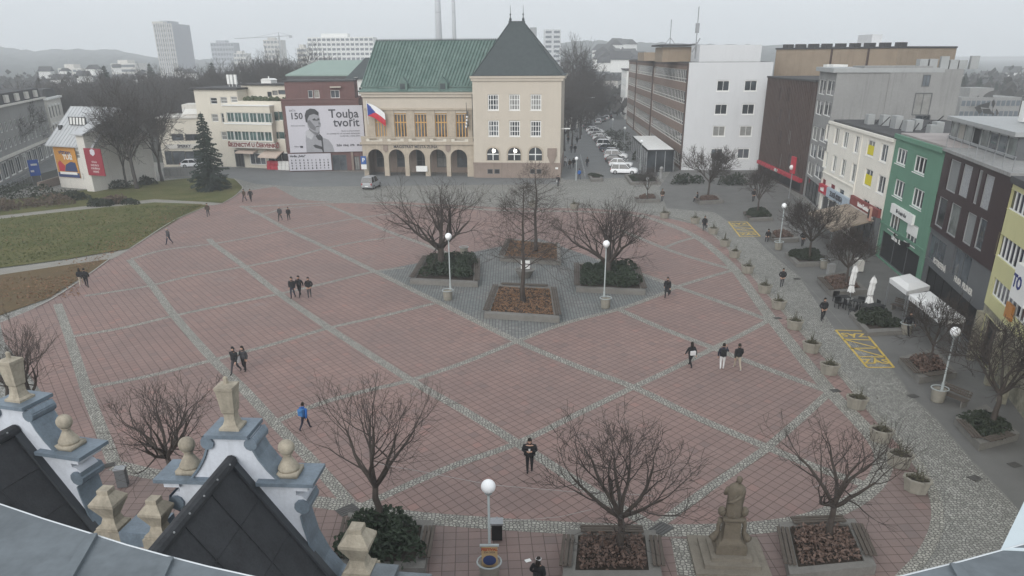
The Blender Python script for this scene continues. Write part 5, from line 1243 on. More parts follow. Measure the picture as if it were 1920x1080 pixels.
# camera's cornice: bowed zinc-covered ledge just below
le = thing('zinc_cornice', 'weathered grey zinc cornice along the bottom of the picture with a bright rim', 'cornice', (0,0,0))
zL = 17.25
ed = [g(*p, zL) for p in ((-260,850),(-60,925),(0,945),(80,972),(164,998),(236,1021),(308,1041),(390,1062),(476,1081),(600,1106),(800,1130),(1100,1150),(1400,1130),(1690,1080),(1800,1053),(1920,1020),(2050,985),(2200,940))]
mb = MB(); n = len(ed)
for i in range(n-1):
    a, b = ed[i], ed[i+1]
    mb.poly([(a.x,a.y,zL),(a.x*1.0,-1.2,zL-.02),(b.x*1.0,-1.2,zL-.02),(b.x,b.y,zL)])
    mb.poly([(a.x,a.y,zL-.28),(a.x,a.y,zL),(b.x,b.y,zL),(b.x,b.y,zL-.28)])
part('zinc_sheet', mb, m_led, le)
part('rim', MB().tube([p+Vector((0,0,-.002)) for p in ed], .0035, 6), mat('bright_rim', (.62,.65,.67), .4, .06, metal=.3), le)
mb = MB()
for i in range(4, n-1, 2): a = ed[i]; mb.bar((a.x*.98,a.y-.02,zL+.004),(a.x*.6,-.9,zL+.0),.03,.012)
part('seam', mb, m_led, le)
part('cornice_wall', MB().box(-3.2,-1.3,0,3.2,.35,zL-.3), m_gw, le)
p0, p1 = g(1876,1032,zL), g(1921,934,zL); 
mb = MB(); q0 = at(1876,1031,p0.y); q1 = at(1924,932,p0.y+.35)
mb.add([tuple(q0), tuple(q1), (q1.x+1.2,q1.y,q1.z), (q0.x+1.2,q0.y-.1,q0.z), (q0.x,q0.y,zL-.3), (q0.x+1.2,q0.y,zL-.3), (q1.x,q1.y,zL-.3), (q1.x+1.2,q1.y,zL-.3)], [(0,3,2,1),(0,4,5,3),(1,6,4,0),(1,2,7,6)])
solo('white_parapet_slope', mb, mat('white_parapet', (.56,.63,.66), .7, .05), 'white sloping parapet piece at the right end of the zinc cornice', 'parapet')
# ---------------------------------------------------------------- bare trees
def m_bark(name, c): return mat(name, c, .95, .22, 3, 25, .4)
bark = m_bark('bark', (.062,.051,.044)); bark2 = m_bark('twig_bark', (.058,.048,.043)); barkf = m_bark('far_bark', (.075,.068,.064))
def rot_dir(d, ang, az):
    d = d.normalized(); u = d.orthogonal().normalized(); v = d.cross(u)
    return (d*cos(ang) + (u*cos(az)+v*sin(az))*sin(ang)).normalized()
class Tree:
    def __init__(s, seed, H, W, h0, r0, style='round', dens=1.0, rmin=.010):
        s.q = random.Random(seed); s.T = MB(); s.C = MB(); s.H, s.W, s.h0, s.r0, s.dens, s.rmin = H, W, h0, r0, dens, rmin
        getattr(s, style)()
        zs = sorted(p[2] for p in s.C.v); top = zs[int(len(zs)*.997)]; rs = sorted(hypot(p[0],p[1]) for p in s.C.v); rad = rs[int(len(rs)*.97)]
        kz, kr = H/top, W/2/rad                       # bring the grown crown to the height and width asked for
        for mb in (s.T, s.C):
            for i, (x, y, z) in enumerate(mb.v):
                r = hypot(x, y); f = 1 + (kr-1)*min(1, r/.6); mb.v[i] = (x*f, y*f, z*kz if z > 0 else z)
    def path(s, p, d, L, n, up, jit):
        pts = [p.copy()]
        for i in range(n):
            d = (d + Vector((s.q.gauss(0,jit), s.q.gauss(0,jit), s.q.gauss(0,jit)+up))).normalized(); p = p + d*(L/n); pts.append(p)
        return pts, d
    def limb(s, p, d, L, r, lev, up=.1, jit=.12, spread=.6, nk=(6,6,5), sr=.5):
        q = s.q; n = 5 if lev > 0 else 3
        pts, dd = s.path(p, d, L, n, up, jit); m = len(pts); r1 = max(r*.38, s.rmin)
        mb = s.T if lev >= 3 else s.C
        mb.tube(pts, [r + (r1-r)*i/(m-1) for i in range(m)], 6 if lev >= 3 else (5 if lev == 2 else 3), cap=False)
        if lev == 0: return
        k = int(nk[min(lev-1, len(nk)-1)]*s.dens*q.uniform(.85,1.15)+.5)
        for i in range(k):
            t = q.uniform(.3,1.0) if i < k-1 else 1.0; f = t*(m-1); j = min(int(f), m-2); b = pts[j].lerp(pts[j+1], f-j)
            dl = (pts[j+1]-pts[j]).normalized(); ang = q.uniform(.35,1.0)*spread*1.3 if i < k-1 else q.uniform(0,.2)
            s.limb(b, rot_dir(dl, ang, q.uniform(0,2*pi)), L*q.uniform(.55,.85)*(1.1-.35*t), max(r*(1-.55*t)*sr, s.rmin), lev-1, up, jit*1.15, spread, nk, sr)
    def trunk(s, top, lean=0.0, r1=.7):
        pts = [Vector((0,0,-.1))]; n = 4
        for i in range(1, n+1): pts.append(Vector((lean*i/n+s.q.gauss(0,.03), s.q.gauss(0,.03), top*i/n)))
        s.T.tube(pts, [s.r0*1.35]+[s.r0*(1-(1-r1)*i/n) for i in range(1,n+1)], 8); return pts[-1]
    def round(s):                                     # pollarded street tree: short trunk, broad dense head
        p = s.trunk(s.h0, s.q.uniform(-.2,.2)); k = 6; hh = s.H - s.h0
        for i in range(k):
            az = 2*pi*i/k + s.q.uniform(-.3,.3); inc = s.q.uniform(.75,1.15); L = s.W*.5*.62 if inc > .9 else hh*.55
            s.limb(p+Vector((0,0,-.1*s.q.random())), Vector((sin(inc)*cos(az), sin(inc)*sin(az), cos(inc))), L, s.r0*.55, 3, .10, .13, .75, (5,6,6))
        for i in range(3):
            az = s.q.uniform(0,6.3); s.limb(p, Vector((.3*cos(az), .3*sin(az), 1)), hh*.52, s.r0*.5, 3, .06, .12, .75, (5,6,6))
    def vase(s):                                      # several rising leaders
        p = s.trunk(s.h0, s.q.uniform(-.1,.1)); hh = s.H - s.h0
        for i in range(5):
            az = 2*pi*i/5 + s.q.uniform(-.4,.4); inc = s.q.uniform(.35,.8)
            s.limb(p, Vector((sin(inc)*cos(az), sin(inc)*sin(az), cos(inc))), hh*.62, s.r0*.6, 3, .07, .12, .7, (4,6,6))
        s.limb(p, Vector((.05,.03,1)), hh*.6, s.r0*.6, 3, .05, .1, .75, (4,6,6))
    def spread(s):                                    # wide old tree with big crooked limbs
        p = s.trunk(s.h0, -.15, .85); hh = s.H - s.h0
        for i in range(7):
            az = 2*pi*i/7 + s.q.uniform(-.3,.3); inc = s.q.uniform(.45,1.3)
            s.limb(p+Vector((0,0,s.q.uniform(-.5,.1))), Vector((sin(inc)*cos(az), sin(inc)*sin(az), cos(inc))), (s.W*.40 if inc > .9 else hh*.58), s.r0*.52, 3, .055, .17, .85, (6,7,7))
        s.limb(p, Vector((.05,0,1)), hh*.6, s.r0*.6, 3, .03, .1, .8, (5,7,7))
    def leader(s):                                    # one straight leader, level side branches
        pts = [Vector((0,0,-.1))]; n = 9
        for i in range(1, n+1): pts.append(Vector((s.q.gauss(0,.05), s.q.gauss(0,.05), s.H*.97*i/n)))
        s.T.tube(pts, [s.r0*1.3]+[max(s.r0*(1-.93*i/n), .02) for i in range(1,n+1)], 7)
        k = int(34*s.dens)
        for i in range(k):
            t = s.h0/s.H + (1-s.h0/s.H)*(i+.5)/k; f = t*.97*n; j = min(int(f), n-1); b = pts[j].lerp(pts[j+1], f-j)
            az = i*2.4 + s.q.uniform(-.3,.3); L = s.W*.5*(1.02-t)**.7*s.q.uniform(.75,1.05)*1.25; inc = s.q.uniform(1.05,1.4)
            s.limb(b, Vector((sin(inc)*cos(az), sin(inc)*sin(az), cos(inc))), max(L,.4), s.r0*.26*(1.15-t), 2, -.01, .12, .85, (6,7))
    def far(s):                                       # background tree: many fine rising twigs
        p = s.trunk(s.h0, 0); hh = s.H - s.h0
        for i in range(6):
            az = 2*pi*i/6 + s.q.uniform(-.3,.3); inc = s.q.uniform(.2,.75)
            s.limb(p, Vector((sin(inc)*cos(az), sin(inc)*sin(az), cos(inc))), hh*.55, s.r0*.5, 3, .04, .13, .75, (4,5,5))
    def proto(s, name, b1, b2):
        return (s.T.mesh(name+'_trunk', b1, True), s.C.mesh(name+'_crown', b2, True))
def plant(name, meshes, loc, rz, label, group=None, scale=1.0, cat='tree'):
    o = thing(name, label, cat, loc, rz, group); o.scale = (scale,)*3 if not hasattr(scale,'__len__') else scale
    link('trunk', meshes[0], o); link('crown', meshes[1], o); return o
PR = [Tree(a,b,c,d,e,f,h,.0065).proto('near_tree', bark, bark2) for a,b,c,d,e,f,h in ((21,5.6,7.8,1.7,.17,'round',.78),(34,6.6,6.2,2.2,.15,'vase',.80),(47,5.4,6.6,1.7,.15,'vase',.72),(58,5.6,7.2,1.6,.15,'round',.82),(59,6.6,6.6,2.0,.15,'vase',.85))]
def near_tree(k, px, py, ptop, label, base_h, rz, wide=1.0, z=0.4):
    b = g(px, py, z); H_ = hgt(px, py, px, ptop, z); s = H_/base_h; return plant('bare_tree', PR[k], (b.x,b.y,z-.1), rz, label, 'bare trees on the square', (s*wide, s*wide, s))
near_tree(1, 712, 992, 690, 'tall bare near tree rising from the bed of dark evergreen shrubs', 6.8, .6, 1.15)
near_tree(3, 1163, 1030, 806, 'broad bare near tree in the leafy bed between globe lamp and statue', 5.4, 1.2, 1.14)
near_tree(2, 1553, 1008, 782, 'bare near tree in the slatted bench bed right of the statue', 5.2, 1.4, 1.0)
near_tree(0, 322, 905, 728, 'low bare tree half hidden behind the nearest white gable', 5.3, 2.2, .95, 0)
near_tree(4, 70, 800, 585, 'bare tree at the left edge behind the far white gable', 6.9, 3.9, 1.25, 0)
near_tree(1, 20, 760, 600, 'second bare tree cut off by the left edge of the square', 6.9, 5.1, 1.1, 0)
CT = Tree(5,8.6,11.8,2.3,.34,'spread',.82,.009).proto('spreading_tree', bark, bark2); CT2 = Tree(9,7.4,11.4,1.5,.32,'spread',.85,.009).proto('spreading_tree', bark, bark2); CT3 = Tree(12,9.3,8.4,2.6,.21,'leader',.9,.008).proto('leader_tree', bark, bark2)
plant('bare_tree', CT, (*g(826,512)[:2],.3), 2.7, 'great spreading bare tree in the left bed of the paved island', 'bare trees on the square')
plant('bare_tree', CT2, (*g(1140,526)[:2],.3), .9, 'wide bare tree over dark shrubs in the right bed of the island', 'bare trees on the square')
plant('bare_tree', CT3, (*g(981,572)[:2],.3), .4, 'straight single-stemmed bare tree in the leaf-strewn front island bed', 'bare trees on the square')
plant('bare_tree', CT3, (*g(1004,478)[:2],.3), 2.4, 'straight bare tree in the rear island bed behind the front one', 'bare trees on the square', .95)
ST = [Tree(61,6.2,5.6,2.0,.13,'vase',1.1,.012).proto('street_tree', bark, bark2), Tree(63,5.8,6.0,1.8,.13,'round',1.0,.012).proto('street_tree', bark, bark2)]
for i, (px, py, pt, k, w, lab) in enumerate([(1862,795,590,0,1.35,'bare tree in the nearest right-hand bed below the yellow building'),(1742,685,545,0,1.0,'bare tree in the bed of brown shrubs in front of the canopies'),
     (1585,535,425,1,1.0,'bare tree in front of the beige awning behind the parasols'),(1516,487,375,1,1.05,'bare tree in the hedge-edged bed before the cream house shops'),(1420,402,305,0,.95,'slim bare tree in the dark hedge bed before the red blade sign'),
     (1328,372,275,1,1.05,'round bare tree in the small bed before the white end wall'),(1213,375,310,0,.8,'small bare tree in the low bed near the cafe pavilion'),(1880,650,560,1,.7,'small bare tree against the stone front of the yellow building')]):
    b = g(px, py, .3); s = hgt(px, py, px, pt, .3)/(6.4 if k == 0 else 5.7); plant('bare_tree', ST[k], (b.x,b.y,.25), i*1.3, lab, 'bare trees on the square', (s*w, s*w, s))
# left side trees by the lawn
LT = [Tree(71,13,11,3.2,.26,'far',1.15,.022).proto('park_tree', barkf, barkf), Tree(72,12,9,3.0,.22,'far',1.1,.022).proto('park_tree', barkf, barkf), Tree(73,14,12,4,.3,'spread',.95,.022).proto('park_tree', barkf, barkf)]
for i, (px, py, pt, k, lab) in enumerate([(257,354,160,2,'large bare tree standing beside the white banner house'),(238,352,200,1,'thin bare tree close to the side wall of the banner house'),(304,340,160,0,'bare tree between the banner house and the dark spruce'),
      (53,302,165,2,'bare street tree in front of the grey apartment house'),(30,318,200,1,'smaller bare tree near the left edge before the apartments')]):
    s = hgt(px, py, px, pt)/(13.3 if k != 1 else 11.5); plant('park_tree', LT[k], g(px,py), i*1.7, lab, 'bare park trees', s)
q = random.Random(31)
def far_tree(px, ptop, Y, lab, grp, k=None, zb=0.0):
    p = at(px, ptop, Y); k = q.randrange(3) if k is None else k; s = max((p.z-zb),4)/(13.0 if k != 1 else 11.6); plant('far_tree', LT[k], (p.x, Y, zb), q.uniform(0,6), lab, grp, s)
for px, pt, Y in ((30,190,200),(85,145,190),(120,135,210),(150,132,230),(175,140,200),(195,128,240),(215,150,195),(235,140,220),(262,142,205),(285,130,235),(305,135,215),(330,130,225),(352,138,200),(372,125,240),(100,165,180),(140,170,185),(180,175,180),(225,172,183),(270,168,186),(320,165,182),(355,160,190),(60,160,230),(10,165,240),(250,128,250),(340,120,260)):
    far_tree(px, pt, Y, 'bare grey tree in the hazy wood behind the banner house', 'bare trees in the hazy wood at left')
for px, pt, Y in ((395,122,235),(412,112,250),(430,118,230),(450,108,240),(470,105,250),(488,100,245),(505,104,240),(520,106,230),(540,108,238),(572,95,215),(600,118,240)):
    far_tree(px, pt, Y, 'bare grey tree behind the roof of the cream shop block', 'bare trees behind the shop block')
for px, pt, Y in ((1055,150,185),(1068,120,195),(1080,82,215),(1092,140,200),(1105,135,225),(1060,180,165),(1075,160,175),(1090,165,190),(1102,150,215),(1118,150,240),(1130,150,265),(1110,172,225),(1066,140,205),(1122,135,280),(1140,140,300),(1098,120,250)):
    far_tree(px, pt, Y, 'bare tree massed along the street beyond the slate tower', 'bare trees along the far street')
m_con = mat('conifer_green', (.022,.034,.026), .95, .3, 1, 8, .4)
# far conifer clumps and brush on the slopes read as one mass
wood = MB()
def clump(p, r, n, h=1.6):
    for _ in range(n):
        a = Vector((q.gauss(0,1), q.gauss(0,1), abs(q.gauss(0,1))*h))*r*.5 + p; s = r*q.uniform(.10,.24); d = Vector((q.gauss(0,1),q.gauss(0,1),q.gauss(0,1))).normalized(); u = d.orthogonal().normalized()*s; v = d.cross(u).normalized()*s
        wood.poly([a-u-v, a+u-v*.6, a+u*.7+v, a-u*.8+v*.9])
for _ in range(900):
    px = q.choice((q.uniform(-60,560), q.uniform(1040,1240), q.uniform(1640,1930), q.uniform(-60,520))); Y = q.uniform(240,560); p = at(px, 112, Y); clump(Vector((p.x, Y, 1.5)), q.uniform(5,8), 26, .75)
o = struct('wooded_slope', wood, mat('bare_brush', (.06,.058,.055), .95, .35, .2, 3, .2), 'stuff')
# big spruce
def conifer(seed, H, W, n):
    rr = random.Random(seed); mb = MB(); t = MB().tube([(0,0,-.1),(0,0,H*.97)], [.26,.03], 7); tiers = int(H*3.0)
    for k in range(tiers):
        f = (k+rr.uniform(-.2,.2))/tiers; f = min(max(f,0),.985); z0 = H*(.03+.95*f); nb = int(5+9*(1-f))
        for j in range(nb):
            L = W*.5*(1-f)**.80*rr.uniform(.6,1.18)+.15; az = 2*pi*j/nb+rr.uniform(-.35,.35)+k; dr = rr.uniform(.15,.5); lift = rr.uniform(-.1,.15)
            u = Vector((cos(az), sin(az), 0)); v = Vector((-sin(az), cos(az), 0)); b = Vector((0,0,z0)); m = max(3,int(L/.22))
            for i in range(m):
                t0 = (i+.2)/m; w = (.10+.32*L*.35*(1-t0)**.7)*rr.uniform(.7,1.3); c = b+u*L*t0+Vector((0,0,-dr*L*t0+lift*L*t0*t0*2)); e = u*(L/m*1.5)+Vector((0,0,-.10-rr.random()*.12))
                for s_ in (-1,1): q_ = c+v*s_*w*.95+u*w*.5+Vector((0,0,-.12-rr.random()*.2)); mb.poly([c, c+e*.6, q_+e*.3, q_-u*.05]); 
                mb.poly([c+Vector((0,0,.05)), c+e+v*.06, c+e-v*.06])
    return t.mesh('spruce_trunk', bark), mb.mesh('spruce_crown', m_con)
sp = conifer(4, 11.6, 6.2, 0); plant('spruce_tree', sp, g(398,356), 0, 'dark tall spruce at the corner of the upper lawn')
q = random.Random(77)
for i, (px, pt, Y) in enumerate(((1752,128,300),(1762,133,310),(1800,128,330),(1812,135,320),(1840,142,300),(1775,150,260),(1870,152,300),(1885,150,310),(1905,158,300),(1735,122,350),(1860,140,340))):
    p = at(px, pt, Y); plant('spruce_tree', sp, (p.x, Y, 0), i, 'dark conifer on the hazy hillside behind the grey concrete building', 'conifers on the right hillside', (p.z/11.6*1.2, p.z/11.6*1.2, p.z/11.6))
for i, (px, pt, Y) in enumerate(((193,118,260),(278,115,300),(395,112,290))):
    p = at(px, pt, Y); plant('spruce_tree', sp, (p.x, Y, 0), i, 'dark conifer standing among bare trees in the hazy wood at left', 'conifers at left', p.z/11.6)
# ---------------------------------------------------------------- planter beds, shrubs, tubs
m_bst = mat('bed_kerb_concrete', (.165,.158,.145), .9, .18, 1.5, 12, .3, streak=.2)
m_slat = mat('bench_slat_wood', (.085,.07,.058), .85, .2, 2.5, 25, .25)
m_soil = mat('bed_soil', (.040,.031,.024), .98, .3, 2, 14, .5)
m_leaf = mat('fallen_leaf', (.185,.105,.06), .9, .45, 4, 3, .1); m_leafd = mat('brown_shrub_leaf', (.135,.092,.075), .9, .5, 5, 4, .1)
m_ever = mat('evergreen_leaf', (.030,.044,.026), .8, .45, 4, 9, .3); m_ever2 = mat('hedge_leaf', (.028,.036,.022), .8, .4, 4, 9, .3)
q = random.Random(101)
def leafcloud(pts_fn, n, s0, s1, up=.3):
    mb = MB()
    for _ in range(n):
        c = pts_fn(); d = Vector((q.gauss(0,1), q.gauss(0,1), q.gauss(0,1)+up)).normalized(); u = d.orthogonal().normalized(); v = d.cross(u); s = q.uniform(s0, s1); a = q.uniform(0,6.3)
        u, v = u*cos(a)+v*sin(a), v*cos(a)-u*sin(a); mb.poly([c-u*s, c-v*s*.5+d*s*.15, c+u*s, c+v*s*.5+d*s*.15])
    return mb
def bed(cs, fill, label, sides=(), h=.42, dens=1.0, shrub=None):
    P = [Vector((*g(*c)[:2], 0)) for c in cs]; c0 = sum(P, Vector())/4; P = [p-c0 for p in P]
    area = sum(P[i].x*P[(i+1)%4].y-P[(i+1)%4].x*P[i].y for i in range(4))
    if area < 0: P = P[::-1]
    o = thing('planter_bed', label, 'planter bed', c0); I = []
    k = min(.38/min((P[i]-P[(i+1)%4]).length for i in range(4))*2, .5)
    I = [p*(1-k) for p in P]; mb = MB()
    for i in range(4):
        j = (i+1)%4
        mb.add([(P[i].x,P[i].y,0),(P[j].x,P[j].y,0),(P[j].x,P[j].y,h),(P[i].x,P[i].y,h),(I[i].x,I[i].y,h),(I[j].x,I[j].y,h),(I[i].x,I[i].y,.1),(I[j].x,I[j].y,.1)], [(0,1,2,3),(3,2,5,4),(4,5,7,6)])
    part('kerb', mb, m_bst, o)
    part('soil', MB().poly([(p.x,p.y,h-.08) for p in I]), m_soil, o)
    for i in sides:
        a, b = P[i], P[(i+1)%4]; L = (b-a).length; d = (b-a).normalized(); inn = Vector((-d.y,d.x,0)); nb = 2 if L > 4.5 else 1; bl = (L-.9)/nb
        for t in range(nb):
            s0 = .45+bl*t+.08; mb = MB()
            for sl in range(3): w = -.10+sl*.17; A = a+d*s0+inn*w+Vector((0,0,h+.10)); mb.bar(A, A+d*(bl-.16), .13, .05)
            bs = part('bench_seat', mb, m_slat, o); mb = MB()
            for u in (.15, .85): A = a+d*(s0+bl*u-.1)-inn*.16+Vector((0,0,h+.04)); mb.bar(A, A+inn*.50, .08, .072)
            psplit('bench_bearer', mb, m_bst, bs)
    def ins():
        u, v = q.random(), q.random(); return (I[0]*(1-u)+I[1]*u)*(1-v) + (I[3]*(1-u)+I[2]*u)*v
    A = abs(area)/2
    if fill == 'litter':
        part('leaf_litter', leafcloud(lambda: ins()+Vector((0,0,h-.06+q.random()*.07)), int(A*55*dens), .06, .13, 3), m_leaf, o, kind='stuff')
    if fill == 'brown':
        part('leaf_litter', leafcloud(lambda: (lambda p_: Vector((p_.x*.92, p_.y*.92, h-.06+max(0,.5-p_.length*.22)*q.random()+.12*q.random())))(ins()), int(A*85*dens), .06, .13, 1), m_leafd, o, kind='stuff')
    if fill in ('ever', 'hedge', 'low') and shrub:
        hh = {'ever': 1.0, 'hedge': .55, 'low': .3}[fill]; bumps = [(ins()*.85, q.uniform(.5,1.1)) for _ in range(int(5+A*.5))]
        def pt():
            b, r = bumps[q.randrange(len(bumps))]; th = q.uniform(0,6.3); ph = q.random(); R_ = r*q.uniform(.75,1.0)
            p = b + Vector((cos(th)*R_*(1-ph*ph)**.5*.9, sin(th)*R_*(1-ph*ph)**.5*.9, 0))
            return Vector((p.x, p.y, h-.1 + hh*(.25+.75*ph*(.6+.4*r))*q.uniform(.8,1.05)))
        mb = leafcloud(pt, int(A*150*dens), .07, .17, .6); sh_ = solo('evergreen_shrub', mb, m_ever if fill == 'ever' else m_ever2, shrub, 'shrub', c0)
    return o
bed([(908,597),(1049,606),(1039,546),(929,541)], 'litter', 'leaf-strewn planter bed at the front of the paved island with slatted benches', (1,3,2))
bed([(769,533),(896,539),(897,491),(798,486)], 'ever', 'planter bed of dark shrubs at the left of the paved island', (1,3), shrub='dark evergreen shrubs filling the left island bed below the great tree')
bed([(1080,548),(1210,554),(1195,507),(1079,500)], 'ever', 'planter bed of dark shrubs at the right of the paved island', (1,3), shrub='tall dark evergreen shrubs filling the right island bed', dens=1.2)
bed([(937,490),(1052,498),(1050,463),(953,454)], 'litter', 'rear planter bed of fallen leaves at the back of the paved island', (0,3))
bed([(632,1082),(797,1082),(813,992),(655,976)], 'ever', 'near planter bed with benches and dark evergreens below the tall near tree', (1,3), shrub='dense dark evergreen shrubs round the trunk of the tall near tree', dens=1.3)
bed([(1054,1098),(1240,1098),(1228,1010),(1064,1008)], 'brown', 'near planter bed of brown leafy growth left of the statue', (1,3,2))
bed([(1478,1094),(1640,1078),(1600,988),(1458,994)], 'brown', 'near planter bed of brown growth with slatted benches right of the statue', (1,3,2))
bed([(1788,795),(1834,846),(1908,826),(1846,770)], 'low', 'nearest right-hand bed with white-edged benches below the yellow building', (0,1), shrub='low brown-green ground shrubs in the nearest right-hand bed')
bed([(1684,680),(1722,720),(1792,710),(1752,664)], 'brown', 'bed of brown shrubs with slatted seats before the white canopies', (0,1))
bed([(1592,593),(1625,631),(1696,627),(1648,577)], 'hedge', 'dark hedge-filled bed between the lower yellow bay and the canopies', (), .3, 1.5, 'clipped dark hedge beside the folded parasols and canopies')
bed([(1531,527),(1559,557),(1625,552),(1585,515)], 'brown', 'planter bed with benches and brown soil beside the folded parasols', (0,))
bed([(1471,480),(1494,501),(1551,499),(1522,471)], 'hedge', 'dark hedge bed before the cream house shops', (), .35, 1.4, 'clipped dark hedge ring under the tree before the cream house')
bed([(1438,444),(1452,456),(1498,454),(1470,432)], 'brown', 'low brown bed beside the globe lamp opposite the cream house', (0,))
bed([(1393,402),(1405,416),(1449,414),(1436,391)], 'hedge', 'low dark hedge bed before the red fascia of the brown building', (0,), .35, 1.3, 'low dark hedge under the slim tree before the brown building')
bed([(1302,377),(1311,384),(1357,381),(1342,369)], 'brown', 'small low bed with a stone seat before the white end wall', (0,))
bed([(1189,375),(1195,381),(1238,379),(1229,366)], 'brown', 'small low bed with stone seat near the cafe pavilion', (0,))
bed([(1171,331),(1182,347),(1240,346),(1222,331)], 'low', 'long low bed just in front of the parked white car', (), .4, .8, 'sparse low plants in the long bed by the parked cars')
bed([(1102,329),(1108,341),(1131,340),(1124,328)], 'low', 'small square bed at the foot of the street steps', (), .4, .8, 'sparse low plants in the small square bed by the steps')
def bush(px, py, w, h_, label, m=None, n=900, dp=None):
    c = g(px, py); dp = dp or w*.6; bl = [(q.uniform(-.38,.38)*w, q.uniform(-.35,.35)*dp, q.uniform(.6,1)) for _ in range(9)]
    def pt():
        b = bl[q.randrange(9)]; th = q.uniform(0,6.3); ph = q.random(); r = .26*w*b[2]*q.uniform(.8,1)
        return Vector((b[0]+cos(th)*r*(1-ph*ph)**.5, b[1]+sin(th)*r*(1-ph*ph)**.5*dp/w*1.3, h_*ph*b[2]*q.uniform(.85,1.05)))
    solo('bush', leafcloud(pt, n, .10, .26, .5), m or m_ever2, label, 'bush', c)
m_twig = mat('dry_twig', (.12,.09,.065), .9, .4, 3, 6, .2)
bush(1292,343,5.5,1.9,'spreading dark juniper bush at the left foot of the white end wall'); bush(1375,345,6.5,1.7,'spreading dark juniper bush at the right foot of the white end wall')
bush(230,352,6,1.4,'dark low hedge along the side wall of the banner house'); bush(265,345,5,1.2,'low dark hedge beneath the trees right of the banner house')
bush(45,372,9,2.3,'tangled dark bush at the left edge of the upper lawn'); bush(95,385,7,1.6,'brown tangled border bush left of the upper path', m_twig); bush(20,392,7,1.5,'dry tawny border growth at the far left of the path', m_twig)
bush(215,382,3.2,1.3,'tawny dry grass tuft in the lawn border by the upper path', m_twig); bush(190,386,3.2,1.1,'small dark bush in the lawn border by the upper path'); bush(245,382,3,.7,'low clump at the right end of the lawn border'); bush(130,374,6,1.3,'dark bush before the parking wall left of the banner house')
bush(1205,300,4,2.2,'dark green screen bush in front of the cafe pavilion'); bush(1165,283,8,2.4,'dark hedge along the street behind the parked cars'); bush(1150,262,8,2.4,'farther dark hedge along the street behind the parked cars')
LW = [g(*p) for p in ((0,500),(392,386),(140,398),(0,515),(200,488),(100,560))]
def lawn_pt():
    r = q.random()
    if r < .55: pl_ = ((392,386),(330,412),(262,455),(205,487),(150,527),(60,580)); k = q.randrange(5); a = g(*pl_[k]).lerp(g(*pl_[k+1]), q.random()); return a+Vector((-.4-abs(q.gauss(0,2.0)), .3+abs(q.gauss(0,.8)), .07))
    if r < .8: return g(q.uniform(0,150), q.uniform(520,560))+Vector((0,0,.07))
    y_ = q.uniform(400,466); return g(q.uniform(10, 372-(y_-386)*1.75), y_)+Vector((0,0,.08))
struct('leaf_scatter', leafcloud(lawn_pt, 2200, .05, .14, 2), m_leaf, 'stuff')
def tuft_pt():
    x_ = q.uniform(-25,375); y0 = max(410-.09*x_, 387); y1 = 500-.15*x_ if x_ < 240 else 463-(x_-240)*.56; y_ = y0+(y1-y0)*q.random(); return g(x_, max(y_, y0))+Vector((0,0,.09))
struct('grass_tufts', leafcloud(tuft_pt, 7000, .04, .13, .1), mat('tuft_grass', (.085,.095,.035), .95, .5, 2, 9, .1), 'stuff')
# octagonal concrete tubs along the rim
def tub_meshes():
    a = MB().lathe([(.47,0),(.50,.04),(.60,.62),(.66,.64),(.66,.74),(.54,.74),(.52,.62)], (0,0,0), 8, 1.25, .9, .5)
    b = MB().lathe([(.01,.63),(.53,.635)], (0,0,0), 8, 1.25, .9, .5)
    return a.mesh('tub', mat('tub_concrete', (.24,.225,.19), .92, .16, 3, 20, .35, streak=.5)), b.mesh('tub_soil', m_soil)
TUB = tub_meshes(); m_tw = mat('tub_plant', (.075,.07,.045), .9, .4, 5, 6, .2)
TP = []
for k in range(4):
    mb = leafcloud(lambda: Vector((q.gauss(0,.28), q.gauss(0,.2), .68+abs(q.gauss(0,.12)))), 130, .04, .10, .5)
    for _ in range(7): b = Vector((q.gauss(0,.18), q.gauss(0,.12), .64)); t = b+Vector((q.gauss(0,.12), q.gauss(0,.12), q.uniform(.35,.95))); mb.tube([b, b.lerp(t,.5)+Vector((q.gauss(0,.05),0,0)), t], [.022,.018,.012], 4)
    TP.append(mb.mesh('tub_plant', m_tw))
ordn = ('nearest','second','third','fourth','fifth','sixth','seventh','eighth','ninth','tenth','eleventh','twelfth','thirteenth','fourteenth')
for i, (px, py) in enumerate([(1716,921),(1684,874),(1650,827),(1605,765),(1554,701),(1520,660),(1489,617),(1459,579),(1433,549),(1401,512),(1377,483),(1359,462),(1337,439),(1303,419)]):
    o = thing('concrete_tub', f'octagonal concrete plant tub, {ordn[i]} from the near right end of the curved row', 'planter tub', g(px,py), radians(-35+i*1.5), 'concrete tubs along the plaza rim')
    o.scale = (.80,.80,.95); link('tub', TUB[0], o); link('soil', TUB[1], o); link('plant', TP[i%4], o, (0,0,0), i*1.1)
for px, py, lab in ((1246,409,'concrete plant tub alone on the rim below the cafe pavilion trees'),(1077,392,'concrete tub with a spiky plant behind the right island tree'),(1000,388,'green-topped tub at the far rim behind the island trees')):
    o = thing('concrete_tub', lab, 'planter tub', g(px,py), .2, 'concrete tubs along the plaza rim'); o.scale = (.85,.85,.95); link('tub', TUB[0], o); link('soil', TUB[1], o); link('plant', TP[1], o)
o = thing('stone_trough', 'broad low stone trough in the middle of the paved island', 'planter', g(984,520)); part('bowl', MB().lathe([(.5,0),(.55,.1),(.9,.7),(.95,.75),(.8,.75),(.7,.6)], (0,0,0), 14), m_bst, o); part('white_board', MB().box(-.35,.1,.75,.45,.2,1.5), m_white, o)

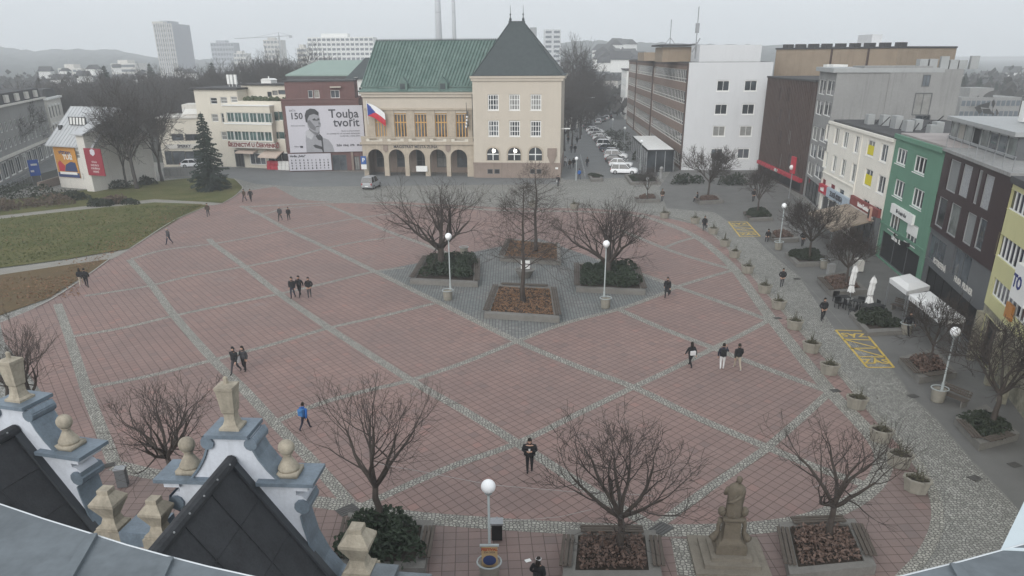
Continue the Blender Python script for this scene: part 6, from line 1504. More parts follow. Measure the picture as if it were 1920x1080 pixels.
# ---------------------------------------------------------------- lamps, bins, benches, statue
m_globe = mat('globe_glass', (.86,.87,.88), .35, .02, 1, 4, 0); m_pole = mat('lamp_pole_paint', (.33,.36,.36), .5, .1, 2, 12, .05)
def lamp(px, py, tx, ty, label, r=.27, ring=False, h=None):
    b = g(px,py); H_ = h or hgt(px,py,tx,ty); o = thing('globe_lamp', label, 'street lamp', b, 0, 'white globe lamps')
    part('globe', MB().ball((0,0,H_), r, 18, 12), m_globe, o, True); part('collar', MB().lathe([(.05,-.12),(.13,-.05),(.15,0)], (0,0,H_-r*.95), 12), m_pole, o)
    part('pole', MB().lathe([(.14,0),(.14,.05),(.085,.08),(.08,1.1),(.055,1.2),(.042,H_-r)], (0,0,0), 10), m_pole, o, True); return o
lamp(845,556,845,443,'globe lamp in front of the left island bed'); lamp(1132,572,1133,457,'globe lamp in front of the right island bed')
LN = lamp(919,1082,919,912,'nearest globe lamp at the bottom with a hanging orange poster'); lamp(1761,752,1792,622,'globe lamp with a dark mark on its glass, by the canopies'); lamp(1460,468,1473,386,'globe lamp in the promenade opposite the cream house')
lamp(1212,376,1213,352,'low globe lamp in the small bed near the cafe pavilion', .24, h=2.9); lamp(1200,318,1202,265,'globe lamp beside the cafe pavilion front'); lamp(1080,338,1080,297,'globe lamp at the top of the street steps'); lamp(1170,278,1170,240,'globe lamp farther up the street by the hedge'); lamp(1148,250,1148,224,'farthest globe lamp up the street of parked cars')
lamp(118,905,118,793,'globe lamp mostly hidden behind the far white gable')
def bin_(px, py, label, z=0):
    o = thing('litter_bin', label, 'litter bin', g(px,py)); part('stone_body', MB().lathe([(.34,0),(.36,.05),(.40,.72),(.40,.76),(.32,.76),(.30,.5)], (0,0,0), 14), TUB[0].materials[0], o, True)
    part('ring', MB().tube([(.46*cos(a*pi/8),.46*sin(a*pi/8),.82) for a in range(17)], .035, 5), m_pole, o); part('inside', MB().lathe([(.01,.6),(.31,.6)], (0,0,0), 12), m_black, o)
bin_(840,562,'round stone litter bin with metal ring by the left island lamp'); bin_(1135,577,'round stone litter bin with metal ring by the right island lamp'); bin_(1459,468,'stone litter bin at the foot of the promenade lamp'); bin_(1757,752,'stone litter bin with ring at the foot of the lamp by the canopies'); bin_(870,478,'stone litter bin behind the left island bed'); bin_(918,1086,'stone bin with ring at the foot of the nearest lamp'); bin_(1698,626,'pale round bin at the corner of the hedge bed by the canopies'); bin_(1545,503,'pale bin right of the hedge bed before the cream house')
b = g(919,1082); po = thing('lamp_poster', 'orange and cream event poster hanging on the nearest globe lamp pole', 'poster', (b.x, b.y-.16, hgt(919,1082,919,1062)), 0)
z1 = hgt(919,1082,919,1019)-hgt(919,1082,919,1062); part('sheet', MB().box(-.30,-.02,0,.30,.02,z1), mat('poster_cream', (.42,.30,.16), .8, .1), po); part('frame', MB().box(-.36,-.05,z1,.36,.05,z1+.06).box(-.36,-.05,-.06,.36,.05,0), m_pole, po)
part('dark_oval', MB().lathe([(.25,0),(.25,.012)], (0,0,0), 16, 1, .9).xf(Matrix.Translation((0,-.021,z1*.4)) @ Matrix.Rotation(pi/2,4,'X')), m_nv, po); letters('lettering', 'FESTIVAL', .15, mat('poster_red_ink', (.35,.05,.02), .7), po, 0, -.024, z1*.86, .003, bold=.006); letters('lettering', 'Zlín 2026', .11, m_ink, po, 0, -.024, z1*.74, .003)
o = thing('litter_bin', 'dark square litter bin just behind the nearest globe lamp', 'litter bin', g(932,1014)); part('body', MB().box(-.22,-.2,.15,.22,.2,.9), m_black, o); part('lid', MB().box(-.26,-.24,.9,.26,.24,.98), m_steel, o); part('post', MB().box(-.04,.2,0,.04,.26,1.0), m_steel, o)
o = thing('litter_bin', 'grey square litter bin by the cobbles behind the nearest white gable', 'litter bin', g(232,912), .2); part('body', MB().box(-.22,-.2,.05,.22,.2,.95), m_grey, o); part('rim', MB().box(-.25,-.23,.95,.25,.23,1.0), m_steel, o)
def bench(px, py, rz, label, back=True):
    o = thing('park_bench', label, 'bench', g(px,py), rz); mb = MB()
    for k in range(4): mb.box(-.9,-.22+.13*k,.42,.9,-.12+.13*k,.46)
    part('seat', mb, m_slat, o); mb = MB()
    for k in range(3): mb.box(-.9,.30+.03*k,.55+.13*k,.9,.33+.03*k,.65+.13*k)
    if back: part('backrest', mb, m_slat, o)
    for s in (-.75, .75): part('leg', MB().box(s-.04,-.2,0,s+.04,.3,.42).box(s-.03,.33,.4,s+.03,.36,.95), m_bst, o)
bench(1782,755,radians(-65),'slatted bench with backrest beside the lamp by the canopies'); bench(148,905,radians(70),'slatted bench near the cobble rim behind the far white gable'); bench(140,850,radians(160),'slatted bench standing left of the litter bin by the rim'); bench(1690,585,radians(-60),'dark bench in front of the smaller white canopy')
# the stone statue
S0 = g(1364,1046); st = thing('saint_statue', 'weathered stone statue of a robed figure on a tall scrolled pedestal', 'statue', S0, radians(-4))
m_stat = mat('statue_stone', (.135,.115,.088), .95, .22, 3, 20, .5, streak=.5)
m_step = mat('step_stone', (.185,.165,.135), .95, .18, 2, 16, .4, streak=.3)
part('step', MB().box(-1.75,-1.5,0,1.75,1.5,.16), m_step, st); part('step', MB().box(-1.3,-1.1,.16,1.3,1.1,.34), m_step, st); part('step', MB().box(-.95,-.8,.34,.95,.8,.52), m_step, st)
part('pedestal', MB().box(-.72,-.55,.52,.72,.55,.98).lathe([(.85,.98),(.80,1.05),(.62,1.12),(.54,1.2),(.50,2.0),(.55,2.06),(.66,2.12),(.68,2.2),(.60,2.22)], (0,0,0), 4, 1.05, .85, .5), m_stat, st)
for s in (-1, 1): part('scroll', MB().tube([(s*.52,0,2.05),(s*.62,0,1.7),(s*.60,0,1.4),(s*.78,0,1.12),(s*.86,0,1.0)], [.13,.10,.11,.17,.2], 8), m_stat, st, True); part('side_ornament', MB().ball((s*.52,0,2.42), .2, 10, 7, 1.2), m_stat, st, True)
mb = MB(); prof = [(.36,0),(.40,.06),(.38,.3),(.35,.7),(.37,1.0),(.40,1.22),(.37,1.42),(.24,1.54),(.11,1.60),(.095,1.66)]; n = 28; o_ = 0; st.scale = (.82,.86,.90)
for r, z in prof:
    for k in range(n):
        a = 2*pi*k/n; f = 1+(.11*sin(a*7+z*2.5)+.07*sin(a*11-z*4))*(1 if z < 1.4 else .25); mb.v.append((r*f*cos(a)+.05*sin(z*1.6), r*f*.72*sin(a), 2.22+z))
for i in range(len(prof)-1):
    for k in range(n): mb.f.append((i*n+k, i*n+(k+1)%n, (i+1)*n+(k+1)%n, (i+1)*n+k))
part('robe', mb, m_stat, st, True); part('head', MB().ball((.1,-.02,4.0), .145, 14, 10, 1.22).ball((.1,.11,3.98),.03,6,4), m_stat, st, True)
part('arm', MB().tube([(-.34,.02,3.55),(-.42,.12,3.25),(-.2,.3,3.2),(.05,.34,3.3)], [.12,.11,.09,.07], 8), m_stat, st, True); part('cloak_fold', MB().tube([(.38,-.05,3.55),(.2,-.26,3.3),(-.15,-.28,3.05),(-.36,-.1,2.9)], [.07,.09,.08,.06], 7), m_stat, st, True)
# cable, street lamp mast, left side signs, railings
solo('overhead_cable', MB().tube([at(700,868,29.0),at(790,884,29),at(919,909,29.2),at(1060,921,29.5),at(1200,928,29.7),at(1371,945,30),at(1460,938,30.2),at(1548,905,30.5)], .013, 4), mat('cable_grey', (.34,.32,.31), .6), 'thin pale overhead cable slung between the near trees and lamp', 'cable')
solo('overhead_cable', MB().tube([at(925,976,27.5),at(980,975,27.6),at(1050,969,27.8),at(1110,955,28)], .012, 4), bpy.data.materials['cable_grey'], 'short lower pale cable between the nearest lamp and middle near tree', 'cable')
o = thing('street_light', 'tall curved street light beyond the steps at the far street', 'street light', g(1092,246)); H_ = hgt(1092,246,1092,183); part('pole', MB().tube([(0,0,0),(0,0,H_*.9),(.3,0,H_*.98),(2.2,0,H_)], .08, 6), m_pole, o); part('lamp_head', MB().box(1.8,-.15,H_-.05,2.9,.15,H_+.1), m_white, o)
o = thing('blue_billboard', 'blue advertising board on legs beside the left road', 'sign', g(70,340), radians(40)); part('board', MB().box(-.75,-.06,.9,.75,.06,3.4), mat('board_blue', (.025,.10,.42), .5, .1), o); part('white_patch', MB().box(-.6,-.08,1.5,-.1,-.062,1.8).box(-.4,-.08,2.5,.5,-.062,2.8), m_white, o); part('leg', MB().box(-.7,-.05,0,-.6,.05,.9), m_steel, o); part('leg', MB().box(.6,-.05,0,.7,.05,.9), m_steel, o)
o = thing('round_sign', 'round white road sign beside the blue board', 'sign', g(53,322)); part('post', MB().tube([(0,0,0),(0,0,3)], .04, 5), m_steel, o); part('plate', MB().box(-.3,-.06,2.5,.3,-.03,3.1), m_white, o)
o = thing('blue_post_sign', 'small blue sign on a post in front of the white banner house', 'sign', g(134,352)); part('post', MB().tube([(0,0,0),(0,0,2.2)], .05, 5), m_white, o); part('plate', MB().box(-.5,-.06,1.9,.5,-.03,2.25), m_nv, o)
def rail(a, b, n, h_, label, m=None):
    A, B_ = g(*a), g(*b); d = B_-A; o = thing('railing', label, 'railing', A)
    for z in (h_, h_*.5): part('rail_bar', MB().bar(Vector((0,0,z)), d+Vector((0,0,z)), .06), m or m_steel, o)
    for i in range(n+1): part('post', MB().bar(d*i/n, d*i/n+Vector((0,0,h_)), .06), m or m_steel, o)
rail((0,368),(52,340),10,1.1,'grey railing along the left road at the picture edge'); rail((78,300),(112,285),6,1.1,'pale railing by the side road behind the banner house', m_white); rail((1097,337),(1088,300),8,1.0,'pale handrail beside the street steps')
w0, w1 = g(75,357), g(113,345); d = w1-w0; solo('parking_wall', MB().bar(Vector((0,0,.6)), d+Vector((0,0,.6)), .4, 1.2), m_plinth, 'dark low wall left of the banner house', 'wall', w0)
for i, (px, py) in enumerate(((322,332),(345,332),(372,331))):
    o = thing('shop_partition', ('grey low screen panel left behind the dark spruce','grey low screen panel in the middle behind the spruce','grey low screen panel next to the spruce')[i], 'screen', g(px,py)); part('panel', MB().box(-1.2,-.05,.15,1.2,.05,1.5), m_conc, o); part('foot', MB().box(-1.2,-.15,0,1.2,.15,.15), m_kerb, o)
o = thing('police_booth', 'pair of grey statuette-like stone posts by the cafe pavilion corner', 'stone post', g(1239,335)); part('shaft', MB().lathe([(.35,0),(.3,.2),(.25,1.1),(.4,1.2),(.4,1.3)], (0,0,0), 8), m_conc, o); part('ball', MB().ball((0,0,1.6), .32, 10, 7), m_conc, o)
o['label'] = 'stone post with a ball top by the cafe pavilion corner'; o.name = 'stone_post'
o = thing('fallen_paper', 'small white scrap of paper on the slabs near the nearest lamp', 'paper', (*g(990,1052)[:2], .02)); part('sheet', MB().box(-.12,-.09,0,.12,.09,.015), m_white, o, rz=.4)

# ---------------------------------------------------------------- vehicles
m_tyre = mat('tyre_rubber', (.012,.012,.012), .9, .2); m_rim = mat('alloy_rim', (.35,.36,.37), .35, .1, metal=.7); m_cg = glass('car_glass', (.012,.014,.017), .06); m_hl = mat('headlight_lens', (.65,.66,.68), .2, .05); m_tl = mat('tail_light_red', (.30,.015,.015), .3, .1)
def paint(n, c): return mat('car_paint_'+n, c, .32, .04, .8, 6, .0, spec=.5)
CP = {'white': paint('white',(.78,.79,.80)), 'silver': paint('silver',(.30,.31,.32)), 'black': paint('black',(.016,.017,.019)), 'blue': paint('blue',(.035,.05,.075)), 'grey': paint('grey',(.09,.095,.10))}
def car_mesh(style):
    """forward +x; returns body, glass, roof builders"""
    L, W, H_ = {'hatch': (4.2,1.78,1.48), 'suv': (4.5,1.85,1.68), 'van': (4.4,1.82,1.85)}[style]
    bel = .93 if style != 'van' else 1.02; x0, x1 = -L/2, L/2; hood = {'hatch': .80, 'suv': .98, 'van': 1.02}[style]
    st = [(x0,.80,.42,bel*.80),(x0+.10,.93,.28,bel*.97),(x0+.55,.99,.22,bel),(0,1.0,.20,bel),(x1-1.35,1.0,.22,bel),(x1-1.1,.99,.22,hood+.06),(x1-.35,.93,.25,hood-.04),(x1-.08,.85,.30,hood-.18),(x1,.72,.40,hood-.32)]
    b = MB(); n = 10
    for x, w, zl, zh in st:
        w *= W/2; m = (zl+zh)/2
        for y, z in ((-w*.9,zl),(-w,zl+.12),(-w,m+.08),(-w*.96,zh-.06),(-w*.86,zh),(w*.86,zh),(w*.96,zh-.06),(w,m+.08),(w,zl+.12),(w*.9,zl)): b.v.append((x,y,z))
    for i in range(len(st)-1):
        for k in range(n): b.f.append((i*n+k, i*n+(k+1)%n, (i+1)*n+(k+1)%n, (i+1)*n+k))
    b.f.append(tuple(range(n))); b.f.append(tuple(range(len(st)*n-1, len(st)*n-n-1, -1)))
    ws = x1-1.15; rf = x1-1.95; rr = x0+.75 if style == 'hatch' else x0+.35; rb = x0+.12
    gl = MB(); wb, wt = W/2*.90, W/2*.74; top = H_-.05
    gl.add([(ws,-wb,bel-.02),(ws,wb,bel-.02),(rf,wt,top),(rf,-wt,top),(rr,wt,top),(rr,-wt,top),(rb,wb,bel-.02),(rb,-wb,bel-.02)], [(0,1,2,3),(3,2,4,5),(5,4,6,7),(1,6,4,2),(0,3,5,7)])
    ro = MB(); wt2 = wt*1.03; ro.add([(rf+.12,-wt2*.97,top-.02),(rf+.12,wt2*.97,top-.02),(rr-.1,wt2,top-.02),(rr-.1,-wt2,top-.02),(rf-.1,-wt*.85,H_),(rf-.1,wt*.85,H_),(rr+.15,wt*.85,H_),(rr+.15,-wt*.85,H_)], [(0,1,5,4),(1,2,6,5),(2,3,7,6),(3,0,4,7),(4,5,6,7)])
    for s in (-1, 1):
        for xa, xb in ((ws-.02,rf),(rb+.02,rr)): ro.bar((xa,s*wb*1.0,bel),(xb,s*wt*1.0,top),.09,.06)
        xm = (rf+rr)/2; ro.bar((xm,s*wb*1.0,bel),(xm,s*wt*1.01,top),.08,.05)
    return b, gl, ro, L, W
CM = {}
def car(style, col, px, py, head, label, group='cars parked along the street'):
    if style not in CM:
        b, gl, ro, L, W = car_mesh(style); ty = MB().lathe([(.33,-.1),(.345,-.06),(.345,.06),(.33,.1),(.2,.1)], (0,0,0), 16).xf(Matrix.Rotation(pi/2,4,'X')); ri = MB().lathe([(.01,-.11),(.22,-.105),(.23,-.06),(.23,.06),(.22,.105),(.01,.11)], (0,0,0), 14).xf(Matrix.Rotation(pi/2,4,'X'))
        CM[style] = (b, gl.mesh('window_glass', m_cg), ro, ty.mesh('tyre', m_tyre), ri.mesh('rim', m_rim), L, W, {})
    b, gl, ro, ty, ri, L, W, cache = CM[style]
    if col not in cache: cache[col] = (b.mesh('car_body', CP[col], False), ro.mesh('car_roof', CP[col]))
    o = thing('parked_car' if style != 'van' else 'parked_van', label, 'car' if style != 'van' else 'van', g(px,py), head, group)
    link('body', cache[col][0], o); link('window_glass', gl, o); link('roof', cache[col][1], o)
    for sx in (-1, 1):
        for sy in (-1, 1):
            wl = link('wheel', ty, o, (sx*L*.31, sy*(W/2-.10), .34)); link('rim', ri, wl)
    for s in (-1, 1):
        part('headlight', MB().box(L/2-.16,s*.55-.17,.60,L/2-.035,s*.55+.17,.74), m_hl, o); part('tail_light', MB().box(-L/2+.0,s*.72-.1,.68,-L/2+.12,s*.72+.1,.95), m_tl, o)
    part('number_plate', MB().box(-L/2-.02,-.26,.48,-L/2+.015,.26,.6), m_white, o); part('sill_trim', MB().box(-L*.2,-W/2*1.005,.22,L*.2,W/2*1.005,.30), m_black, o)
    return o
van = car('van', 'silver', 697, 352, radians(80), 'silver van seen from behind, parked before the town hall arcade', 'vehicles before the town hall'); van['label'] = 'silver van seen from behind, parked before the town hall arcade'
for st_, c_, px, py, lab in [('suv','white',1170,326,'white SUV with dark windows, nearest in the row of parked cars'),('hatch','white',1164,313,'white car second in the row, just behind the nearest SUV'),('hatch','black',1156,306,'black car third in the parked row between two white cars'),('suv','white',1155,298,'white car fourth in the parked row beyond the black car'),
   ('hatch','silver',1151,291,'silver car fifth in the parked row'),('hatch','blue',1142,284,'dark blue car near the middle of the parked row'),('suv','white',1138,276,'white car just beyond the dark blue one'),('hatch','grey',1131,268,'dark grey car in the farther half of the row'),('hatch','white',1128,263,'white car next beyond the dark grey one'),
   ('hatch','silver',1124,258,'silver car between two white ones in the far half'),('suv','white',1119,253,'white SUV third from the far end of the slanted row'),('hatch','white',1114,248,'white car at the far end of the slanted row')]:
    car(st_, c_, px, py, radians(-14), lab)
for c_, px, py, lab, hd in [('grey',1103,241,'dark estate car parked at the fence left of the row',25),('white',1122,232,'white car beyond the fence, nearest of the far street file',80),('grey',1131,228,'grey car second in the far street file',80),('white',1137,225,'white car third in the far street file',80),('black',1143,221,'black car last in the far street file',80),('white',363,314,'white car half hidden behind the dark spruce',10),('white',12,322,'white car at the left picture edge by the apartments',60)]:
    car('hatch', c_, px, py, radians(hd), lab)
# ---------------------------------------------------------------- people
PM = {}
def pm(n, c, r=.85): 
    if n not in PM: PM[n] = mat('cloth_'+n, c, r, .12, 6, 20, .1)
    return PM[n]
BLK, NAVY, DGR, BRN = pm('black',(.014,.014,.016)), pm('navy',(.020,.024,.040)), pm('dark_grey',(.045,.045,.05)), pm('brown',(.06,.042,.03))
WHT, BEI, BLU, SKIN = pm('white',(.60,.60,.60)), pm('beige',(.36,.31,.25)), pm('blue',(.02,.10,.32)), pm('skin',(.42,.26,.19),.6)
JEAN, SHOE, HAIRD, HAIRG = pm('jeans',(.035,.045,.07)), pm('shoe',(.02,.018,.017)), pm('hair_dark',(.018,.013,.010)), pm('hair_grey',(.28,.26,.24))
def person(px, py, face, label, top=BLK, legs=BLK, shoe=SHOE, hair=HAIRD, pose='walk', ph=1.0, Ht=1.74, coat=0.0, bag=None, hood=False, loc=None, longhair=False, bulk=1.12, group='people on the square', hat=None):
    """face: heading in degrees, 0 looks away from the camera (+y), 180 towards it"""
    rr = random.Random(int(px*7+py)); V, Ed, Rd, Bn = [], [], [], []
    def v(p, r, par=None, b='top'):
        V.append(Vector(p)); Rd.append(r if hasattr(r,'__len__') else (r,r)); Bn.append(b)
        if par is not None: Ed.append((par, len(V)-1))
        return len(V)-1
    sit = pose == 'sit'; hz_ = .50 if sit else .93
    pel = v((0,0,hz_), (.150,.115), None, 'legs'); wa = v((0,.01,hz_+.16), (.150*bulk,.11*bulk), pel); ch = v((0,.0,hz_+.38), (.185*bulk,.125*bulk), wa); ne0 = v((0,-.01,hz_+.53), (.085,.075), ch); ne = v((0,.01,hz_+.60), .055, ne0, 'skin')
    nod = .07 if pose in ('phone','sit') else .02
    hd = v((0,.02+nod*.6,hz_+.70), (.078,.088), ne, 'skin'); ht = v((0,.01+nod,hz_+.79), (.072,.082), hd, 'skin')
    no = v((0,.125+nod,hz_+.70-nod*.3), .012, hd, 'skin')
    for s in (-1, 1): v((s*.088,.015+nod*.6,hz_+.70), .016, hd, 'skin')
    stride = {'walk': .26, 'slow': .12}.get(pose, .04)*ph
    for s in (-1, 1):
        hip = v((s*.10,0,hz_-.05), (.105,.115), pel, 'legs'); f = s*stride
        if sit:
            kn = v((s*.12,.42,.50), .075, hip, 'legs'); an = v((s*.12,.46,.09), .05, kn, 'legs'); v((s*.12,.60,.045), .042, an, 'shoe')
        else:
            lift = .05 if f < 0 else 0
            kn = v((s*.10,f*.55+.05,.50), .072, hip, 'legs'); an = v((s*.095,f*1.25-(.08 if f<0 else 0),.09+lift), .05, kn, 'legs'); v((s*.10,f*1.25+.14-(.08 if f<0 else 0),.045+lift*.4), .042, an, 'shoe')
    hands = []
    for s in (-1, 1):
        sh = v((s*.205*(bulk*.5+.5),0,hz_+.47), (.080*bulk,.075*bulk), ch); ar = .058*bulk*1.12
        if pose in ('phone',) : el = v((s*.30,.02,hz_+.22), ar, sh); wr = v((s*.10,.27,hz_+.30), .040, el)
        elif pose == 'sit': el = v((s*.27,.03,hz_+.20), .055, sh); wr = v((s*.16,.28,hz_+.12), .038, el)
        elif pose == 'pockets': el = v((s*.31,-.06,hz_+.22), ar, sh); wr = v((s*.20,.09,hz_+.04), .045, el)
        elif pose == 'carry' and s == 1: el = v((.27,.0,hz_+.22), .055, sh); wr = v((.20,.25,hz_+.25), .038, el)
        elif pose == 'raise' and s == 1: el = v((.32,.10,hz_+.30), .055, sh); wr = v((.20,.22,hz_+.58), .038, el)
        else: sw = -s*stride*.8; el = v((s*.285,sw*.5-.02,hz_+.20), ar, sh); wr = v((s*.285,sw+.06,hz_-.03), .042, el)
        d = (V[wr]-V[el]).normalized(); pa = v(V[wr]+d*.055, (.036,.022), wr, 'skin'); sd_ = d.cross(Vector((0,1,.2))).normalized(); cu = d.cross(sd_).normalized()
        hands.append(V[pa].copy())
        for k, ln in enumerate((.062,.072,.067,.052)):
            a = v(V[pa]+d*.045+sd_*(.027-.018*k), .0095, pa, 'skin'); c = v(V[a]+d*ln*.55+cu*.010, .0088, a, 'skin'); v(V[c]+d*ln*.4+cu*.022, .0078, c, 'skin')
        th = v(V[pa]+sd_*.040*(1 if s > 0 else 1)+d*.005, .010, pa, 'skin'); v(V[th]+d*.035+sd_*.015, .0085, th, 'skin')
    me = bpy.data.meshes.new('body_frame'); me.from_pydata([tuple(p) for p in V], Ed, []); o = bpy.data.objects.new('body_frame', me); COL.objects.link(o)
    o.modifiers.new('skin', 'SKIN'); sv = me.skin_vertices[0].data
    for i, r in enumerate(Rd): sv[i].radius = r; sv[i].use_root = (i == 0)
    sb = o.modifiers.new('sub', 'SUBSURF'); sb.levels = 1; sb.render_levels = 1
    dg = bpy.context.evaluated_depsgraph_get(); bm_ = bpy.data.meshes.new_from_object(o.evaluated_get(dg)); bpy.data.objects.remove(o); bpy.data.meshes.remove(me)
    bm_.name = 'person_body'; bm_.materials.clear(); order = ['top','legs','skin','shoe']
    for m in (top, legs, SKIN, shoe): bm_.materials.append(m)
    seg = [(V[a], V[b], Bn[b]) for a, b in Ed]
    for p in bm_.polygons:
        c = p.center; best = 1e9; bb = 'top'
        for a, b, n_ in seg:
            ab = b-a; t = max(0, min(1, (c-a).dot(ab)/max(ab.length_squared,1e-9))); dd = (c-a-ab*t).length
            if dd < best: best, bb = dd, n_
        p.material_index = order.index(bb); p.use_smooth = True
    k = Ht/(hz_+.87) if not sit else Ht/1.80
    r = thing('person', label, 'person', loc if loc is not None else g(px,py), radians(face), group); r.scale = (k,k,k)
    link('body', bm_, r)
    hc = V[ht]; hb = hood
    mb = MB()
    mb.lathe([(.104 if not hb else .12,-.105 if not longhair else -.26),(.108,-.03),(.103,.03),(.075,.085),(.03,.108),(.002,.112)], (0,0,0), 12, .92, 1.0); mb.xf(Matrix.Translation((hc.x,hc.y-.028,hc.z-.005)) @ Matrix.Rotation(-.30,4,'X'))
    part('hood' if hb else ('hat' if hat else 'hair'), mb, top if hb else (hat or hair), r, True)
    mb = MB()
    for s in (-1,1): mb.ball((s*.032, hc.y+.082, hc.z-.085), .010, 6, 4)
    part('eyes', mb, HAIRD, r); part('mouth', MB().box(-.025,hc.y+.080,hc.z-.158,.025,hc.y+.092,hc.z-.150), pm('lip',(.25,.10,.09)), r)
    hem = hz_+.02-coat
    if not sit: part('coat_hem' if coat else 'jacket_hem', MB().lathe([((.205+coat*.12)*bulk,hem),(.20*bulk,hem+.02),(.192*bulk,hz_+.10),(.186*bulk,hz_+.24)], (0,.01,0), 14, 1.0, .80), top, r, True)
    part('collar', MB().lathe([(.10,0),(.105,.05),(.085,.085)], (0,-.005,hz_+.545), 10, 1, .9), top, r, True)
    if bag == 'pack': part('backpack', MB().box(-.16,-.32,hz_+.10,.16,-.12,hz_+.52).ball((0,-.26,hz_+.42),.15,10,6,.8), BLK if top is not BLU else pm('pack_blue',(.05,.16,.36)), r)
    if bag == 'hand': h_ = hands[0]; part('handbag', MB().box(h_.x-.06,h_.y-.16,h_.z-.42,h_.x+.06,h_.y+.16,h_.z-.14).bar((h_.x,h_.y-.12,h_.z-.15),(h_.x,h_.y,h_.z-.01),.02).bar((h_.x,h_.y+.12,h_.z-.15),(h_.x,h_.y,h_.z-.01),.02), BLK, r)
    if bag == 'white': part('white_bag', MB().box(-.18,-.30,hz_+.02,.18,-.17,hz_+.30), WHT, r)
    if bag == 'shop': h_ = hands[1]; part('white_bag', MB().box(h_.x-.06,h_.y-.17,h_.z-.45,h_.x+.08,h_.y+.17,h_.z-.06), WHT, r)
    if bag == 'phone': part('phone', MB().box(-.04,.29,hz_+.32,.04,.30,hz_+.46), WHT, r)
    if bag == 'scarf': part('white_headband', MB().lathe([(.112,0),(.112,.05)], (hc.x,hc.y-.02,hc.z-.02), 12), WHT, r)
    return r
person(993,886,176,'person in black padded jacket standing and looking at a phone, nearest on the slabs',BLK,BLK,pose='phone',bag='phone',Ht=1.88,bulk=1.38,hood=False)
person(573,806,-25,'person in blue jacket with blue backpack walking away near the near tree',BLU,NAVY,bag='pack',Ht=1.62)
person(443,700,165,'left of the couple walking near the left, black jacket and hood',BLK,DGR,hood=True,ph=1.1,Ht=1.80); person(460,696,160,'right of the couple at left, dark jacket and carrying a white bag',DGR,BLK,bag='shop',pose='carry',ph=-1,longhair=True,Ht=1.72)
person(550,559,170,'left of the trio at centre left, bare-headed in black',BLK,NAVY,pose='slow',Ht=1.82); person(563,556,172,'middle of the trio at centre left, in black cap and dark shoes',BLK,BLK,ph=-1,Ht=1.8,hat=BLK); person(581,558,185,'right of the trio, hands in pockets in hooded black jacket',BLK,DGR,pose='pockets',hood=True,Ht=1.76)
person(1294,688,15,'woman in black carrying a white box-shaped bag on her back',BLK,BLK,bag='white',longhair=True,Ht=1.70); person(1353,693,-10,'person in dark jacket with backpack and white trousers raising a hand',NAVY,WHT,WHT,bag='pack',pose='raise',Ht=1.78); person(1382,693,5,'person in black jumper and beige trousers beside the one with backpack',BLK,BEI,WHT,ph=-1,Ht=1.76)
person(1250,557,160,'woman in long black coat with a handbag crossing right of the island',BLK,BLK,coat=.42,bag='hand',longhair=True,Ht=1.7)
person(1541,601,185,'person in black standing still near the lower yellow loading bay',BLK,BLK,pose='pockets',Ht=1.78); person(1465,538,170,'person in dark jacket walking down the cobbles near the tub row',BLK,DGR,pose='pockets',Ht=1.66)
person(154,536,20,'left of the couple by the bare bed, light trousers and dark top',BLK,BEI,WHT,longhair=True,Ht=1.6); person(164,539,25,'right of the couple by the bare bed, all in black',BLK,BLK,ph=-1,Ht=1.72)
person(318,458,150,'bald person in dark clothes walking along the lawn edge',DGR,NAVY,hair=HAIRG,Ht=1.76); person(391,406,195,'person in brown jacket at the end of the lawn path',BRN,DGR,Ht=1.68); person(459,378,165,'left of the pair near the dark spruce',BRN,NAVY,Ht=1.72); person(471,378,185,'right of the pair near the dark spruce, in black',BLK,BLK,ph=-1,Ht=1.74)
person(526,414,175,'taller of the pair at the far left rim, grey top with dark trousers',DGR,BLK,hair=HAIRG,Ht=1.78); person(542,413,180,'shorter of the pair at the far left rim, all black',BLK,BLK,pose='slow',Ht=1.62)
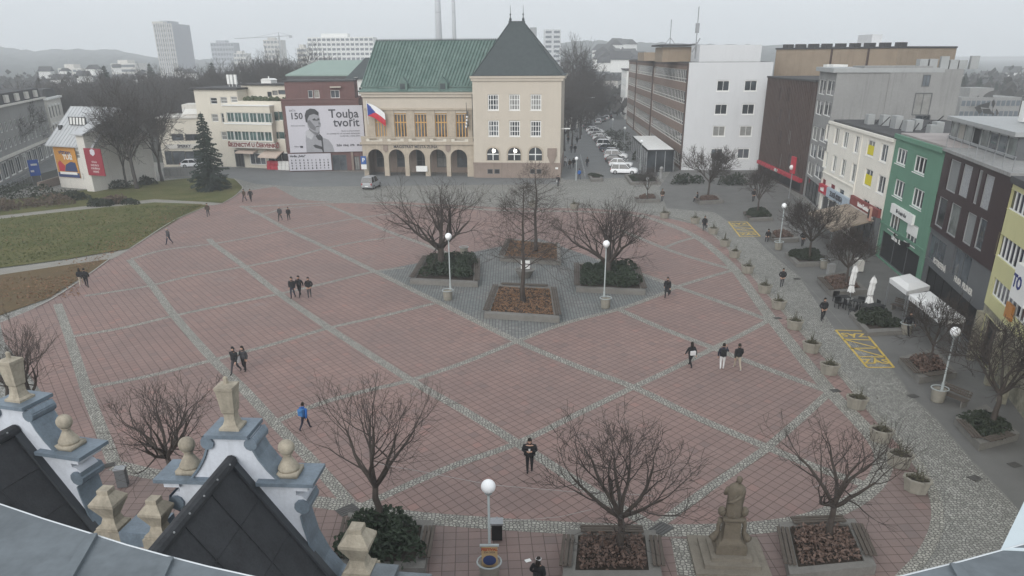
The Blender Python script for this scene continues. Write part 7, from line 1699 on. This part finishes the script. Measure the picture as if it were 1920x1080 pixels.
person(1320,432,165,'person with handbag walking between the far tubs',BLK,DGR,coat=.3,bag='hand',Ht=1.68); person(1241,378,185,'person in brown standing by the small bed near the pavilion',BRN,DGR,pose='pockets',Ht=1.74)
person(1307,378,90,'person in black sitting on the small bed before the white end wall',BLK,BLK,pose='sit'); person(1439,452,150,'person in black sitting on the bed edge opposite the cream house',BLK,DGR,pose='sit'); person(1504,462,180,'person in black standing by the tree before the cream house',BLK,BLK,pose='pockets'); person(1412,378,180,'person in dark clothes beside the trunk of the slim tree',BLK,BLK,pose='pockets')
person(1046,350,180,'person with white bag at the corner of the town hall tower',BLK,DGR,bag='shop',pose='carry')
for i, (px, py, f, t, l, lab) in enumerate([(1101,313,175,BLK,NAVY,'walker alone in the middle of the street roadway'),(1082,270,10,BLK,BLK,'walker far up the street left of the cars'),(1071,287,170,DGR,BLK,'left of the pair walking up the street'),(1078,287,175,BLK,BLK,'right of the pair walking up the street'),(1068,317,5,BRN,BLK,'left of the pair by the street lamp and steps'),(1075,315,0,BLK,DGR,'right of the pair by the street lamp and steps'),
      (1086,337,10,BLU,JEAN,'person in blue jacket climbing the street steps'),(1060,312,150,WHT,BLK,'person in white top close to the tower side wall'),(1065,270,185,BLK,BLK,'person near the far corner of the tower'),(1700,628,190,BLK,BLK,'person standing behind the bin by the white canopies')]):
    person(px, py, f, lab, t, l, ph=1 if i%2 else -1)
p_ = at(1010,1062,22.6); person(1010,1082,-30,'person at the very bottom edge with black hair and white headband',BLK,BLK,bag='scarf',pose='pockets',loc=(p_.x, 22.9, 0),longhair=True,Ht=1.7)
# ------------------------------------------------------------------ haze in the air
hz = bpy.data.materials.new('haze_air'); hz.use_nodes = True; ht = hz.node_tree
ht.nodes.remove(ht.nodes['Principled BSDF']); pv = ht.nodes.new('ShaderNodeVolumePrincipled')
pv.inputs['Color'].default_value = (.93,.96,.985,1); pv.inputs['Density'].default_value = .0007; pv.inputs['Anisotropy'].default_value = .0
ht.links.new(pv.outputs[0], ht.nodes['Material Output'].inputs['Volume'])
struct('haze', MB().box(-1800,-60,-4,1800,2400,150), hz, 'stuff')
